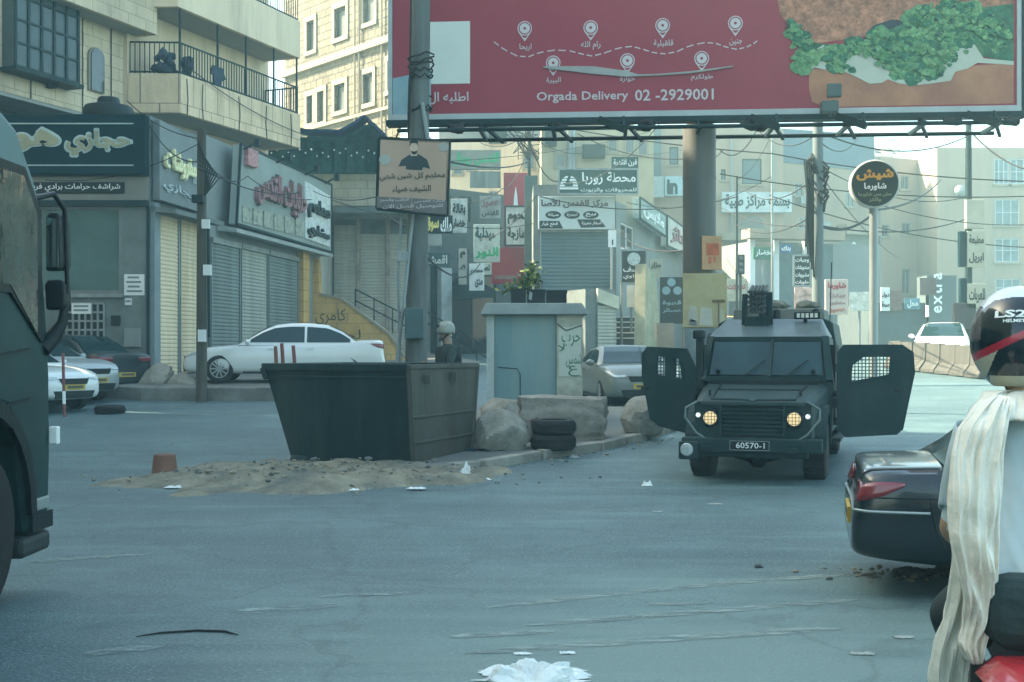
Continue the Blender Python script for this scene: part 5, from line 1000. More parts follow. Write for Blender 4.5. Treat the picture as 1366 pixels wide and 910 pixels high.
# ------------------------------------------------------------------ boulders, tyres, bin, bucket
def boulder(label, u0, v0, u1, v1, mat, seed, depth=.5, pw_=.55, amp=.16, name='boulder', cat='boulder', dz=.11):
    g = G((u0+u1)/2, v1-2, dz); Y = g.y+depth*.4; x0, x1 = XA(u0, Y), XA(u1, Y); h = ZA(v0, Y)-g.z; w_ = x1-x0
    bm = bmesh.new(); bmesh.ops.create_cube(bm, size=2); bmesh.ops.subdivide_edges(bm, edges=bm.edges, cuts=15, use_grid_fill=True)
    cr_ = random.Random(seed); cuts = [(Vector((cr_.uniform(-1, 1), cr_.uniform(-1, .4), cr_.uniform(-.4, 1))).normalized(), cr_.uniform(.78, 1.02)) for _ in range(11)]
    for v in bm.verts:
        p = v.co.copy(); n_ = p.normalized(); q = p.lerp(n_*1.25, pw_)
        k = 1+1.7*amp*mnoise.noise(p*1.3+Vector((seed*5, seed, 0)))+amp*.9*mnoise.noise(p*3.4+Vector((seed, 0, seed)))+amp*.4*mnoise.noise(p*9)
        q = q*k
        if name != 'concrete_block':
            for n_c, d_c in cuts: q -= n_c*max(0, q.dot(n_c)-d_c)*.92
        v.co = Vector((q.x*w_/2, q.y*depth*.8, (q.z*.5+.5)*h-.03))
    me = bpy.data.meshes.new(name); bm.to_mesh(me); bm.free(); me.materials.append(mat); me.polygons.foreach_set('use_smooth', [True]*len(me.polygons)); me.set_sharp_from_angle(angle=R(24 if name == 'boulder' else 50))
    o = bpy.data.objects.new(name, me); COL.objects.link(o); o.location = ((x0+x1)/2, Y, g.z); return tag(o, label, cat), (x0, x1, Y, g.z, h)
rock1 = M('pale_boulder_stone', (.25, .24, .20), .9, var=.4, scale=3, bump=1.0, bscale=14, dirt=(.13, .125, .11), dfac=.8, dscale=2)
boulder('rounded pale boulder nearest the metal bin', 634, 546, 703, 603, rock1, 3, .45)
boulder('rough pale boulder heaped behind the rounded one under the kiosk', 640, 528, 716, 575, rock1, 8, .45)
o, (x0, x1, Y, z, h) = boulder('squared concrete block with dark red graffiti before the kiosk', 694, 527, 806, 588, concrete, 5, .42, .22, .08, 'concrete_block', 'concrete block')
gm = M('dark_red_spray', (.11, .05, .045), .8); xx = lambda u: XA(u, Y)-(x0+x1)/2
for st, q in (('ممنوع الوقوف', (712, 534, 765, 547)), ('امام', (724, 546, 752, 557))): MB().text(st, xx(q[0]), xx(q[1]), ZA(q[3], Y-.4)-z, ZA(q[2], Y-.4)-z, 0, .004, .01).build('graffiti', gm, o)
from mathutils.bvhtree import BVHTree
bvb = BVHTree.FromPolygons([v.co for v in o.data.vertices], [q.vertices for q in o.data.polygons])
for g_ in o.children:                      # the spray paint follows the face of the block
    for v in g_.data.vertices:
        hit = bvb.ray_cast(Vector((v.co.x, -3, v.co.z)), Vector((0, 1, 0)))[0]
        if hit: v.co.y = hit.y-.006+v.co.y*.2
boulder('lone pale boulder beside the open truck door', 826, 527, 884, 580, rock1, 12, .42, .5)
boulder('low concrete lump at the left end of the forecourt edge', 189, 487, 226, 531, concrete, 21, .4, .4, .15, 'concrete_lump', 'concrete lump', 0)
boulder('long concrete lump between the left lump and the wooden pole', 222, 496, 264, 531, concrete, 22, .4, .3, .15, 'concrete_lump', 'concrete lump', 0)
boulder('small brown stone leaning on the foot of the metal bin', 427, 615, 455, 634, M('brown_stone', (.21, .18, .13), .9, var=.25, scale=5, bump=.6), 30, .14, .5, .15, 'stone', 'stone', .05)
def tyre(label, loc, r=.32, wd=.21, group=None, rot=None):
    t = thing('tyre', label, 'tyre', loc, 0, group)
    if rot: t.rotation_euler = rot
    p = [(r*.62, 0), (r*.80, -.004), (r*.94, .012), (r, .05), (r, wd-.05), (r*.94, wd-.012), (r*.80, wd+.004), (r*.62, wd), (r*.60, wd-.04), (r*.78, wd/2), (r*.60, .04), (r*.62, 0)]
    MB().lathe(p, n=36, cap=False).build('tread', rubber, t, smooth=40); b = MB()
    for z in (.07, wd/2, wd-.07): b.lathe([(r+.001, z-.012), (r+.008, z-.012), (r+.008, z+.012), (r+.001, z+.012)], n=36, cap=False)
    b.build('tread_rib', rubber, t); return t
g = G(739, 602, .11)
tyre('old black tyre lying under another before the graffiti block', (g.x, g.y+.33, g.z), .325, .22, 'stacked old tyres'); tyre('old black tyre resting on top of the one before the graffiti block', (g.x+.01, g.y+.34, g.z+.225), .32, .21, 'stacked old tyres')
g = G(141, 553); tyre('flat black tyre lying before the parked silver hatchback', (g.x, g.y+.25, g.z), .30, .17)
# big metal bin
cA, cB = G(552, 633, .06), None
Ac = Vector((XA(552, 15.6), 15.6)); Bc = Vector((XA(629, 17.2), 17.2)); Lc = Vector((XA(391, 16.25), 16.25)); LT = Vector((XA(352, 16.35), 16.35)); AT = Vector((XA(545, 15.5), 15.5)); BT2 = Vector((XA(637, 17.3), 17.3))
DT = LT+(BT2-AT); DB = Lc+(Bc-Ac); zt = 1.43; zb = lambda p: gz(p.x, p.y)+.03
o3 = Vector((Ac.x, Ac.y, 0)); t = thing('metal_bin', 'big battered dark steel rubbish bin tapering to its foot', 'rubbish bin', (0, 0, 0))
steel_dark = M('dark_bin_paint', (.007, .026, .030), .5, .2, var=.3, scale=1.3, dirt=(.04, .058, .054), dfac=.8, dscale=1.2, bump=.25, bscale=6, streak=True)
steel_brown = M('rusted_bin_paint', (.060, .060, .050), .6, .1, var=.4, scale=2.5, dirt=(.115, .085, .06), dfac=.6, dscale=1, bump=.25, bscale=6, streak=True)
v3 = lambda p, z: (p.x, p.y, z)
mb = MB(); mb.poly([v3(Lc, zb(Lc)), v3(Ac, zb(Ac)), v3(AT, zt), v3(LT, zt)]); mb.poly([v3(DB, zb(DB)), v3(Lc, zb(Lc)), v3(LT, zt), v3(DT, zt)]); mb.poly([v3(Bc, zb(Bc)), v3(DB, zb(DB)), v3(DT, zt), v3(BT2, zt)])
mb.mi = 1; mb.poly([v3(Ac, zb(Ac)), v3(Bc, zb(Bc)), v3(BT2, zt), v3(AT, zt)]); mb.mi = 0; mb.poly([v3(Lc, zb(Lc)+.05), v3(DB, zb(DB)+.05), v3(Bc, zb(Bc)+.05), v3(Ac, zb(Ac)+.05)])
bo = mb.build('body', [steel_dark, steel_brown], t, weld=True); sm = bo.modifiers.new('s', 'SOLIDIFY'); sm.thickness = .03; sm.offset = -1
rm = MB()
for a, b in ((LT, AT), (BT2, DT), (DT, LT)): rm.bar(v3(a, zt-.03), v3(b, zt-.03), .09, .10)
L1 = LT.lerp(Lc, .115); A1 = AT.lerp(Ac, .115); rm.bar(v3(L1, zt-.165), v3(A1, zt-.165), .05, .04); rm.bar(v3(LT, zt-.04), v3(LT.lerp(Lc, .13), zt-.19), .12, .08)
rm.build('rim', steel_dark, t, bevel=.01)
rr = MB(); rr.bar(v3(AT, zt-.02), v3(BT2, zt-.02), .06, .06)
for f in (.5, .745):
    a, b = AT.lerp(Ac, f), BT2.lerp(Bc, f); z = zt+(zb(Ac)-zt)*f; rr.bar((a.x+.01, a.y-.01, z), (b.x+.01, b.y-.01, z+.02), .035, .035)
rr.bar(v3(AT, zt), v3(Ac, zb(Ac)), .07, .07); rr.bar(v3(BT2, zt), v3(Bc, zb(Bc)), .06, .06); rr.build('rib', steel_brown, t, bevel=.008)
for p in (Lc.lerp(Ac, .05), Lc.lerp(Ac, .93), Ac.lerp(Bc, .9)): c = p+Vector((.02, -.02)); MB().tube([(c.x-.12, c.y+.04, zb(p)+.05), (c.x+.12, c.y+.0, zb(p)+.05)], .075, 10).build('skid_foot', steel_dark, t)
for f, z in ((.25, 1.25), (.62, 1.27)): p = AT.lerp(BT2, f); MB().box(p.x-.03, p.x+.05, p.y-.09, p.y-.01, z-.07, z+.05).build('lifting_lug', steel_brown, t)
# red barrier posts behind the bin
for k, (u, v) in enumerate(((367, 462), (377, 458), (393, 461))):
    o = MB().tube([(.03, .05, -.30), (rnd.uniform(-.03, .03), 0, ZA(v, 16.75)-1.25)], .026, 8).build('metal_rod', M('faded_red_post', (.20, .075, .07), .6, var=.2), loc=(XA(u, 16.75), 16.75, 1.25))
    tag(o, ('leftmost', 'tallest', 'rightmost')[k]+' of the three faded red rods sticking out of the metal bin', 'rod', 'red rods in the bin')
t = thing('red_post', 'thin red and white post in front of the white hatchback', 'post', tuple(G(86, 556)))
MB().tube([(0, 0, 0), (-.03, 0, 1.25)], .03, 8).build('post', M('faded_red_post', (.2, .075, .07)), t); MB().tube([(-.006, 0, .25), (-.012, 0, .5)], .033, 8).build('white_band', white_paint, t)
g = G(215, 638)
MB_ = MB().lathe([(.0, 0), (.17, 0), (.165, .02), (.135, .27), (.13, .285), (.10, .29), (0, .28)], n=20, cap=False)
o = MB_.build('bucket', M('terracotta_plastic', (.17, .085, .06), .75, var=.15, scale=4), smooth=40, loc=(g.x, g.y+.15, g.z)); tag(o, 'upturned brown red bucket alone on the asphalt', 'bucket')
# concrete barriers on the right
bar_m = M('barrier_concrete', (.075, .075, .066), .9, var=.25, scale=2, bump=.4, dirt=(.04, .04, .038), dfac=.7, streak=True)  # darkened all over: the shade on the barrier faces is in the colour
prof = [(-.28, 0), (-.28, .1), (-.12, .32), (-.08, .85), (.08, .85), (.12, .32), (.28, .1), (.28, 0)]
a, b = Vector((XA(1188, 38), 38)), Vector((XA(1320, 32), 32)); n_ = 7
lbs = ('farthest concrete barrier beside the open truck door', 'second concrete barrier counting from the truck door', 'third concrete barrier counting from the truck door', 'middle concrete barrier below the white car bonnet', 'concrete barrier under the white car door', 'concrete barrier nearest the rider helmet on its left', 'last concrete barrier hidden partly by the rider helmet')
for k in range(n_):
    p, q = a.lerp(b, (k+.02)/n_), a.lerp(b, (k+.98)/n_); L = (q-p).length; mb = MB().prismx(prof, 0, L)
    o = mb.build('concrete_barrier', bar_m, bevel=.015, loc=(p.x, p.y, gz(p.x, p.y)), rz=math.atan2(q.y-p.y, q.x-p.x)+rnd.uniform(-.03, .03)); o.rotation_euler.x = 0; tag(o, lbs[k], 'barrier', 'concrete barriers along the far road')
# rubble by the black car
lr = random.Random(8); lab = ['dark brick fragment leftmost under the black car bumper', 'flat dark brick piece second from left by the bumper', 'broken dark brick in the middle of the fragments', 'dark brick fragment fourth from left by the rider', 'dark brick fragment nearest the rider scarf']
for k in range(5):
    g = G(1207+k*16, 770-lr.uniform(0, 5)); s_ = lr.uniform(.03, .055); o = MB().blob((0, 0, .03), s_*1.3, 2, .35, k, (1.2, .8, .6)).build('brick_fragment', M('dark_brick', (.06, .07, .07), .9, var=.3, scale=8), loc=g); tag(o, lab[k], 'brick', 'brick fragments by the black car')
# wires
def wire(label, pts, r=.012, sag=0.25, n=18):
    mb = MB(); P_ = []
    for a, b in zip(pts, pts[1:]):
        a, b = P(*a), P(*b)
        for k in range(n): f = k/n; c = a.lerp(b, f); c.z -= sag*4*f*(1-f); P_.append(c)
    P_.append(P(*pts[-1])); o = mb.tube(P_, r, 5).build('cable', cable_mat); tag(o, label, 'cable', 'cables strung over the junction')
wire('long cable crossing from the market to the far right wall past the round sign', [(690, 158, 40), (1030, 205, 36), (1366, 242, 34)], .02, .15)
wire('sagging cable from the billboard to the station sign', [(700, 172, 40), (745, 242, 44)], .02, .5)
wire('cable looping behind the billboard pillar to the long sign', [(770, 178, 44), (915, 212, 42), (965, 200, 44)], .02, .3)
wire('cable looping under the billboard left of the pillar', [(880, 165, 40), (730, 240, 46)], .018, .8)
wire('thin cable from the thick pillar toward the utility pole', [(960, 200, 34), (1010, 172, 34), (1090, 178, 31)], .015, .4)
wire('cable from the utility pole to the blue grey storey', [(1090, 185, 31), (1150, 172, 50)], .018, .6)
wire('cable low across the grey shop to the corner block', [(960, 275, 50), (1090, 300, 31), (1290, 292, 40)], .018, .3)
wire('doubled thick cable climbing from the round sign pole to the far block', [(1090, 300, 31), (1170, 280, 34), (1255, 240, 60)], .035, .3)
wire('cable from the tall pole sign up to the billboard corner', [(1290, 170, 40), (1366, 225, 38)], .03, .2)
wire('fine wire from the tall pole across the pale block', [(1366, 300, 38), (1170, 272, 38)], .014, .2)
wire('cable from the wooden pole to the balcony corner', [(268, 185, 27), (170, 135, 33)], .014, .2)
wire('cable from the wooden pole along the shop signs', [(268, 205, 27), (330, 235, 34), (430, 262, 44)], .014, .35)
wire('cable from the wooden pole over the teal sign', [(268, 190, 27), (60, 240, 28)], .01, .3)
wire('cable over the market from the green awning to the tan sign', [(430, 262, 45), (600, 300, 46), (720, 296, 47)], .014, .2)
wire('cable from the thick pole along the awning', [(556, 300, 19.2), (505, 262, 30), (410, 250, 44)], .012, .25)
wire('slack cable hanging over the tan green sign', [(600, 262, 50), (670, 252, 50), (706, 195, 50)], .02, .4)
for k, (a, b, lb) in enumerate((((706, 172, 50), (560, 120, 19.2), 'thin cable from the market pole up to the thick pole'), ((706, 176, 50), (640, 190, 60), 'short slack cable left of the market pole'), ((706, 180, 50), (800, 198, 62), 'slack cable right of the market pole to the balcony'), ((983, 240, 44), (1030, 178, 46), 'cable between the two thin poles by the pillar'), ((983, 300, 44), (1088, 285, 31), 'low slack cable from the tangled pole to the grey pole'), ((1092, 176, 31), (1290, 182, 40), 'long top cable from the grey pole to the tall pole sign'), ((1092, 230, 31), (1200, 345, 60), 'cable dropping from the grey pole to the long pale block'), ((816, 300, 44), (935, 330, 20.9), 'cable from the slim post to the billboard pillar'), ((556, 330, 19.2), (640, 352, 46), 'cable from the thick pole to the corner sign'), ((269, 215, 27), (200, 168, 31), 'short cable from the wooden pole to the grey sign'), ((269, 225, 27), (420, 250, 44.5), 'cable running along the red lettered sign'), ((510, 200, 45), (556, 95, 19.2), 'cable from the awning corner up the thick pole'))): wire(lb, [a, b], .014+.004*(k % 3), .3+.1*(k % 3))
for k, (a, b, lb) in enumerate((((600, 215, 46), (870, 175, 60), 'rising cable over the tan green sign to the cream house'), ((640, 320, 48), (716, 260, 46), 'short cable between the white green sign and the shutter shop'), ((720, 262, 45), (985, 262, 44), 'level cable from the centre sign past the billboard pillar'), ((836, 270, 46), (1030, 235, 46), 'cable from the grey green sign to the slim steel pole'), ((960, 232, 36), (1366, 262, 36), 'fine level cable across the whole pale block'), ((1030, 262, 46), (1366, 330, 44), 'slack cable low across the pale block windows'), ((1090, 220, 31), (1292, 262, 40), 'cable from the cable hung pole to the beige box sign'), ((985, 246, 44), (1092, 232, 31), 'cable bundle between the tangled pole and the cable hung pole'), ((556, 205, 19.2), (706, 215, 50), 'cable from the shirt poster pole into the market'), ((800, 205, 62), (960, 186, 60), 'roof cable from the cream house to the clinic'))): wire(lb, [a, b], .013+.005*(k % 3), .25+.12*(k % 4))
wire('cable from the left balcony pole to the roof tarpaulin', [(245, 85, 36), (400, 178, 42)], .015, .2)
# ------------------------------------------------------------------ cars
car_glass = M('car_glass', (.008, .028, .032), .08, var=.15, bump=0, spec=.4)
chrome = M('chrome', (.55, .58, .58), .18, .9, bump=0)
dull_chrome = M('dull_chrome', (.30, .34, .34), .35, .6, bump=0)
tail_red = M('tail_lamp_red', (.17, .015, .022), .15, var=.2, bump=0, spec=.8)
lamp_clear = M('head_lamp_clear', (.45, .5, .5), .12, .3, var=.3, scale=9, bump=0)
alloy = M('alloy_wheel', (.30, .33, .34), .35, .7, bump=0)
def wheel(parent, x, y, z, r=.32, wd=.2, out=1, nsp=10):
    p = [(r*.66, -wd/2+.02), (r*.8, -wd/2), (r*.95, -wd/2+.012), (r, -wd/2+.05), (r, wd/2-.05), (r*.95, wd/2-.012), (r*.8, wd/2), (r*.66, wd/2-.02)]
    ty = MB().lathe(p, (x, y, z), 32, 'x').build('wheel', rubber, parent, smooth=40); b = MB(); e = out*(wd/2-.012)
    b.lathe([(r*.67, e-out*.015), (r*.67, e), (r*.60, e), (r*.60, e-out*.015)], (x, y, z), 28, 'x', cap=False)
    for k in range(nsp): a = 2*math.pi*k/nsp; b.bar((x+e-out*.01, y+r*.1*math.cos(a), z+r*.1*math.sin(a)), (x+e-out*.01, y+r*.64*math.cos(a), z+r*.64*math.sin(a)), .035, .02, up=(1, 0, 0))
    b.lathe([(0, e), (r*.14, e), (r*.14, e-out*.02)], (x, y, z), 16, 'x', cap=False); b.build('rim', alloy, ty); return ty
def car(label, loc, rz, paint, L=4.5, W=1.76, H=1.45, kind='sedan', belt=.92, tail=None, plate=None, name='parked_car', group=None, nose=.78, deck=1.0, lower=None, wr=.315, strip=False, rear=-.305):
    """nose towards local +y"""
    t = thing(name, label, 'car', loc, rz, group); h = W/2
    if kind == 'sedan': st = [(-.500, .86, .36, .74), (-.4985, .90, .31, deck-.05), (-.493, .945, .28, deck-.010), (-.472, .968, .25, deck+.006), (-.38, .975, .22, deck+.015), (-.30, .99, .21, belt+.03)]
    else: st = [(-.500, .76, .40, .70), (-.495, .85, .32, .86), (-.48, .92, .27, belt), (-.44, .95, .24, belt+.04), (-.36, .98, .22, belt+.04), (-.28, .99, .21, belt+.03)]
    st += [(-.1, 1, .20, belt), (.1, 1, .20, belt-.01), (.20, .995, .20, belt-.015), (.27, .985, .20, belt-.03), (.36, .96, .21, nose+.06), (.43, .92, .22, nose), (.47, .86, .24, nose-.09), (.492, .78, .27, nose-.2), (.5, .66, .34, nose-.28)]
    rings = []
    for f, wf, zb, zt in st:
        y, q = f*L, h*wf; zm = zb+(zt-zb)*.62
        half = [(0, zb), (q*.86, zb), (q*.97, zb+.07), (q, zm*.55+zb*.45), (q, zm), (q*.98, zt-.055), (q*.915, zt-.008), (q*.45, zt+.012), (0, zt+.018)]
        yo = lambda z: y+(.075*sstep(.58, .74, z)-.035*sstep(.80, .87, z) if kind == 'sedan' and f < -.455 else 0)
        rings.append([(x, yo(z), z) for x, z in half]+[(-x, yo(z), z) for x, z in reversed(half[1:-1])])
    body = MB().loft(rings).build('body', paint, t, smooth=60, weld=True)
    ya, yb = .315*L, rear*L
    cut = MB()
    for y in (ya, yb):
        for sx in (-1, 1): cut.lathe([(.0, sx*h*1.1), (wr+.055, sx*h*1.1), (wr+.055, sx*h*.70), (0, sx*h*.70)], (0, y, wr), 28, 'x', cap=False)
    co = cut.build('cutter', paint, weld=True); m = body.modifiers.new('s', 'SUBSURF'); m.levels = m.render_levels = 1
    m = body.modifiers.new('c', 'BOOLEAN'); m.object = co; m.operation = 'DIFFERENCE'; m.solver = 'EXACT'
    bpy.context.view_layer.update(); dg = bpy.context.evaluated_depsgraph_get(); me = bpy.data.meshes.new_from_object(body.evaluated_get(dg), depsgraph=dg); body.modifiers.clear(); body.data = me; me.set_sharp_from_angle(angle=R(38)); bpy.data.objects.remove(co)
    from mathutils.bvhtree import BVHTree
    bv = BVHTree.FromPolygons([v.co for v in me.vertices], [p_.vertices for p_ in me.polygons])
    def snap(p_, e=.005): c_, n_, *_ = bv.find_nearest(Vector(p_)); return c_+n_*e
    def yend(x, z, s_): c_, *_ = bv.ray_cast(Vector((x, s_*9, z)), Vector((0, -s_, 0))); return c_.y if c_ else s_*L/2
    for y in (ya, yb):
        for sx in (-1, 1): wheel(t, sx*(h-.115), y, wr, wr, .2, sx)
    # cabin: an arched shell along the car, glass laid into it
    if kind == 'sedan': cv = [(-.385, 0), (-.345, .20), (-.285, .62), (-.215, .91), (-.12, .99), (-.03, 1), (.045, .93), (.11, .66), (.175, .27), (.225, 0)]
    else: cv = [(-.488, 0), (-.478, .25), (-.45, .68), (-.41, .92), (-.28, .99), (-.08, 1), (.03, .94), (.10, .68), (.18, .28), (.24, 0)]
    bw, tw, z0 = h*.93, h*.69, belt-.035
    def roof(f):
        for (a_, p_), (b_, q_) in zip(cv, cv[1:]):
            if a_ <= f <= b_: return p_+(q_-p_)*(f-a_)/(b_-a_)
        return 0
    rings = []
    for f, g in cv:
        zr, wr_ = z0+.02+(H-z0-.02)*g, bw+(tw-bw)*g
        rings.append([(-bw, f*L, z0), (bw, f*L, z0), (wr_, f*L, zr-.055*g), (wr_*.82, f*L, zr-.004), (0, f*L, zr+.012*g), (-wr_*.82, f*L, zr-.004), (-wr_, f*L, zr-.055*g)])
    MB().loft(rings).build('cabin', paint, t, smooth=75)
    fa, fb_ = (-.325, .165) if kind == 'sedan' else (-.452, .172); mid = -.105
    for sx in (-1, 1):
        for f0, f1 in ((fa, mid-.006), (mid+.006, fb_)):
            g = MB(); n_ = 9; zb_ = belt+.035
            for k in range(n_):
                q = []
                for f in (f0+(f1-f0)*k/n_, f0+(f1-f0)*(k+1)/n_):
                    rg = roof(f); zr, wr_ = z0+.02+(H-z0-.02)*rg, bw+(tw-bw)*rg; zt_ = max(zb_+.004, zr-.055*rg-.035)
                    xs = lambda z: bw+(wr_-bw)*(z-z0)/max(.02, zr-.055*rg-z0)+.007
                    q += [(sx*xs(zb_), f*L, zb_), (sx*xs(zt_), f*L, zt_)]
                g.poly([q[0], q[2], q[3], q[1]] if sx > 0 else [q[1], q[3], q[2], q[0]])
            g.build('side_window', car_glass, t)
    for nm, fs in (('windscreen', (.05, .08, .11, .14, .175, .208) if kind == 'sedan' else (.035, .07, .10, .14, .18, .222)), ('rear_window', (-.22, -.25, -.285, -.315, -.345, -.372) if kind == 'sedan' else (-.425, -.45, -.464, -.474))):
        g = MB(); sgn = 1 if fs[0] > 0 else -1; rows = []
        for f in fs:
            rg = roof(f); zr, wr_ = z0+.02+(H-z0-.02)*rg, bw+(tw-bw)*rg; rows.append([(x*wr_*.86, f*L+sgn*.008, zr+.008+.010*(1-abs(x))) for x in (-1, -.5, 0, .5, 1)])
        for r0, r1 in zip(rows, rows[1:]):
            for k in range(4): g.poly([r0[k], r0[k+1], r1[k+1], r1[k]] if sgn > 0 else [r0[k+1], r0[k], r1[k], r1[k+1]])
        g.build(nm, car_glass, t, smooth=60)
    def halfw(f):
        for q0, q1 in zip(st, st[1:]):
            if q0[0] <= f <= q1[0]: return q0[1]+(q1[1]-q0[1])*(f-q0[0])/(q1[0]-q0[0])
        return st[0][1]
    def wrap(name, sx, rows, mat):
        """lamp strip laid on the skin: rows (x share or None on the flank, f, z low, z high)"""
        g = MB(); pts = []; K = 4; rows = [(h*(x if x else halfw(f)), f*L, a_, b_) for x, f, a_, b_ in rows]
        for r0, r1 in zip(rows, rows[1:]): pts += [tuple(r0[i]+(r1[i]-r0[i])*k/K for i in range(4)) for k in range(K)]
        pts.append(rows[-1]); grid_ = [[snap((sx*x, y, a_+(b_-a_)*j/3)) for j in range(4)] for x, y, a_, b_ in pts]
        for c0, c1 in zip(grid_, grid_[1:]):
            for j in range(3): g.poly([c0[j], c1[j], c1[j+1], c0[j+1]])
        o_ = g.build(name, mat, t, smooth=70, weld=True); m_ = o_.modifiers.new('s', 'SOLIDIFY'); m_.thickness = .014; m_.offset = 0; return o_
    # lamps, grille, plates, mirrors, trim
    zf = nose-.13
    for sx in (-1, 1):
        wrap('headlight', sx, [(.46, .4985, zf-.02, zf+.03), (.62, .499, zf-.05, zf+.045), (None, .493, zf-.055, zf+.055), (None, .47, zf-.04, zf+.075), (None, .44, zf-.0, zf+.085), (None, .405, zf+.06, zf+.09)], lamp_clear)
        zr = deck-.13 if kind == 'sedan' else belt-.06
        wrap('tail_light', sx, [(.46, -.5003, zr-.05, zr+.035), (.70, -.5005, zr-.065, zr+.045), (None, -.497, zr-.07, zr+.05), (None, -.48, zr-.065, zr+.058), (None, -.455, zr-.03, zr+.06), (None, -.428, zr+.035, zr+.055)], tail_red)
        MB().blob((sx*(h+.07), .175*L, belt+.04), .1, 2, .05, 1, (1, .6, .75)).build('mirror', paint, t, smooth=60)
        b = MB()
        for y in (.06*L, -.13*L): b.box(sx*(h*1.0)-.012, sx*(h*1.0)+.012, y-.08, y+.08, belt-.13, belt-.105)
        b.build('door_handle', paint, t)
        MB().box(sx*h*.98-.01, sx*h*.98+.012, -.2*L, .2*L, .22, .27).build('sill', black_plastic, t)
    gm = lower or black_plastic
    MB().prism([(-h*.42, nose-.17), (h*.42, nose-.17), (h*.36, nose-.29), (-h*.36, nose-.29)], L*.488, L*.5015).build('grille', gm, t)
    MB().prism([(-h*.6, .42), (h*.6, .42), (h*.52, .27), (-h*.52, .27)], L*.48, L*.5005).build('lower_grille', gm, t)
    for s_ in (1, -1):
        y = yend(0, .495, s_)+s_*.010
        p = MB().box(-.26, .26, y-.012, y+.012, .44, .55).build('number_plate', plate or white_sheet, t)
        MB().box(-.2, .2, y+s_*.0125, y+s_*.0145, .47, .525).build('plate_digits', M('plate_digits', (.08, .08, .06), .6, var=.6, scale=40), p)
    if strip: 
        pts = [(-h*1.02, -L*.395), (-h*1.0, -L*.44), (-h*.97, -L*.475), (-h*.85, -L*.5)]; pts = pts+[(-x, y) for x, y in reversed(pts)]; q = []
        for a, b in zip(pts, pts[1:]): q += [snap((a[0]+(b[0]-a[0])*k/6, a[1]+(b[1]-a[1])*k/6, .60), .002) for k in range(6)]
        MB().tube(q+[snap((*pts[-1], .60), .002)], .010, 8).build('chrome_strip', dull_chrome, t, smooth=60)
    return t
white_car = M('white_car_paint', (.60, .64, .63), .22, var=.03, bump=0, spec=.6, coat=.5)
silver_car = M('silver_car_paint', (.34, .38, .38), .3, .3, var=.04, bump=0, coat=.4)
grey_silver = M('dusty_silver_paint', (.17, .20, .19), .4, .3, var=.1, scale=2, bump=0, coat=.2)
dark_car = M('dark_blue_grey_paint', (.022, .034, .040), .25, .2, var=.08, bump=0, coat=.6)
black_car = M('black_blue_paint', (.003, .012, .016), .3, .0, var=.2, scale=1, bump=0, coat=.8, dirt=(.02, .032, .034), dfac=.4)
yplate = M('yellow_plate', (.42, .30, .05), .5)
def put(u, v, dz=0): g = G(u, v, dz); return g
car('white sedan seen side on before the grey shutters', (XA(383, 29.6), 29.6, gz(-5, 29.3)+.30), R(96), white_car, 4.85, 1.84, 1.44, 'sedan', .93, nose=.80, deck=1.02, plate=yplate, wr=.335)
car('white hatchback with its nose out, nearest the truck mirror', (-10.75, 25.2, gz(-9, 25)), R(-118), white_car, 4.3, 1.74, 1.46, 'hatch', .95, nose=.84, plate=yplate)
car('silver hatchback with black bumper, between the white one and the dark sedan', (-11.05, 27.3, gz(-9, 27.2)), R(-114), silver_car, 4.2, 1.72, 1.5, 'hatch', .98, nose=.92, plate=yplate, lower=black_plastic)
car('dark sedan with glowing red rear lamp beside the shop pier', (-11.2, 29.6, gz(-9, 29.3)), R(62), dark_car, 4.6, 1.78, 1.46, 'sedan', .95, plate=yplate)
car('dusty silver car with a yellow plate facing out behind the boulders', (XA(836, 27.2), 27.6, gz(2.5, 27)-.1), R(186), grey_silver, 4.4, 1.76, 1.38, 'sedan', .95, nose=.88, plate=yplate)
car('white hatchback driving behind the concrete barriers', (XA(1258, 39.5), 39.5, gz(13, 39.5)-.05), R(158), white_car, 4.3, 1.74, 1.45, 'hatch', .95, plate=yplate, name='moving_car')
car('orange taxi mostly hidden behind the armoured truck roof', (XA(984, 36), 37.5, gz(6, 36)+.25), R(188), M('orange_paint', (.62, .30, .06), .35, bump=0), 4.5, 1.8, 1.65, 'hatch', 1.0, plate=yplate, name='taxi')
t = car('black sedan seen from its rear corner beside the rider', (4.62, 7.97, -.02), R(-104), black_car, 4.6, 1.82, 1.42, 'sedan', .865, deck=.865, strip=True, plate=yplate, wr=.33, rear=-.275)
h = .91

bo_ = [c for c in t.children if c.name.startswith('body')][0].data
from mathutils.bvhtree import BVHTree
bv_ = BVHTree.FromPolygons([v.co for v in bo_.vertices], [p_.vertices for p_ in bo_.polygons])
def seam(pts, r=.005, mt=black_plastic, name='panel_seam'):
    q = []
    for a, b in zip(pts, pts[1:]): q += [Vector(a).lerp(Vector(b), k/8) for k in range(8)]
    MB().tube([(lambda c_: c_[0]+c_[1]*.0005)(bv_.find_nearest(p_)) for p_ in q+[Vector(pts[-1])]], r, 5).build(name, mt, t)
seam([(h, -1.66, .69), (h, -1.95, .69), (h*.97, -2.2, .69), (h*.8, -2.3, .69), (0, -2.3, .69), (-h*.8, -2.3, .69)])
seam([(h*.80, -2.3, .66), (h*.80, -2.28, .86), (h*.82, -2.1, .92), (h*.82, -1.75, .93)])
seam([(h, -1.70, .30), (h, -1.78, .50), (h, -1.82, .69)]); seam([(h, -1.45, .92), (h, -1.45, .70), (h, -1.20, .70)])

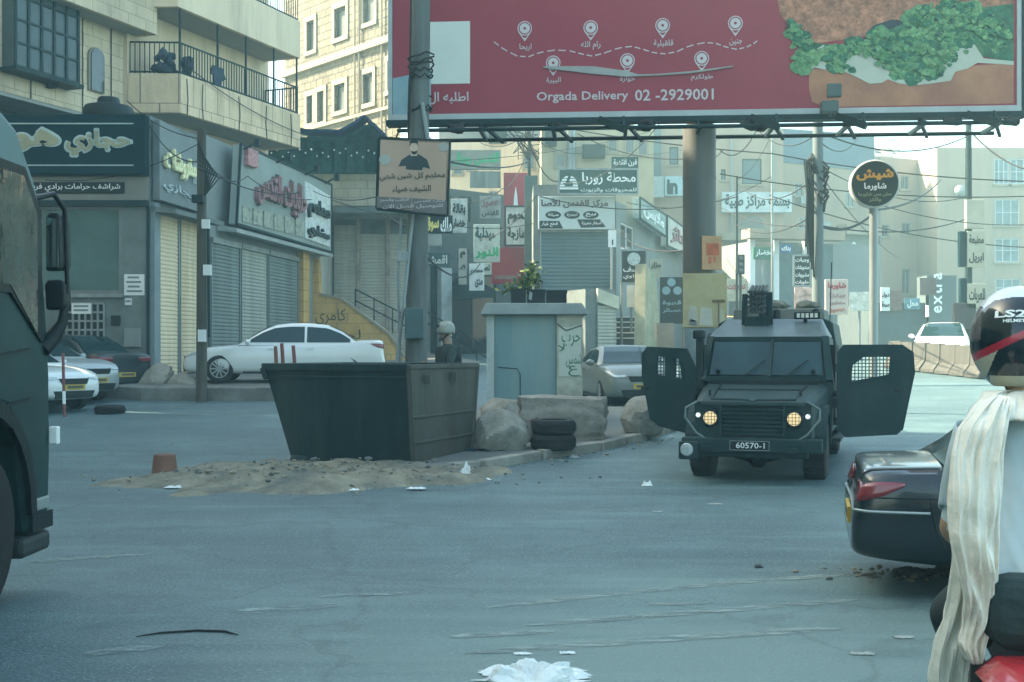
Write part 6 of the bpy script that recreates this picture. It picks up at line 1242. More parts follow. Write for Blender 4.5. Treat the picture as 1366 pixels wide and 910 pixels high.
# ------------------------------------------------------------------ the truck cab at the left edge
TX, TF = -3.12, 8.1
t = thing('lorry', 'dark lorry cab close at the left edge with big folding mirrors', 'lorry', (TX, TF, 0))
tp = M('dark_green_grey_paint', (.009, .034, .036), .5, .0, var=.25, scale=1.2, bump=.05, coat=.0, dirt=(.03, .065, .06), dfac=.6, dscale=2)
# side profile in (y, z), nose at y = 0
prof = [(-5.6, .95), (-1.75, .95), (-1.72, .55), (-1.55, .55), (-1.5, 1.0), (-1.35, 1.22), (-1.05, 1.32), (-.72, 1.25), (-.5, 1.0), (-.42, .62), (-.36, .40), (-.06, .42), (-.02, .62), (0, .9), (-.01, 1.45), (-.05, 1.75), (-.16, 2.40), (-.34, 2.70), (-.62, 2.98), (-1.1, 3.14), (-2.3, 3.2), (-2.4, 2.9), (-5.6, 2.9)]
cabp = [p for p in prof if p[0] > -2.45]; cabp = [(-2.4, .95)]+cabp[1:]
MB().prismx(cabp, -2.45, 0).build('cab', tp, t, bevel=.05)
MB().box(-2.5, -.02, -7.5, -2.5, 1.0, 3.0).build('cargo_box', M('grey_cargo_box', (.10, .13, .13), .5, var=.15), t, bevel=.02)
MB().prismx([(-.14, 2.44), (-.32, 2.72), (-.60, 3.0), (-1.1, 3.16), (-2.3, 3.22), (-2.3, 2.6), (-.9, 2.56)], -2.4, .012).build('roof_fairing', M('pale_grey_fairing', (.12, .185, .185), .5, var=.12, scale=1), t, bevel=.03)
wn = [(-.30, 1.72), (-.72, 2.02), (-1.5, 2.02), (-1.5, 2.72), (-.52, 2.72), (-.30, 2.50)]
MB().prismx([(y, z) for y, z in [(-.20, 1.66), (-.70, 1.97), (-1.56, 1.97), (-1.56, 2.78), (-.48, 2.78), (-.22, 2.52)]], -.01, .018).build('window_frame', black_plastic, t)
MB().prismx(wn, .0, .024).build('side_window', M('reflecting_cab_glass', (.05, .075, .07), .05, .5, var=.6, scale=3, bump=.5, bscale=2.2, spec=.9), t)
MB().prismx([(-.03, 1.72), (-.14, 2.45), (-.16, 2.44), (-.06, 1.72)], -2.3, -.15).build('windscreen', car_glass, t)
MB().box(-2.45, .0, -.45, .0, .27, .41).build('bumper', M('dark_bumper_plastic', (.025, .035, .035), .6), t, bevel=.04)
MB().box(-.02, .016, -.34, -.07, .56, .64).build('step_light', grey_metal, t, bevel=.01)
MB().box(-.03, .016, -.36, -.02, .43, .54).build('step', black_plastic, t)
MB().box(.0, .06, -.06, .0, .98, 1.10).build('side_marker', white_sheet, t, bevel=.01)
b = MB()
for z in (1.30, 1.62): b.bar((.012, -1.6, z-.1), (.012, -.4, z), .015)
b.bar((.012, -1.6, 1.2), (.012, -1.6, 2.7), .015); b.build('panel_line', black_plastic, t)
MB().box(.0, .03, -1.45, -1.2, 1.72, 1.8).build('door_handle', black_plastic, t, bevel=.01)
ws = MB().lathe([(.30, -.15), (.44, -.16), (.49, -.14), (.51, -.1), (.51, .1), (.49, .14), (.44, .16), (.30, .15)], (-.17, -1.02, .51), 40, 'x').build('wheel', rubber, t, smooth=40)
b = MB().lathe([(0, -.04), (.13, -.04), (.15, -.08), (.24, -.09), (.30, .0), (.305, .005), (.32, -.02)], (-.03, -1.02, .51), 32, 'x', cap=False)
for k in range(10): a = 2*math.pi*k/10; b.lathe([(0, .045), (.017, .045), (.02, 0)], (-.12+.02, -1.02+.19*math.cos(a), .51+.19*math.sin(a)), 8, 'x', cap=False)
b.build('rim', alloy, ws, smooth=40); ar = MB()
for k in range(12): a0, a1 = math.pi*(k/12), math.pi*((k+1)/12); ar.hexa([(.0, -1.02+r*math.cos(a), .55+r*1.12*math.sin(a)) for r, a in ((.60, a0), (.69, a0), (.69, a1), (.60, a1))], [(.035, -1.02+r*math.cos(a), .55+r*1.12*math.sin(a)) for r, a in ((.60, a0), (.69, a0), (.69, a1), (.60, a1))])
ar.build('wheel_arch', black_plastic, t)
for sy in (-3.9, -5.2): MB().lathe([(.30, -.15), (.44, -.16), (.51, -.1), (.51, .1), (.44, .16), (.30, .15)], (-.2, sy, .51), 32, 'x').build('wheel', rubber, t, smooth=40)
arm = MB(); arm.tube([(-.02, -.12, 1.62), (.03, -.05, 1.70), (.08, -.02, 1.80), (.10, -.02, 1.95)], [.06, .055, .035, .024], 10).tube([(-.02, -.30, 2.60), (.05, -.1, 2.66), (.10, -.03, 2.56), (.115, -.02, 2.0)], [.02, .02, .018, .016], 8).build('mirror_arm', black_plastic, t, smooth=60)
mg = M('mirror_shell', (.05, .07, .07), .35, bump=0)
m1 = MB().loft([[(x, -.12, z) for x, z in ((.0, 2.14), (.10, 2.14), (.11, 2.2), (.10, 2.50), (.085, 2.54), (.02, 2.54), (.0, 2.50))], [(x*1.0, .10, z) for x, z in ((.01, 2.16), (.09, 2.16), (.10, 2.2), (.09, 2.48), (.075, 2.51), (.03, 2.51), (.01, 2.48))]]).build('mirror', black_plastic, t, bevel=.02); MB().prism([(.012, 2.17), (.095, 2.17), (.088, 2.49), (.015, 2.50)], -.127, -.1215).build('mirror_glass', M('mirror_glass', (.25, .33, .33), .03, .9, bump=0), m1)
m2 = MB().loft([[(x, -.09, z) for x, z in ((-.01, 1.88), (.11, 1.88), (.125, 1.92), (.12, 2.06), (.10, 2.09), (.0, 2.09), (-.02, 2.05))], [(x*.8+.01, .07, z*.8+.4) for x, z in ((-.01, 1.88), (.11, 1.88), (.125, 1.92), (.12, 2.06), (.10, 2.09), (.0, 2.09), (-.02, 2.05))]]).build('wide_mirror', black_plastic, t, bevel=.02)

# ------------------------------------------------------------------ armoured truck with open doors (nose towards local -y)
AY = 18
t = thing('armoured_truck', 'dark armoured truck facing out with headlights on and both doors open', 'armoured truck', (3.13, 15.15, 0), R(-AY))
ap = M('dark_teal_armour', (.004, .024, .026), .6, .0, var=.2, scale=1.4, bump=.06, bscale=8, dirt=(.026, .046, .045), dfac=.75, dscale=2.4)
ap2 = M('skylit_armour_bonnet', (.022, .045, .048), .5, .1, var=.2, scale=2, bump=.06, dirt=(.07, .08, .075), dfac=.5)  # paler than the hull: sky light on the bonnet put into the colour
agl = M('armour_glass', (.006, .034, .042), .22, var=.5, scale=1.2, bump=0, spec=.3)
# bonnet and wings
fr, bk = -.70, .72
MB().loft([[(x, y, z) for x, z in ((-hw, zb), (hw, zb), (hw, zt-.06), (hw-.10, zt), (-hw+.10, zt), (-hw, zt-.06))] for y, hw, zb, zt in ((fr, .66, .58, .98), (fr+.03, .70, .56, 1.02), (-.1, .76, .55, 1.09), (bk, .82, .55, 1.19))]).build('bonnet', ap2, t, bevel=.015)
fb = MB(); fb.box(-.70, .70, fr-.012, fr-.002, .56, 1.0).build('front_panel', ap, t, bevel=.01)
b = MB()
for k in range(7): z = .60+k*.05; b.hexa([(-.36, fr-.05, z), (.36, fr-.05, z), (.36, fr-.014, z+.005), (-.36, fr-.014, z+.005)], [(-.36, fr-.05, z+.02), (.36, fr-.05, z+.02), (.36, fr-.014, z+.035), (-.36, fr-.014, z+.035)])
b.box(-.40, -.365, fr-.06, fr-.013, .57, .97).box(.365, .40, fr-.06, fr-.013, .57, .97).build('grille', ap, t)
b = MB(); b.box(-.62, .62, fr-.055, fr-.013, .955, 1.0); b.box(-.10, .12, fr-.075, fr-.056, .955, .99); b.tube([(-.5, fr-.03, 1.035), (-.05, fr-.04, 1.03), (.0, fr-.04, 1.0), (.06, fr-.04, 1.03), (.52, fr-.03, 1.035)], .018, 8).build('bonnet_edge', ap2, t, bevel=.006)
glow = M('headlight_lit', (.3, .25, .15), .3, bump=0, var=.1, scale=60, em=.20, emc=(1., .78, .40))
for sx in (-1, 1):
    hl = MB().lathe([(.0, -.075), (.10, -.06), (.112, -.03), (.112, 0), (0, 0)], (sx*.50, fr-.013, .80), 24, 'y', cap=False).build('headlight', black_plastic, t, smooth=40)
    MB().lathe([(0, -.088), (.05, -.084), (.080, -.068), (.080, -.06)], (sx*.50, fr-.013, .80), 24, 'y', cap=False).build('lens', glow, hl, smooth=60)
    b = MB()
    for k in range(4): d = -.06+k*.04; q = math.sqrt(.09**2-d*d); b.bar((sx*.50+d, fr-.108, .80-q), (sx*.50+d, fr-.108, .80+q), .006).bar((sx*.50-q, fr-.108, .80+d), (sx*.50+q, fr-.108, .80+d), .006)
    b.build('lamp_guard', dark_metal, hl)
    MB().lathe([(0, -.04), (.025, -.035), (.03, 0)], (sx*.655, fr-.013, .83), 12, 'y', cap=False).build('side_lamp', M('small_white_lamp', (.8, .85, .85), .3, em=.15, emc=(1, 1, 1), bump=0), t)
    MB().tube([(sx*.66, fr-.03, 1.0), (sx*.80, fr-.08, .92), (sx*.80, fr-.10, .80), (sx*.66, fr-.12, .62), (sx*.52, fr-.12, .53), (sx*.42, fr-.1, .5)], .014, 8).build('tow_cable', M('pale_wire_rope', (.10, .14, .14), .5), t)
    MB().bar((sx*.55, -.45, 1.06), (sx*.55, -.45, 1.13), .03).build('bonnet_latch', black_plastic, t)
bm_ = MB(); bm_.box(-.83, .83, fr-.20, fr+.02, .40, .565); bm_.box(-.66, .66, fr-.12, fr+.1, .33, .399); bm_.build('bumper', ap, t, bevel=.012)
pl = MB().box(-.245, .225, fr-.215, fr-.202, .425, .54).build('number_plate', black_plastic, t); b = MB().text('60570-1', -.17, .17, .45, .52, fr-.218, .01, .004); b.build('lettering', white_sheet, pl)
b = MB()
for q in ((-.245, .225, .533, .54), (-.245, .225, .425, .432), (-.245, -.238, .432, .533), (.218, .225, .432, .533)): b.box(q[0], q[1], fr-.218, fr-.2155, q[2], q[3])
b.build('plate_edge', grey_metal, pl)
MB().box(-.86, -.62, fr-.24, fr-.19, .30, .52).build('fog_lamp_bracket', ap, t, bevel=.02); MB().lathe([(0, -.02), (.07, -.015), (.08, 0)], (-.76, fr-.241, .42), 16, 'y', cap=False).build('fog_lamp', lamp_clear, t)
MB().lathe([(.05, -.3), (.1, -.12), (.17, -.05), (.17, .05), (.1, .12), (.05, .3)], (-.02, .05, .30), 16, 'x').build('differential', dark_metal, t)
MB().tube([(-.7, .05, .36), (.7, .05, .36)], .06, 10).tube([(-.7, 2.95, .40), (.7, 2.95, .40)], .06, 10).build('axle', dark_metal, t)
# tyres
for y in (0.05, 2.95):
    for sx in (-1, 1):
        z_ = .385 if y < 1 else .385+.09
        ty = MB().lathe([(.22, -.13), (.32, -.145), (.37, -.12), (.385, -.08), (.385, .08), (.37, .12), (.32, .145), (.22, .13)], (sx*.70, y, z_), 36, 'x').build('wheel', rubber, t, smooth=40)
        b = MB()
        for k in range(24): a = 2*math.pi*k/24; b.bar((sx*.70-.11, y+.385*math.cos(a), z_+.385*math.sin(a)), (sx*.70+.11, y+.385*math.cos(a+.08), z_+.385*math.sin(a+.08)), .035, .02, up=(0, math.cos(a), math.sin(a)))
        b.build('tread', rubber, ty); MB().lathe([(0, sx*.09), (.08, sx*.10), (.2, sx*.05), (.22, sx*.12)], (sx*.70, y, z_), 24, 'x', cap=False).build('rim', dark_metal, ty)
        MB().prism([(0, 0), (.01, 0), (.01, .01)], 0, .01) if False else None
        a_ = MB()
        for k in range(10): a0, a1 = math.pi*k/10, math.pi*(k+1)/10; a_.hexa([(sx*.74-sx*.12, y+r*math.cos(a), z_+.03+r*math.sin(a)) for r, a in ((.44, a0), (.53, a0), (.53, a1), (.44, a1))], [(sx*.86, y+r*math.cos(a), z_+.03+r*math.sin(a)) for r, a in ((.44, a0), (.53, a0), (.53, a1), (.44, a1))])
        a_.build('wheel_arch', ap, t)
# cabin: slanted front, sloping forehead, then the tall rear body
yw0, yw1, yr = .74, 1.02, 1.95
def shell(name, rings, mat, bev=.02): return MB().loft(rings).build(name, mat, t, bevel=bev)
shell('cabin', [[(-.86, y0, .55), (.86, y0, .55), (.88, y1, 1.20), (.80, y2, 1.80), (-.80, y2, 1.80), (-.88, y1, 1.20)] for y0, y1, y2 in ((.74, .74, 1.02), (2.05, 2.05, 2.05))], ap)
shell('roof_slope', [[(-.80, 1.02, 1.802), (.80, 1.02, 1.802), (.80, 2.05, 1.802), (-.80, 2.05, 1.802)], [(-.66, 1.85, 2.07), (.66, 1.85, 2.07), (.66, 2.05, 2.07), (-.66, 2.05, 2.07)]], M('skylit_armour_roof', (.085, .115, .125), .4, .2, var=.25, scale=1.5, bump=.05, dirt=(.15, .18, .18), dfac=.6))  # pale slope: the sky it reflects is put into the base colour
shell('rear_body', [[(-.90, y, .50), (.90, y, .50), (.92, y, 1.25), (.80, y, 2.02), (.70, y, 2.07), (-.70, y, 2.07), (-.80, y, 2.02), (-.92, y, 1.25)] for y in (2.06, 3.9)], ap)
shell('roof_rack', [[(-.66, y, 2.075), (.66, y, 2.075), (.64, y, 2.24), (-.64, y, 2.24)] for y in (2.5, 3.8)], M('dusty_rack', (.13, .14, .125), .8, var=.3, scale=4))
# windscreen
def slope(x, z): return (x, .74+(z-1.20)/.6*.28, z)
q = [slope(-.74, 1.30), slope(.74, 1.30), slope(.70, 1.74), slope(-.70, 1.74)]
MB().hexa([Vector(p)+Vector((0, -.03, 0)) for p in q], [Vector(p)+Vector((0, .05, .01)) for p in q]).build('windscreen', agl, t)
b = MB(); b.bar(slope(-.82, 1.25), slope(.82, 1.25), .08, .07).bar(slope(-.78, 1.78), slope(.78, 1.78), .08, .06).bar(slope(-.82, 1.22), slope(-.75, 1.80), .09, .09).bar(slope(.82, 1.22), slope(.75, 1.80), .09, .09); b.bar(slope(0.06, 1.26)[:1]+(.72, 1.27), (.08, .96, 1.77), .03, .05); b.build('windscreen_frame', ap, t)
b = MB()
for x in (-.3, .25): MB().bar((x, .70, 1.27), (x+.3, .80, 1.50), .015).build('wiper', black_plastic, t)
for sx in (-1, 1): MB().tube([(sx*.62, .70, 1.34), (sx*.62, .74, 1.36)], .03, 10).build('camera_port', black_plastic, t)
b = MB(); b.box(-.7, .7, .60, .73, 1.18, 1.235); b.build('scuttle_vent', black_plastic, t)
# snorkel
MB().box(-.92, -.82, .72, .86, 1.1, 1.78).box(-.95, -.80, .66, .84, 1.78, 1.9).build('snorkel', black_plastic, t, bevel=.02)
# light bar and launcher on the roof
b = MB().box(.30, .66, 1.62, 1.75, 2.06, 2.16).bar((.45, 1.7, 1.98), (.45, 1.7, 2.06), .05); b.build('light_bar', black_plastic, t, bevel=.01); b = MB()
for k in range(5): b.box(.34+k*.06, .38+k*.06, 1.612, 1.6195, 2.08, 2.14)
b.build('lamp', lamp_clear, t)
for x in (.0, .55, -.2): MB().lathe([(0, .16), (.05, .14), (.06, .0)], (x, 2.3, 2.075), 12, 'z', cap=False).build('roof_beacon', black_plastic, t)
ln = MB(); lm = M('launcher_tubes', (.06, .075, .07), .6, var=.3)
for i in range(5):
    for j in range(5):
        x, z = -.30+i*.050, 2.13+j*.072; ln.tube([(x, 1.42+j*.02, z+.02), (x+.01, 1.85, z+.12)], .023, 8)
ll = ln.build('launcher', lm, t); b = MB().box(-.37, -.04, 1.52, 1.9, 1.86, 2.10); b.bar((-.03, 1.6, 1.8), (-.04, 1.62, 2.44), .05, .1).bar((-.38, 1.6, 1.8), (-.37, 1.62, 2.42), .04, .08).build('launcher_mount', dark_metal, ll, bevel=.01)
# doors, hinged at the front edge and swung out
mesh_m = M('window_grid_wire', (.05, .07, .07), .5, bump=0)
def door(sx, ang):
    L_ = .98; out = [(.02, 1.60), (.10, 1.70), (.84, 1.70), (L_, 1.60), (L_+.02, 1.34), (.85, .60), (.77, .53), (.12, .49), (.02, .60)]
    if sx < 0: out = [(.02, 1.36), (.16, 1.65), (.74, 1.68), (.82, 1.58), (.82, 1.28), (.70, .68), (.56, .58), (.12, .49), (.02, .60)]
    wz = ((.24, .66, 1.44, 1.70) if sx > 0 else (.30, .64, 1.38, 1.70))
    if sx > 0: wpoly = [(.17, 1.20), (.68, 1.30), (.70, 1.56), (.34, 1.55), (.20, 1.44)]
    else: wpoly = [(.20, 1.22), (.25, 1.53), (.60, 1.56), (.60, 1.28)]
    # outline with the window cut out as a bridged ring
    from mathutils.geometry import delaunay_2d_cdt
    allp = [Vector(p) for p in out]+[Vector(p) for p in wpoly]; n, m = len(out), len(wpoly)
    ed = [(k, (k+1) % n) for k in range(n)]+[(n+k, n+(k+1) % m) for k in range(m)]
    vs, es, fs, *_ = delaunay_2d_cdt(allp, ed, [], 0, 1e-5)
    def inside(pt, poly):
        c = False; j = len(poly)-1
        for i in range(len(poly)):
            (x1, y1), (x2, y2) = poly[i], poly[j]
            if (y1 > pt[1]) != (y2 > pt[1]) and pt[0] < (x2-x1)*(pt[1]-y1)/(y2-y1)+x1: c = not c
            j = i
        return c
    mb = MB(); th = .05
    for f in fs:
        c = sum((vs[i] for i in f), Vector((0, 0)))/len(f)
        if inside(c, out) and not inside(c, wpoly): mb.poly([(vs[i].x, -th/2, vs[i].y) for i in f]); mb.poly([(vs[i].x, th/2, vs[i].y) for i in reversed(f)])
    for pl_ in (out, wpoly):
        for a, b in zip(pl_, pl_[1:]+pl_[:1]): mb.poly([(a[0], -th/2, a[1]), (b[0], -th/2, b[1]), (b[0], th/2, b[1]), (a[0], th/2, a[1])])
    if sx < 0: mb.v = [(-x, y, z) for x, y, z in mb.v]
    d = mb.build('door', ap, t, weld=True, loc=(sx*.90, .80, 0), rz=R(ang))
    g = MB(); x0, x1 = min(p[0] for p in wpoly), max(p[0] for p in wpoly); z0, z1 = min(p[1] for p in wpoly), max(p[1] for p in wpoly); k = x0+.03
    while k < x1:
        zs = [z for z in [z0+(z1-z0)*j/40 for j in range(41)] if inside((k, z), wpoly)]
        if zs: g.bar((sx*k, 0, zs[0]), (sx*k, 0, zs[-1]), .012)
        k += .045
    k = z0+.03
    while k < z1:
        xs = [x for x in [x0+(x1-x0)*j/40 for j in range(41)] if inside((x, k), wpoly)]
        if xs: g.bar((sx*xs[0], .002, k), (sx*xs[-1], .002, k), .012)
        k += .045
    g.build('window_grid', mesh_m, d)
    if sx < 0: MB().box(-.47, -.33, -.035, .03, 1.22, 1.56).build('window_bar', ap, d)
    fm = MB(); q = [(x*sx, z) for x, z in wpoly]
    for a, b in zip(q, q[1:]+q[:1]): fm.bar((a[0], -.03, a[1]), (b[0], -.03, b[1]), .03, .02, up=(0, 1, 0))
    fm.build('window_frame', ap, d); b = MB()
    for z in (.7, 1.05, 1.4): b.tube([(0, 0, z-.05), (0, 0, z+.05)], .03, 8)
    b.build('hinge', black_plastic, d); MB().box(sx*.72, sx*.82, -.05, -.026, 1.08, 1.12).build('handle', black_plastic, d)
    return d
door(1, 10); door(-1, -12)
for sx in (-1, 1): MB().box(sx*.84, sx*.96, .9, 2.7, .42, .47).build('side_step', dark_metal, t)
for sx in (-1, 1): MB().bar((sx*.885, 1.1, .62), (sx*.885, 1.95, .62), .01) if False else None
MB().prismx([(.95, .7), (1.9, .7), (1.9, 1.7), (1.05, 1.7), (.9, 1.25)], .805, .888).build('door_opening', M('dark_interior', (.006, .010, .011), .8, bump=0), t)
MB().prismx([(.95, .7), (1.9, .7), (1.9, 1.7), (1.05, 1.7), (.9, 1.25)], -.888, -.805).build('door_opening', M('dark_interior', (.006, .01, .011)), t)

b = MB()
for x in (-.5, .5): b.bar((x, -.6, 1.035), (x*1.12, .66, 1.19), .02, .012)
b.bar((-.55, .1, 1.125), (.55, .1, 1.125), .02, .012); b.build('bonnet_seam', black_plastic, t)
for sx in (-1, 1):
    MB().box(sx*.885, sx*.93, .5, .72, .88, 1.02).build('side_vent', black_plastic, t)
    for k, (y, z) in enumerate(((2.3, 1.5), (2.9, 1.5), (3.5, 1.5))): MB().box(sx*.875, sx*.90, y-.2, y+.2, z-.12, z+.14).build('side_window', agl, t)
MB().tube([(.74, 2.4, 2.0), (.76, 2.5, 2.9)], .008, 6).build('aerial', black_plastic, t)
for x, y, w_, h_ in ((-.1, 3.0, .5, .16), (.35, 3.3, .4, .2), (-.45, 3.4, .3, .12)): MB().blob((x, y, 2.30), w_*.5, 2, .5, int(y*10), (1, .7, h_*2)).build('stowed_kit', M('dusty_canvas', (.12, .125, .10), .9, var=.4, scale=6, bump=.5), t)
for x in (-.62, -.2, .2, .62): MB().lathe([(0, -.02), (.018, -.018), (.02, 0)], (x, -.902, .49), 8, 'y', cap=False).build('bolt', dark_metal, t)
MB().box(-.55, -.42, -.96, -.90, .40, .47).build('tow_hook', dark_metal, t); MB().box(.42, .55, -.96, -.90, .40, .47).build('tow_hook', dark_metal, t)
# ------------------------------------------------------------------ people
def grow(name, J, B, root, levels=2, extra=()):
    """one continuous surface over a skeleton: J joint -> (position, radius), B bones; extra chains are fingers"""
    def chain(J, B, root):
        ks = list(J); me = bpy.data.meshes.new('skeleton'); me.from_pydata([J[k][0] for k in ks], [(ks.index(a), ks.index(b)) for a, b in B], []); o = bpy.data.objects.new('skeleton', me); COL.objects.link(o)
        m = o.modifiers.new('skin', 'SKIN'); m.use_smooth_shade = True
        for k, sv in zip(ks, me.skin_vertices[0].data): r = J[k][1]; sv.radius = r if isinstance(r, tuple) else (r, r); sv.use_root = k == root
        s_ = o.modifiers.new('sub', 'SUBSURF'); s_.levels = s_.render_levels = levels
        bpy.context.view_layer.update(); dg = bpy.context.evaluated_depsgraph_get(); out = bpy.data.meshes.new_from_object(o.evaluated_get(dg), depsgraph=dg); bpy.data.objects.remove(o); return out
    bm = bmesh.new()
    for j, b, r in [(J, B, root)]+list(extra):
        m = chain(j, b, r); bm.from_mesh(m)
    me = bpy.data.meshes.new(name); bm.to_mesh(me); bm.free(); me.polygons.foreach_set('use_smooth', [True]*len(me.polygons)); return me
def hand(w_, d, sidev, r=.0095):
    """five curled fingers from a palm at w_, pointing along d"""
    w_, d, s_ = Vector(w_), Vector(d).normalized(), Vector(sidev).normalized(); n = d.cross(s_); out = []
    for k, ln in enumerate((.062, .072, .068, .052)):
        o = w_+d*.05+s_*(.030-.02*k); J = {'a': (o, r), 'b': (o+d*ln*.55-n*.012, r), 'c': (o+d*ln*.75-n*.042, r*.9), 'e': (o+d*ln*.55-n*.062, r*.8)}; out.append((J, [('a', 'b'), ('b', 'c'), ('c', 'e')], 'a'))
    o = w_+d*.02+s_*.03; J = {'a': (o, r*1.1), 'b': (o+s_*.025+d*.025-n*.012, r), 'c': (o+s_*.02+d*.055-n*.035, r*.85)}; out.append((J, [('a', 'b'), ('b', 'c')], 'a')); return out
def paint(me, mats, fn):
    for m in mats: me.materials.append(m)
    for p in me.polygons: p.material_index = fn(p.center)
skin_m = M('skin', (.42, .26, .17), .6, var=.08, bump=.05)
shirt_m = M('pale_shirt', (.46, .55, .57), .85, var=.05, scale=3, bump=.25, bscale=5)
trouser_m = M('dark_trousers', (.035, .05, .052), .85, var=.2, scale=4, bump=.3, bscale=8)
shoe_m = M('dark_shoe', (.03, .03, .028), .6)
RL, RZ = (1.52, 3.42, 0), R(-24)
t = thing('person', 'motorbike rider in white shirt with a cream scarf and striped helmet', 'person', RL, RZ)
J = {'pelvis': ((0, -.02, .90), (.165, .13)), 'waist': ((0, -.01, 1.04), (.15, .12)), 'chest': ((.01, .05, 1.26), (.185, .135)), 'collar': ((.02, .09, 1.42), (.12, .09)), 'neck': ((-.035, .10, 1.49), .06), 'head': ((-.07, .11, 1.60), .085), 'crown': ((-.07, .11, 1.70), .07)}
B = [('pelvis', 'waist'), ('waist', 'chest'), ('chest', 'collar'), ('collar', 'neck'), ('neck', 'head'), ('head', 'crown')]; ex = []
for s_, sx in (('l', -1), ('r', 1)):
    J.update({s_+'sh': ((.01+sx*.175, .08, 1.39), .08), s_+'up': ((sx*.205, .13, 1.22), .062), s_+'el': ((sx*.25, .17, 1.05), .05), s_+'fa': ((sx*.245, .36, 1.02), .042), s_+'wr': ((sx*.28, .52, 1.0), .03), s_+'pa': ((sx*.28, .585, .995), (.042, .022)),
              s_+'hp': ((sx*.12, .03, .88), .12), s_+'th': ((sx*.17, .28, .84), .09), s_+'kn': ((sx*.23, .52, .79), .068), s_+'ca': ((sx*.22, .44, .58), .06), s_+'an': ((sx*.20, .34, .33), .042), s_+'ft': ((sx*.21, .48, .275), .04), s_+'to': ((sx*.22, .56, .265), .032)})
    B += [('chest', s_+'sh'), (s_+'sh', s_+'up'), (s_+'up', s_+'el'), (s_+'el', s_+'fa'), (s_+'fa', s_+'wr'), (s_+'wr', s_+'pa'), ('pelvis', s_+'hp'), (s_+'hp', s_+'th'), (s_+'th', s_+'kn'), (s_+'kn', s_+'ca'), (s_+'ca', s_+'an'), (s_+'an', s_+'ft'), (s_+'ft', s_+'to')]
    ex += hand((sx*.28, .56, 1.0), (0, 1, -.1), (-sx, 0, 0))

J['lth'] = ((-.21, .22, .82), .09); J['lkn'] = ((-.295, .40, .75), .062); J['lca'] = ((-.20, .30, .58), .056); J['lan'] = ((-.15, .22, .34), .042); J['lft'] = ((-.15, .36, .28), .04); J['lto'] = ((-.16, .44, .27), .032)
me = grow('body', J, B, 'pelvis', 2, ex)
def who(c):
    if c.z > 1.455 and abs(c.x+.02) < .10: return 0
    if abs(c.x) > .16 and .95 < c.z < 1.10 and c.y > .13: return 0
    if c.z > 1.0 or (c.z > .95 and abs(c.x) < .2 and c.y < .3): return 1
    return 2 if c.z > .31 else 3
paint(me, [skin_m, shirt_m, trouser_m, shoe_m], who); o = bpy.data.objects.new('body', me); COL.objects.link(o); o.parent = t
# loose shirt over the back, with folds and an open hem
def cloth_tube(name, rings, mat, th=.012, n=48, amp=.02, freq=9, parent=t, sub=1):
    R_ = []; K = 4; n *= 2; rg = []
    for r0, r1 in zip(rings, rings[1:]): rg += [(Vector(r0[0]).lerp(Vector(r1[0]), k/K), *[r0[i]+(r1[i]-r0[i])*k/K for i in (1, 2, 3, 4)]) for k in range(K)]
    rg.append(rings[-1])
    for i, (c, a, b, am, ph) in enumerate(rg):
        ring = []
        for k in range(n):
            q = 2*math.pi*k/n; u_ = Vector((math.cos(q)*2.2, math.sin(q)*2.2, c[2]*9+math.cos(q)*3)); f = 1+am*.55*(math.sin(freq*q+ph)+.5*math.sin(freq*1.7*q+ph*2.1))+.075*abs(mnoise.noise(u_))+.035*mnoise.noise(u_*2.7); ring.append((c[0]+a*f*math.cos(q), c[1]+b*f*math.sin(q), c[2]+.012*math.sin(3*q+ph)))
        R_.append(ring)
    o = MB().loft(R_, cap=False).build(name, mat, parent, smooth=80); m = o.modifiers.new('s', 'SOLIDIFY'); m.thickness = th; m.offset = 1; m = o.modifiers.new('u', 'SUBSURF'); m.levels = m.render_levels = sub; return o
cloth_tube('shirt', [((.02, .08, 1.455), .095, .085, .02, 0), ((.015, .075, 1.42), .175, .125, .02, .5), ((.01, .06, 1.33), .225, .15, .02, 1), ((.01, .04, 1.2), .215, .165, .035, 1.6), ((0, .01, 1.1), .20, .17, .05, 2.1), ((0, -.01, 1.03), .205, .185, .06, 2.8), ((0, -.02, .985), .215, .195, .07, 3.2)], shirt_m)
for sx in (-1, 1): cloth_tube('sleeve', [((sx*.14, .08, 1.385), .10, .10, .02, 0), ((sx*.18, .10, 1.30), .088, .09, .04, 1), ((sx*.205, .13, 1.21), .08, .08, .06, 2), ((sx*.22, .165, 1.12), .075, .078, .08, 3)], shirt_m, .008, 32, freq=5)
# scarf: gathered cloth falling from the left shoulder down the back, in the rider's own space
inv = (Matrix.Translation(RL) @ Matrix.Rotation(RZ, 4, 'Z')).inverted()
scarf_m = M('cream_scarf', (.74, .69, .58), .9, var=.10, scale=3, bump=.5, bscale=18, dirt=(.60, .62, .58), dfac=.6, dscale=5)
def ribbon(name, path, mat, n=88, folds=7, seed=0, th=.03):
    """path rows: (u_left, u_right, v, Y): both edges of a hanging bundle; its section is a closed pleated loop"""
    R_ = []; N = len(path)
    for i, (u0, u1, v, Y) in enumerate(path):
        ring = []; a, b = inv @ P(u0, v, Y), inv @ P(u1, v, Y)
        for k in range(n):
            q = 2*math.pi*k/n; f = .5-.5*math.cos(q); side = math.sin(q); w_ = abs(side)**.6
            nz_ = mnoise.noise(Vector((f*5+seed, i*.28, side)))
            pl = th*(.60*side+.16*w_*math.sin(folds*f*math.pi*2+seed+i*.12+4*nz_)+.75*w_*nz_+.10*w_*math.sin(folds*2.3*f*math.pi*2+seed*2-i*.35)); p = a.lerp(b, f+.012*math.sin(i*1.3+seed+k*.3)); d = (b-a).normalized(); nn = Vector((d.y, -d.x, 0)).normalized(); ring.append(p+nn*pl)
        R_.append(ring)
    return MB().loft(R_).build(name, mat, t, smooth=75, sub=1)
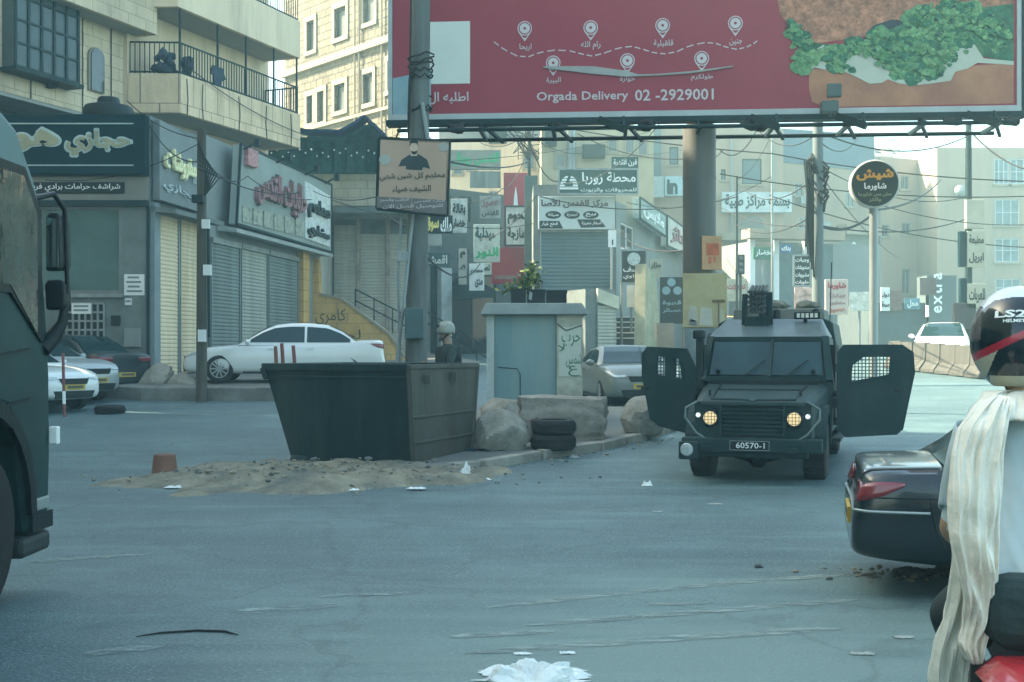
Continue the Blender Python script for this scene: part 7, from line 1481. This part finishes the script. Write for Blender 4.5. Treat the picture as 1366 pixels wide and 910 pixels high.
def dense(rows, k=3):
    out = []
    for a, b in zip(rows, rows[1:]): out += [tuple(a[i]+(b[i]-a[i])*j/k for i in range(4)) for j in range(k)]
    return out+[rows[-1]]
ribbon('scarf', dense([(1320, 1345, 527, 3.30), (1302, 1347, 540, 3.22), (1278, 1345, 570, 3.16), (1268, 1338, 610, 3.12), (1264, 1334, 670, 3.10), (1266, 1332, 715, 3.09), (1276, 1332, 760, 3.09), (1286, 1330, 800, 3.10), (1284, 1322, 830, 3.12), (1278, 1312, 858, 3.13), (1290, 1306, 885, 3.13)]), scarf_m, folds=6, seed=1, th=.05)
ribbon('scarf_end', dense([(1272, 1308, 690, 3.16), (1272, 1312, 740, 3.17), (1266, 1310, 790, 3.2), (1258, 1306, 825, 3.22), (1244, 1298, 860, 3.24), (1239, 1294, 900, 3.25), (1243, 1290, 950, 3.25)]), M('white_scarf', (.62, .62, .54), .9, var=.1, scale=5, bump=.4, bscale=30), folds=4, seed=3, th=.06)
ribbon('scarf_neck', dense([(1312, 1420, 520, 3.50), (1306, 1420, 532, 3.45), (1300, 1415, 548, 3.40), (1304, 1400, 562, 3.38)], 2), scarf_m, folds=5, seed=5, th=.11)
# helmet
hc = Vector((-.075, .11, 1.637)); hr = Vector((.128, .158, .160))
vd = (inv @ Vector((0, 0, HC))-hc); vd.z = 0; vd.normalize(); vr = Vector((-vd.y, vd.x, 0))        # horizontal axes, the visible side and to its right
bm = bmesh.new(); bmesh.ops.create_uvsphere(bm, u_segments=220, v_segments=140, radius=1)
for f in list(bm.faces):
    c = f.calc_center_median()
    if c.z < -.86 or (c.y > .55 and -.30 < c.z < .34): bm.faces.remove(f)
bm.verts.ensure_lookup_table()
for v in bm.verts:
    p = v.co; q = Vector((p.x*hr.x, p.y*hr.y, p.z*hr.z))
    if p.z < 0: q.x *= 1-.10*p.z*p.z; q.y *= 1+.04*p.z
    v.co = q+hc
me = bpy.data.meshes.new('helmet'); bm.to_mesh(me); bm.free()
hm = [M('helmet_black', (.010, .020, .024), .18, bump=0, var=.1, coat=.8), M('helmet_white', (.62, .66, .67), .2, bump=0, var=.04, coat=.6), M('helmet_red', (.36, .03, .05), .22, bump=0, var=.05, coat=.6), M('helmet_beige', (.42, .40, .30), .3, bump=0, coat=.4), M('helmet_grey_pink', (.09, .085, .09), .25, bump=0, var=.3, scale=14, coat=.5)]
def hpaint(c):
    d = c-hc; x, z = d.dot(vr), d.z
    s_ = z-(.004+.5*x); edge = [(-.2, .16), (-.118, .125), (-.085, .092), (-.058, .114), (0, .124), (.2, .118)]
    for (xa, za_), (xb, zb2) in zip(edge, edge[1:]):
        if xa <= x < xb and z > za_+(zb2-za_)*(x-xa)/(xb-xa): return 1
    if x < -.093 and z > .0: return 4
    if abs(s_) < .012 or (x < -.112 and -.11 < s_ < 0): return 2
    if s_ < -.012 and x < -.049+(z+.033)*.4: return 3
    if z < -.105 and x > -.07: return 3
    return 0
paint(me, hm, hpaint); me.polygons.foreach_set('use_smooth', [True]*len(me.polygons)); o = bpy.data.objects.new('helmet', me); COL.objects.link(o); o.parent = t; sm = o.modifiers.new('s', 'SOLIDIFY'); sm.thickness = .022
def on_helmet(st, x0, x1, z0, z1, mat):
    m_ = text_mesh(st, .03); xs = [v.co.x for v in m_.vertices]; ys = [v.co.y for v in m_.vertices]; mb = MB()
    for v in m_.vertices:
        x = x0+(x1-x0)*(v.co.x-min(xs))/(max(xs)-min(xs)); z = z0+(z1-z0)*(v.co.y-min(ys))/(max(ys)-min(ys))
        d = vd*math.sqrt(max(.0001, .0196-x*x-z*z*.5))+vr*x+Vector((0, 0, z)); k = 1/math.sqrt((d.x/hr.x)**2+(d.y/hr.y)**2+(d.z/hr.z)**2); mb.v.append(tuple(hc+d*k*(1.012+.008*v.co.z)))
    for p in m_.polygons: mb.F(*p.vertices)
    mb.build('lettering', mat, o)
on_helmet('LS2', -.052, .028, .058, .080, white_paint); on_helmet('HELMETS', -.030, .03, .044, .053, white_paint)
vz = MB()
for k in range(14):
    a0, a1 = [R(90-75+150*(k+j)/14) for j in (0, 1)]; pr = lambda a, z: (hc.x+(hr.x+.004)*math.cos(a)*math.sqrt(1-(z/.9)**2), hc.y+(hr.y+.004)*math.sin(a)*math.sqrt(1-(z/.9)**2), hc.z+z*hr.z)
    vz.poly([pr(a1, -.3), pr(a0, -.3), pr(a0, .05), pr(a1, .05)]); vz.poly([pr(a1, .05), pr(a0, .05), pr(a0, .36), pr(a1, .36)])
vz.build('visor', M('dark_visor', (.02, .03, .035), .08, bump=0), o, smooth=60)

# motorbike
t = thing('motorbike', 'red motorbike under the rider in the right corner', 'motorbike', RL, RZ)
red_bike = M('red_bike_plastic', (.42, .03, .04), .25, bump=0, var=.06, coat=.6)
for y, r in ((-.66, .30), (.72, .30)):
    wz_ = MB().lathe([(r*.78, -.05), (r*.92, -.055), (r, -.02), (r, .02), (r*.92, .055), (r*.78, .05)], (0, y, r), 32, 'x', cap=False).build('wheel', rubber, t, smooth=40); b = MB()
    for k in range(6): a = k*math.pi/3; b.bar((0, y, r), (0, y+r*.8*math.cos(a), r+r*.8*math.sin(a)), .03, .03, up=(1, 0, 0))
    b.lathe([(r*.74, -.04), (r*.8, -.04), (r*.8, .04), (r*.74, .04)], (0, y, r), 28, 'x', cap=False); b.build('rim', alloy, wz_)
MB().loft([[(x*w_, y, z+dz*h_) for x, dz in ((-1, 0), (-.6, -1), (.6, -1), (1, 0), (.7, .8), (0, 1), (-.7, .8))] for y, w_, z, h_ in ((-.72, .06, .80, .03), (-.64, .12, .79, .055), (-.45, .16, .775, .06), (-.2, .17, .72, .07), (0, .15, .66, .08))]).build('tail_cowl', red_bike, t, smooth=50)
MB().loft([[(x*w_, y, z+dz*.05) for x, dz in ((-1, 0), (-.8, -1), (.8, -1), (1, 0), (.8, 1), (-.8, 1))] for y, w_, z in ((-.42, .13, .83), (-.2, .16, .82), (.1, .14, .77), (.3, .10, .80))]).build('seat', M('black_seat', (.02, .028, .03), .6, bump=.2), t, smooth=50)
MB().loft([[(x*w_, y, z+dz*h_) for x, dz in ((-1, 0), (-.6, -1), (.6, -1), (1, 0), (.6, 1), (-.6, 1))] for y, w_, z, h_ in ((.2, .10, .76, .08), (.4, .15, .80, .12), (.6, .13, .84, .1), (.75, .06, .84, .06))]).build('fuel_tank', red_bike, t, smooth=50)
MB().loft([[(x*w_, -.735-q*.0, z+dz*h_) for x, dz in ((-1, -1), (1, -1), (1, 1), (-1, 1))] if q else [(x*w_, -.755, z+dz*h_) for x, dz in ((-1, -1), (1, -1), (1, 1), (-1, 1))] for q, w_, z, h_ in ((0, .05, .80, .025), (1, .07, .80, .035))]).build('tail_light', M('bike_lamp', (.5, .02, .03), .2, bump=0), t)
MB().box(-.14, .14, -.32, .35, .35, .62).build('engine', dark_metal, t, bevel=.03)
MB().tube([(-.30, .55, 1.0), (-.16, .66, 1.02), (.16, .66, 1.02), (.30, .55, 1.0)], .016, 8).tube([(0, .72, .30), (0, .62, 1.0)], .03, 8).tube([(-.08, -.66, .30), (-.1, .0, .45)], .03, 8).tube([(.08, -.66, .30), (.1, .0, .45)], .03, 8).tube([(-.34, .45, .24), (.34, .45, .24)], .02, 8).build('frame', dark_metal, t)
for sx in (1,):
    MB().tube([(sx*.22, .58, 1.02), (sx*.30, .62, 1.2)], .008, 6).blob((sx*.32, .62, 1.22), .06, 2, .05, 2, (1.1, .3, .7)).build('mirror', black_plastic, t)
MB().tube([(.15, .1, .3), (.16, -.4, .38), (.17, -.85, .45)], [.03, .045, .05], 12).build('exhaust', chrome, t)
MB().box(-.09, .09, -.77, -.76, .60, .72).build('number_plate', yplate, t)
bag = MB().loft([[(x*w_, -.36+dy*dd, z) for x, dy in ((-1, -1), (1, -1), (1.05, .9), (-1.05, .9))] for z, w_, dd in ((.84, .16, .10), (.9, .19, .13), (1.0, .185, .125), (1.05, .15, .09))]).build('bag', M('dark_green_bag', (.03, .05, .05), .8, var=.2, scale=5, bump=.4), bevel=.03, sub=1, loc=RL, rz=RZ); bag.location.z = -.02
tag(bag, 'dark soft bag strapped on the tail of the red motorbike', 'bag')

# helmeted person behind the bin
sl = (XA(600, 17.9), 17.9, gz(-1, 17.9)+.11)
t = thing('person', 'person in dark clothing and pale helmet standing behind the metal bin', 'person', sl, R(112))
J = {'pelvis': ((0, 0, .95), (.16, .12)), 'waist': ((0, 0, 1.08), (.15, .12)), 'chest': ((0, .02, 1.30), (.19, .14)), 'collar': ((0, .03, 1.46), (.11, .09)), 'neck': ((0, .04, 1.53), .06), 'head': ((0, .07, 1.64), .09), 'crown': ((0, .07, 1.74), .08), 'nose': ((0, .165, 1.635), .014)}
B = [('pelvis', 'waist'), ('waist', 'chest'), ('chest', 'collar'), ('collar', 'neck'), ('neck', 'head'), ('head', 'crown'), ('head', 'nose')]; ex = []
for s_, sx in (('l', -1), ('r', 1)):
    J.update({s_+'sh': ((sx*.20, .02, 1.42), .08), s_+'el': ((sx*.28, .10, 1.14), .052), s_+'wr': ((sx*.12, .33, 1.18), .033), s_+'pa': ((sx*.09, .39, 1.19), (.04, .022)), s_+'hp': ((sx*.11, 0, .92), .11), s_+'kn': ((sx*.13, .03, .50), .07), s_+'an': ((sx*.13, -.02, .09), .045), s_+'ft': ((sx*.14, .12, .045), .042)})
    B += [('chest', s_+'sh'), (s_+'sh', s_+'el'), (s_+'el', s_+'wr'), (s_+'wr', s_+'pa'), ('pelvis', s_+'hp'), (s_+'hp', s_+'kn'), (s_+'kn', s_+'an'), (s_+'an', s_+'ft')]
    ex += hand((sx*.10, .37, 1.185), (-sx*.4, 1, .1), (0, 0, 1))
me = grow('body', J, B, 'pelvis', 2, ex); cloth = M('dark_uniform', (.03, .045, .045), .85, var=.25, scale=8, bump=.3)
paint(me, [M('shadowed_skin', (.26, .18, .13), .6), cloth, black_plastic], lambda c: 0 if c.z > 1.5 or (c.y > .34 and c.z > 1.1) else 1 if c.z > .12 else 2); o = bpy.data.objects.new('body', me); COL.objects.link(o); o.parent = t
MB().loft([[(x, y, z) for x, y in ((-w_, -.13), (w_, -.13), (w_*1.05, .17), (-w_*1.05, .17))] for z, w_ in ((1.02, .18), (1.2, .205), (1.38, .20), (1.46, .12))]).build('vest', M('dark_vest', (.02, .03, .03), .8, var=.3, scale=10, bump=.4), t, bevel=.03)
b = MB()
for x in (-.12, .0, .12): b.box(x-.045, x+.045, .175, .215, 1.08, 1.22)
b.build('pouch', black_plastic, t, bevel=.01)
hl = MB().lathe([(.128, -.05), (.138, -.02), (.135, .05), (.115, .10), (.07, .135), (0, .148)], (0, .06, 1.70), 28, 'z', cap=False).build('helmet', M('pale_grey_helmet', (.24, .26, .23), .5, var=.2, scale=8), t, smooth=60); hl.modifiers.new('s', 'SOLIDIFY').thickness = .012
MB().tube([(-.115, .05, 1.66), (-.085, .13, 1.58), (0, .16, 1.545), (.085, .13, 1.58), (.115, .05, 1.66)], .012, 6).build('chin_strap', black_plastic, t); MB().box(-.04, .04, .17, .2, 1.74, 1.79).build('helmet_mount', black_plastic, t, bevel=.006)
for sx in (-1, 1): MB().blob((sx*.036, .15, 1.665), .013, 2, 0, 1).build('eye', M('eye', (.03, .03, .03), .3, bump=0), t)

# ------------------------------------------------------------------ litter
lr = random.Random(12); lit = M('white_litter', (.62, .66, .65), .6, var=.1, scale=6, bump=.3); lit2 = M('grey_litter', (.28, .30, .28), .7, var=.2, scale=6)
def crumple(label, u, v, w_, h_, d_, seed, mat=lit, cat='litter', name='paper_scrap', dz=0):
    g = G(u, v, dz); mb = MB(); nx_, ny_ = (31, 17) if w_ > .3 else (13, 7)
    for j in range(ny_):
        for i in range(nx_):
            x, y = (i/(nx_-1)-.5), (j/(ny_-1)-.5); n_ = mnoise.noise(Vector((x*4+seed*3.7, y*4, seed)))+.6*abs(mnoise.noise(Vector((x*11+seed, y*9, seed*2))))+.3*abs(mnoise.noise(Vector((x*25, y*21+seed, 1))))-.3; e = 1-max(abs(x), abs(y))*1.2
            mb.v.append((x*w_*(1+.3*n_+.35*mnoise.noise(Vector((y*9, seed, 3)))), y*d_*(1+.5*mnoise.noise(Vector((x*7, y*3+seed, 5)))), max(.003, h_*(.35+.9*n_+.4*e)*min(1, 4.5*(.5-max(abs(x), abs(y)))))))
    for j in range(ny_-1):
        for i in range(nx_-1): mb.F(j*nx_+i, j*nx_+i+1, (j+1)*nx_+i+1, (j+1)*nx_+i)
    o = mb.build(name, mat, loc=g); m = o.modifiers.new('s', 'SOLIDIFY'); m.thickness = .004; m.offset = 1; return tag(o, label, cat)
crumple('big crumpled white sheet at the bottom edge of the road', 712, 903, .50, .075, .26, 1, name='paper_sheet')
crumple('white scrap on the open road left of the armoured truck wheel', 863, 648, .12, .06, .1, 2)
crumple('white scrap standing against the right corner of the metal bin', 621, 634, .13, .16, .08, 3, dz=.03)
crumple('white scrap beside the tyre below the graffiti block', 766, 611, .14, .05, .1, 4, lit2)
crumple('flat pale scrap on the kerb in front of the metal bin', 648, 640, .14, .02, .1, 5)
crumple('white flake on the dirt right below the bin corner', 555, 652, .2, .02, .12, 6, dz=.02)
crumple('small white flake on the dirt under the middle of the bin', 473, 654, .10, .02, .08, 7, dz=.03)
crumple('pale scrap at the left tip of the dirt heap by the bucket', 232, 651, .22, .03, .1, 8, dz=.01)
crumple('white scrap under the black sedan bumper', 1163, 741, .09, .02, .06, 9)
crumple('flat pale strip on the road far below the armoured truck', 877, 683, .12, .01, .06, 10, lit2)
crumple('pale scrap on the road between the truck and the black sedan', 955, 673, .14, .015, .08, 11, lit2)
crumple('dark flake alone on the middle of the road', 1012, 757, .06, .02, .05, 12, M('dark_litter', (.04, .045, .045), .8))
crumple('flat grey scrap on the road left of the rider foot', 1150, 873, .12, .012, .05, 13, lit2)
crumple('pale scrap near the rider knee on the road', 1205, 851, .11, .012, .05, 14, lit2)
crumple('tiny white scrap nearest the crumpled sheet on its left', 697, 873, .08, .01, .04, 15)
crumple('tiny white scrap just right above the crumpled sheet', 757, 872, .08, .01, .04, 16)
g = [G(u, v) for u, v in ((182, 851), (215, 846), (262, 843), (300, 844), (318, 849))]; mb = MB().tube([p+Vector((0, 0, .008)) for p in g], [.003, .006, .007, .007, .003], 6)
tag(mb.build('rubber_strip', rubber), 'thin dark bent strip lying on the road at lower left', 'strip')
# ------------------------------------------------------------------ an unseen row, added to shade the foreground; the air
o = MB().holes(0, 46, 0, 21, [(x, x+1.4, z, z+1.6) for x in range(3, 44, 4) for z in (5, 8.5, 12, 15.5)], 0, .2, 14).build('shade_casting_row', cream); o.location = (-14.2, -20, 0); o.rotation_euler = (0, 0, R(90)); tag(o, 'unseen cream apartment row added out of view to shade the junction', 'building')
hz = MB().box(-245, 245, -55, 405, -1.2, 24).build('haze', bpy.data.materials.new('haze_air')); hm_ = hz.data.materials[0]; hm_.use_nodes = True; n = hm_.node_tree.nodes; n.remove(n['Principled BSDF']); v = n.new('ShaderNodeVolumePrincipled'); v.inputs['Color'].default_value = (.62, .95, 1.0, 1); v.inputs['Density'].default_value = .0022; v.inputs['Anisotropy'].default_value = 0
hm_.node_tree.links.new(v.outputs[0], n['Material Output'].inputs['Volume']); tag(hz, 'pale dusty air filling the street', kind='stuff')
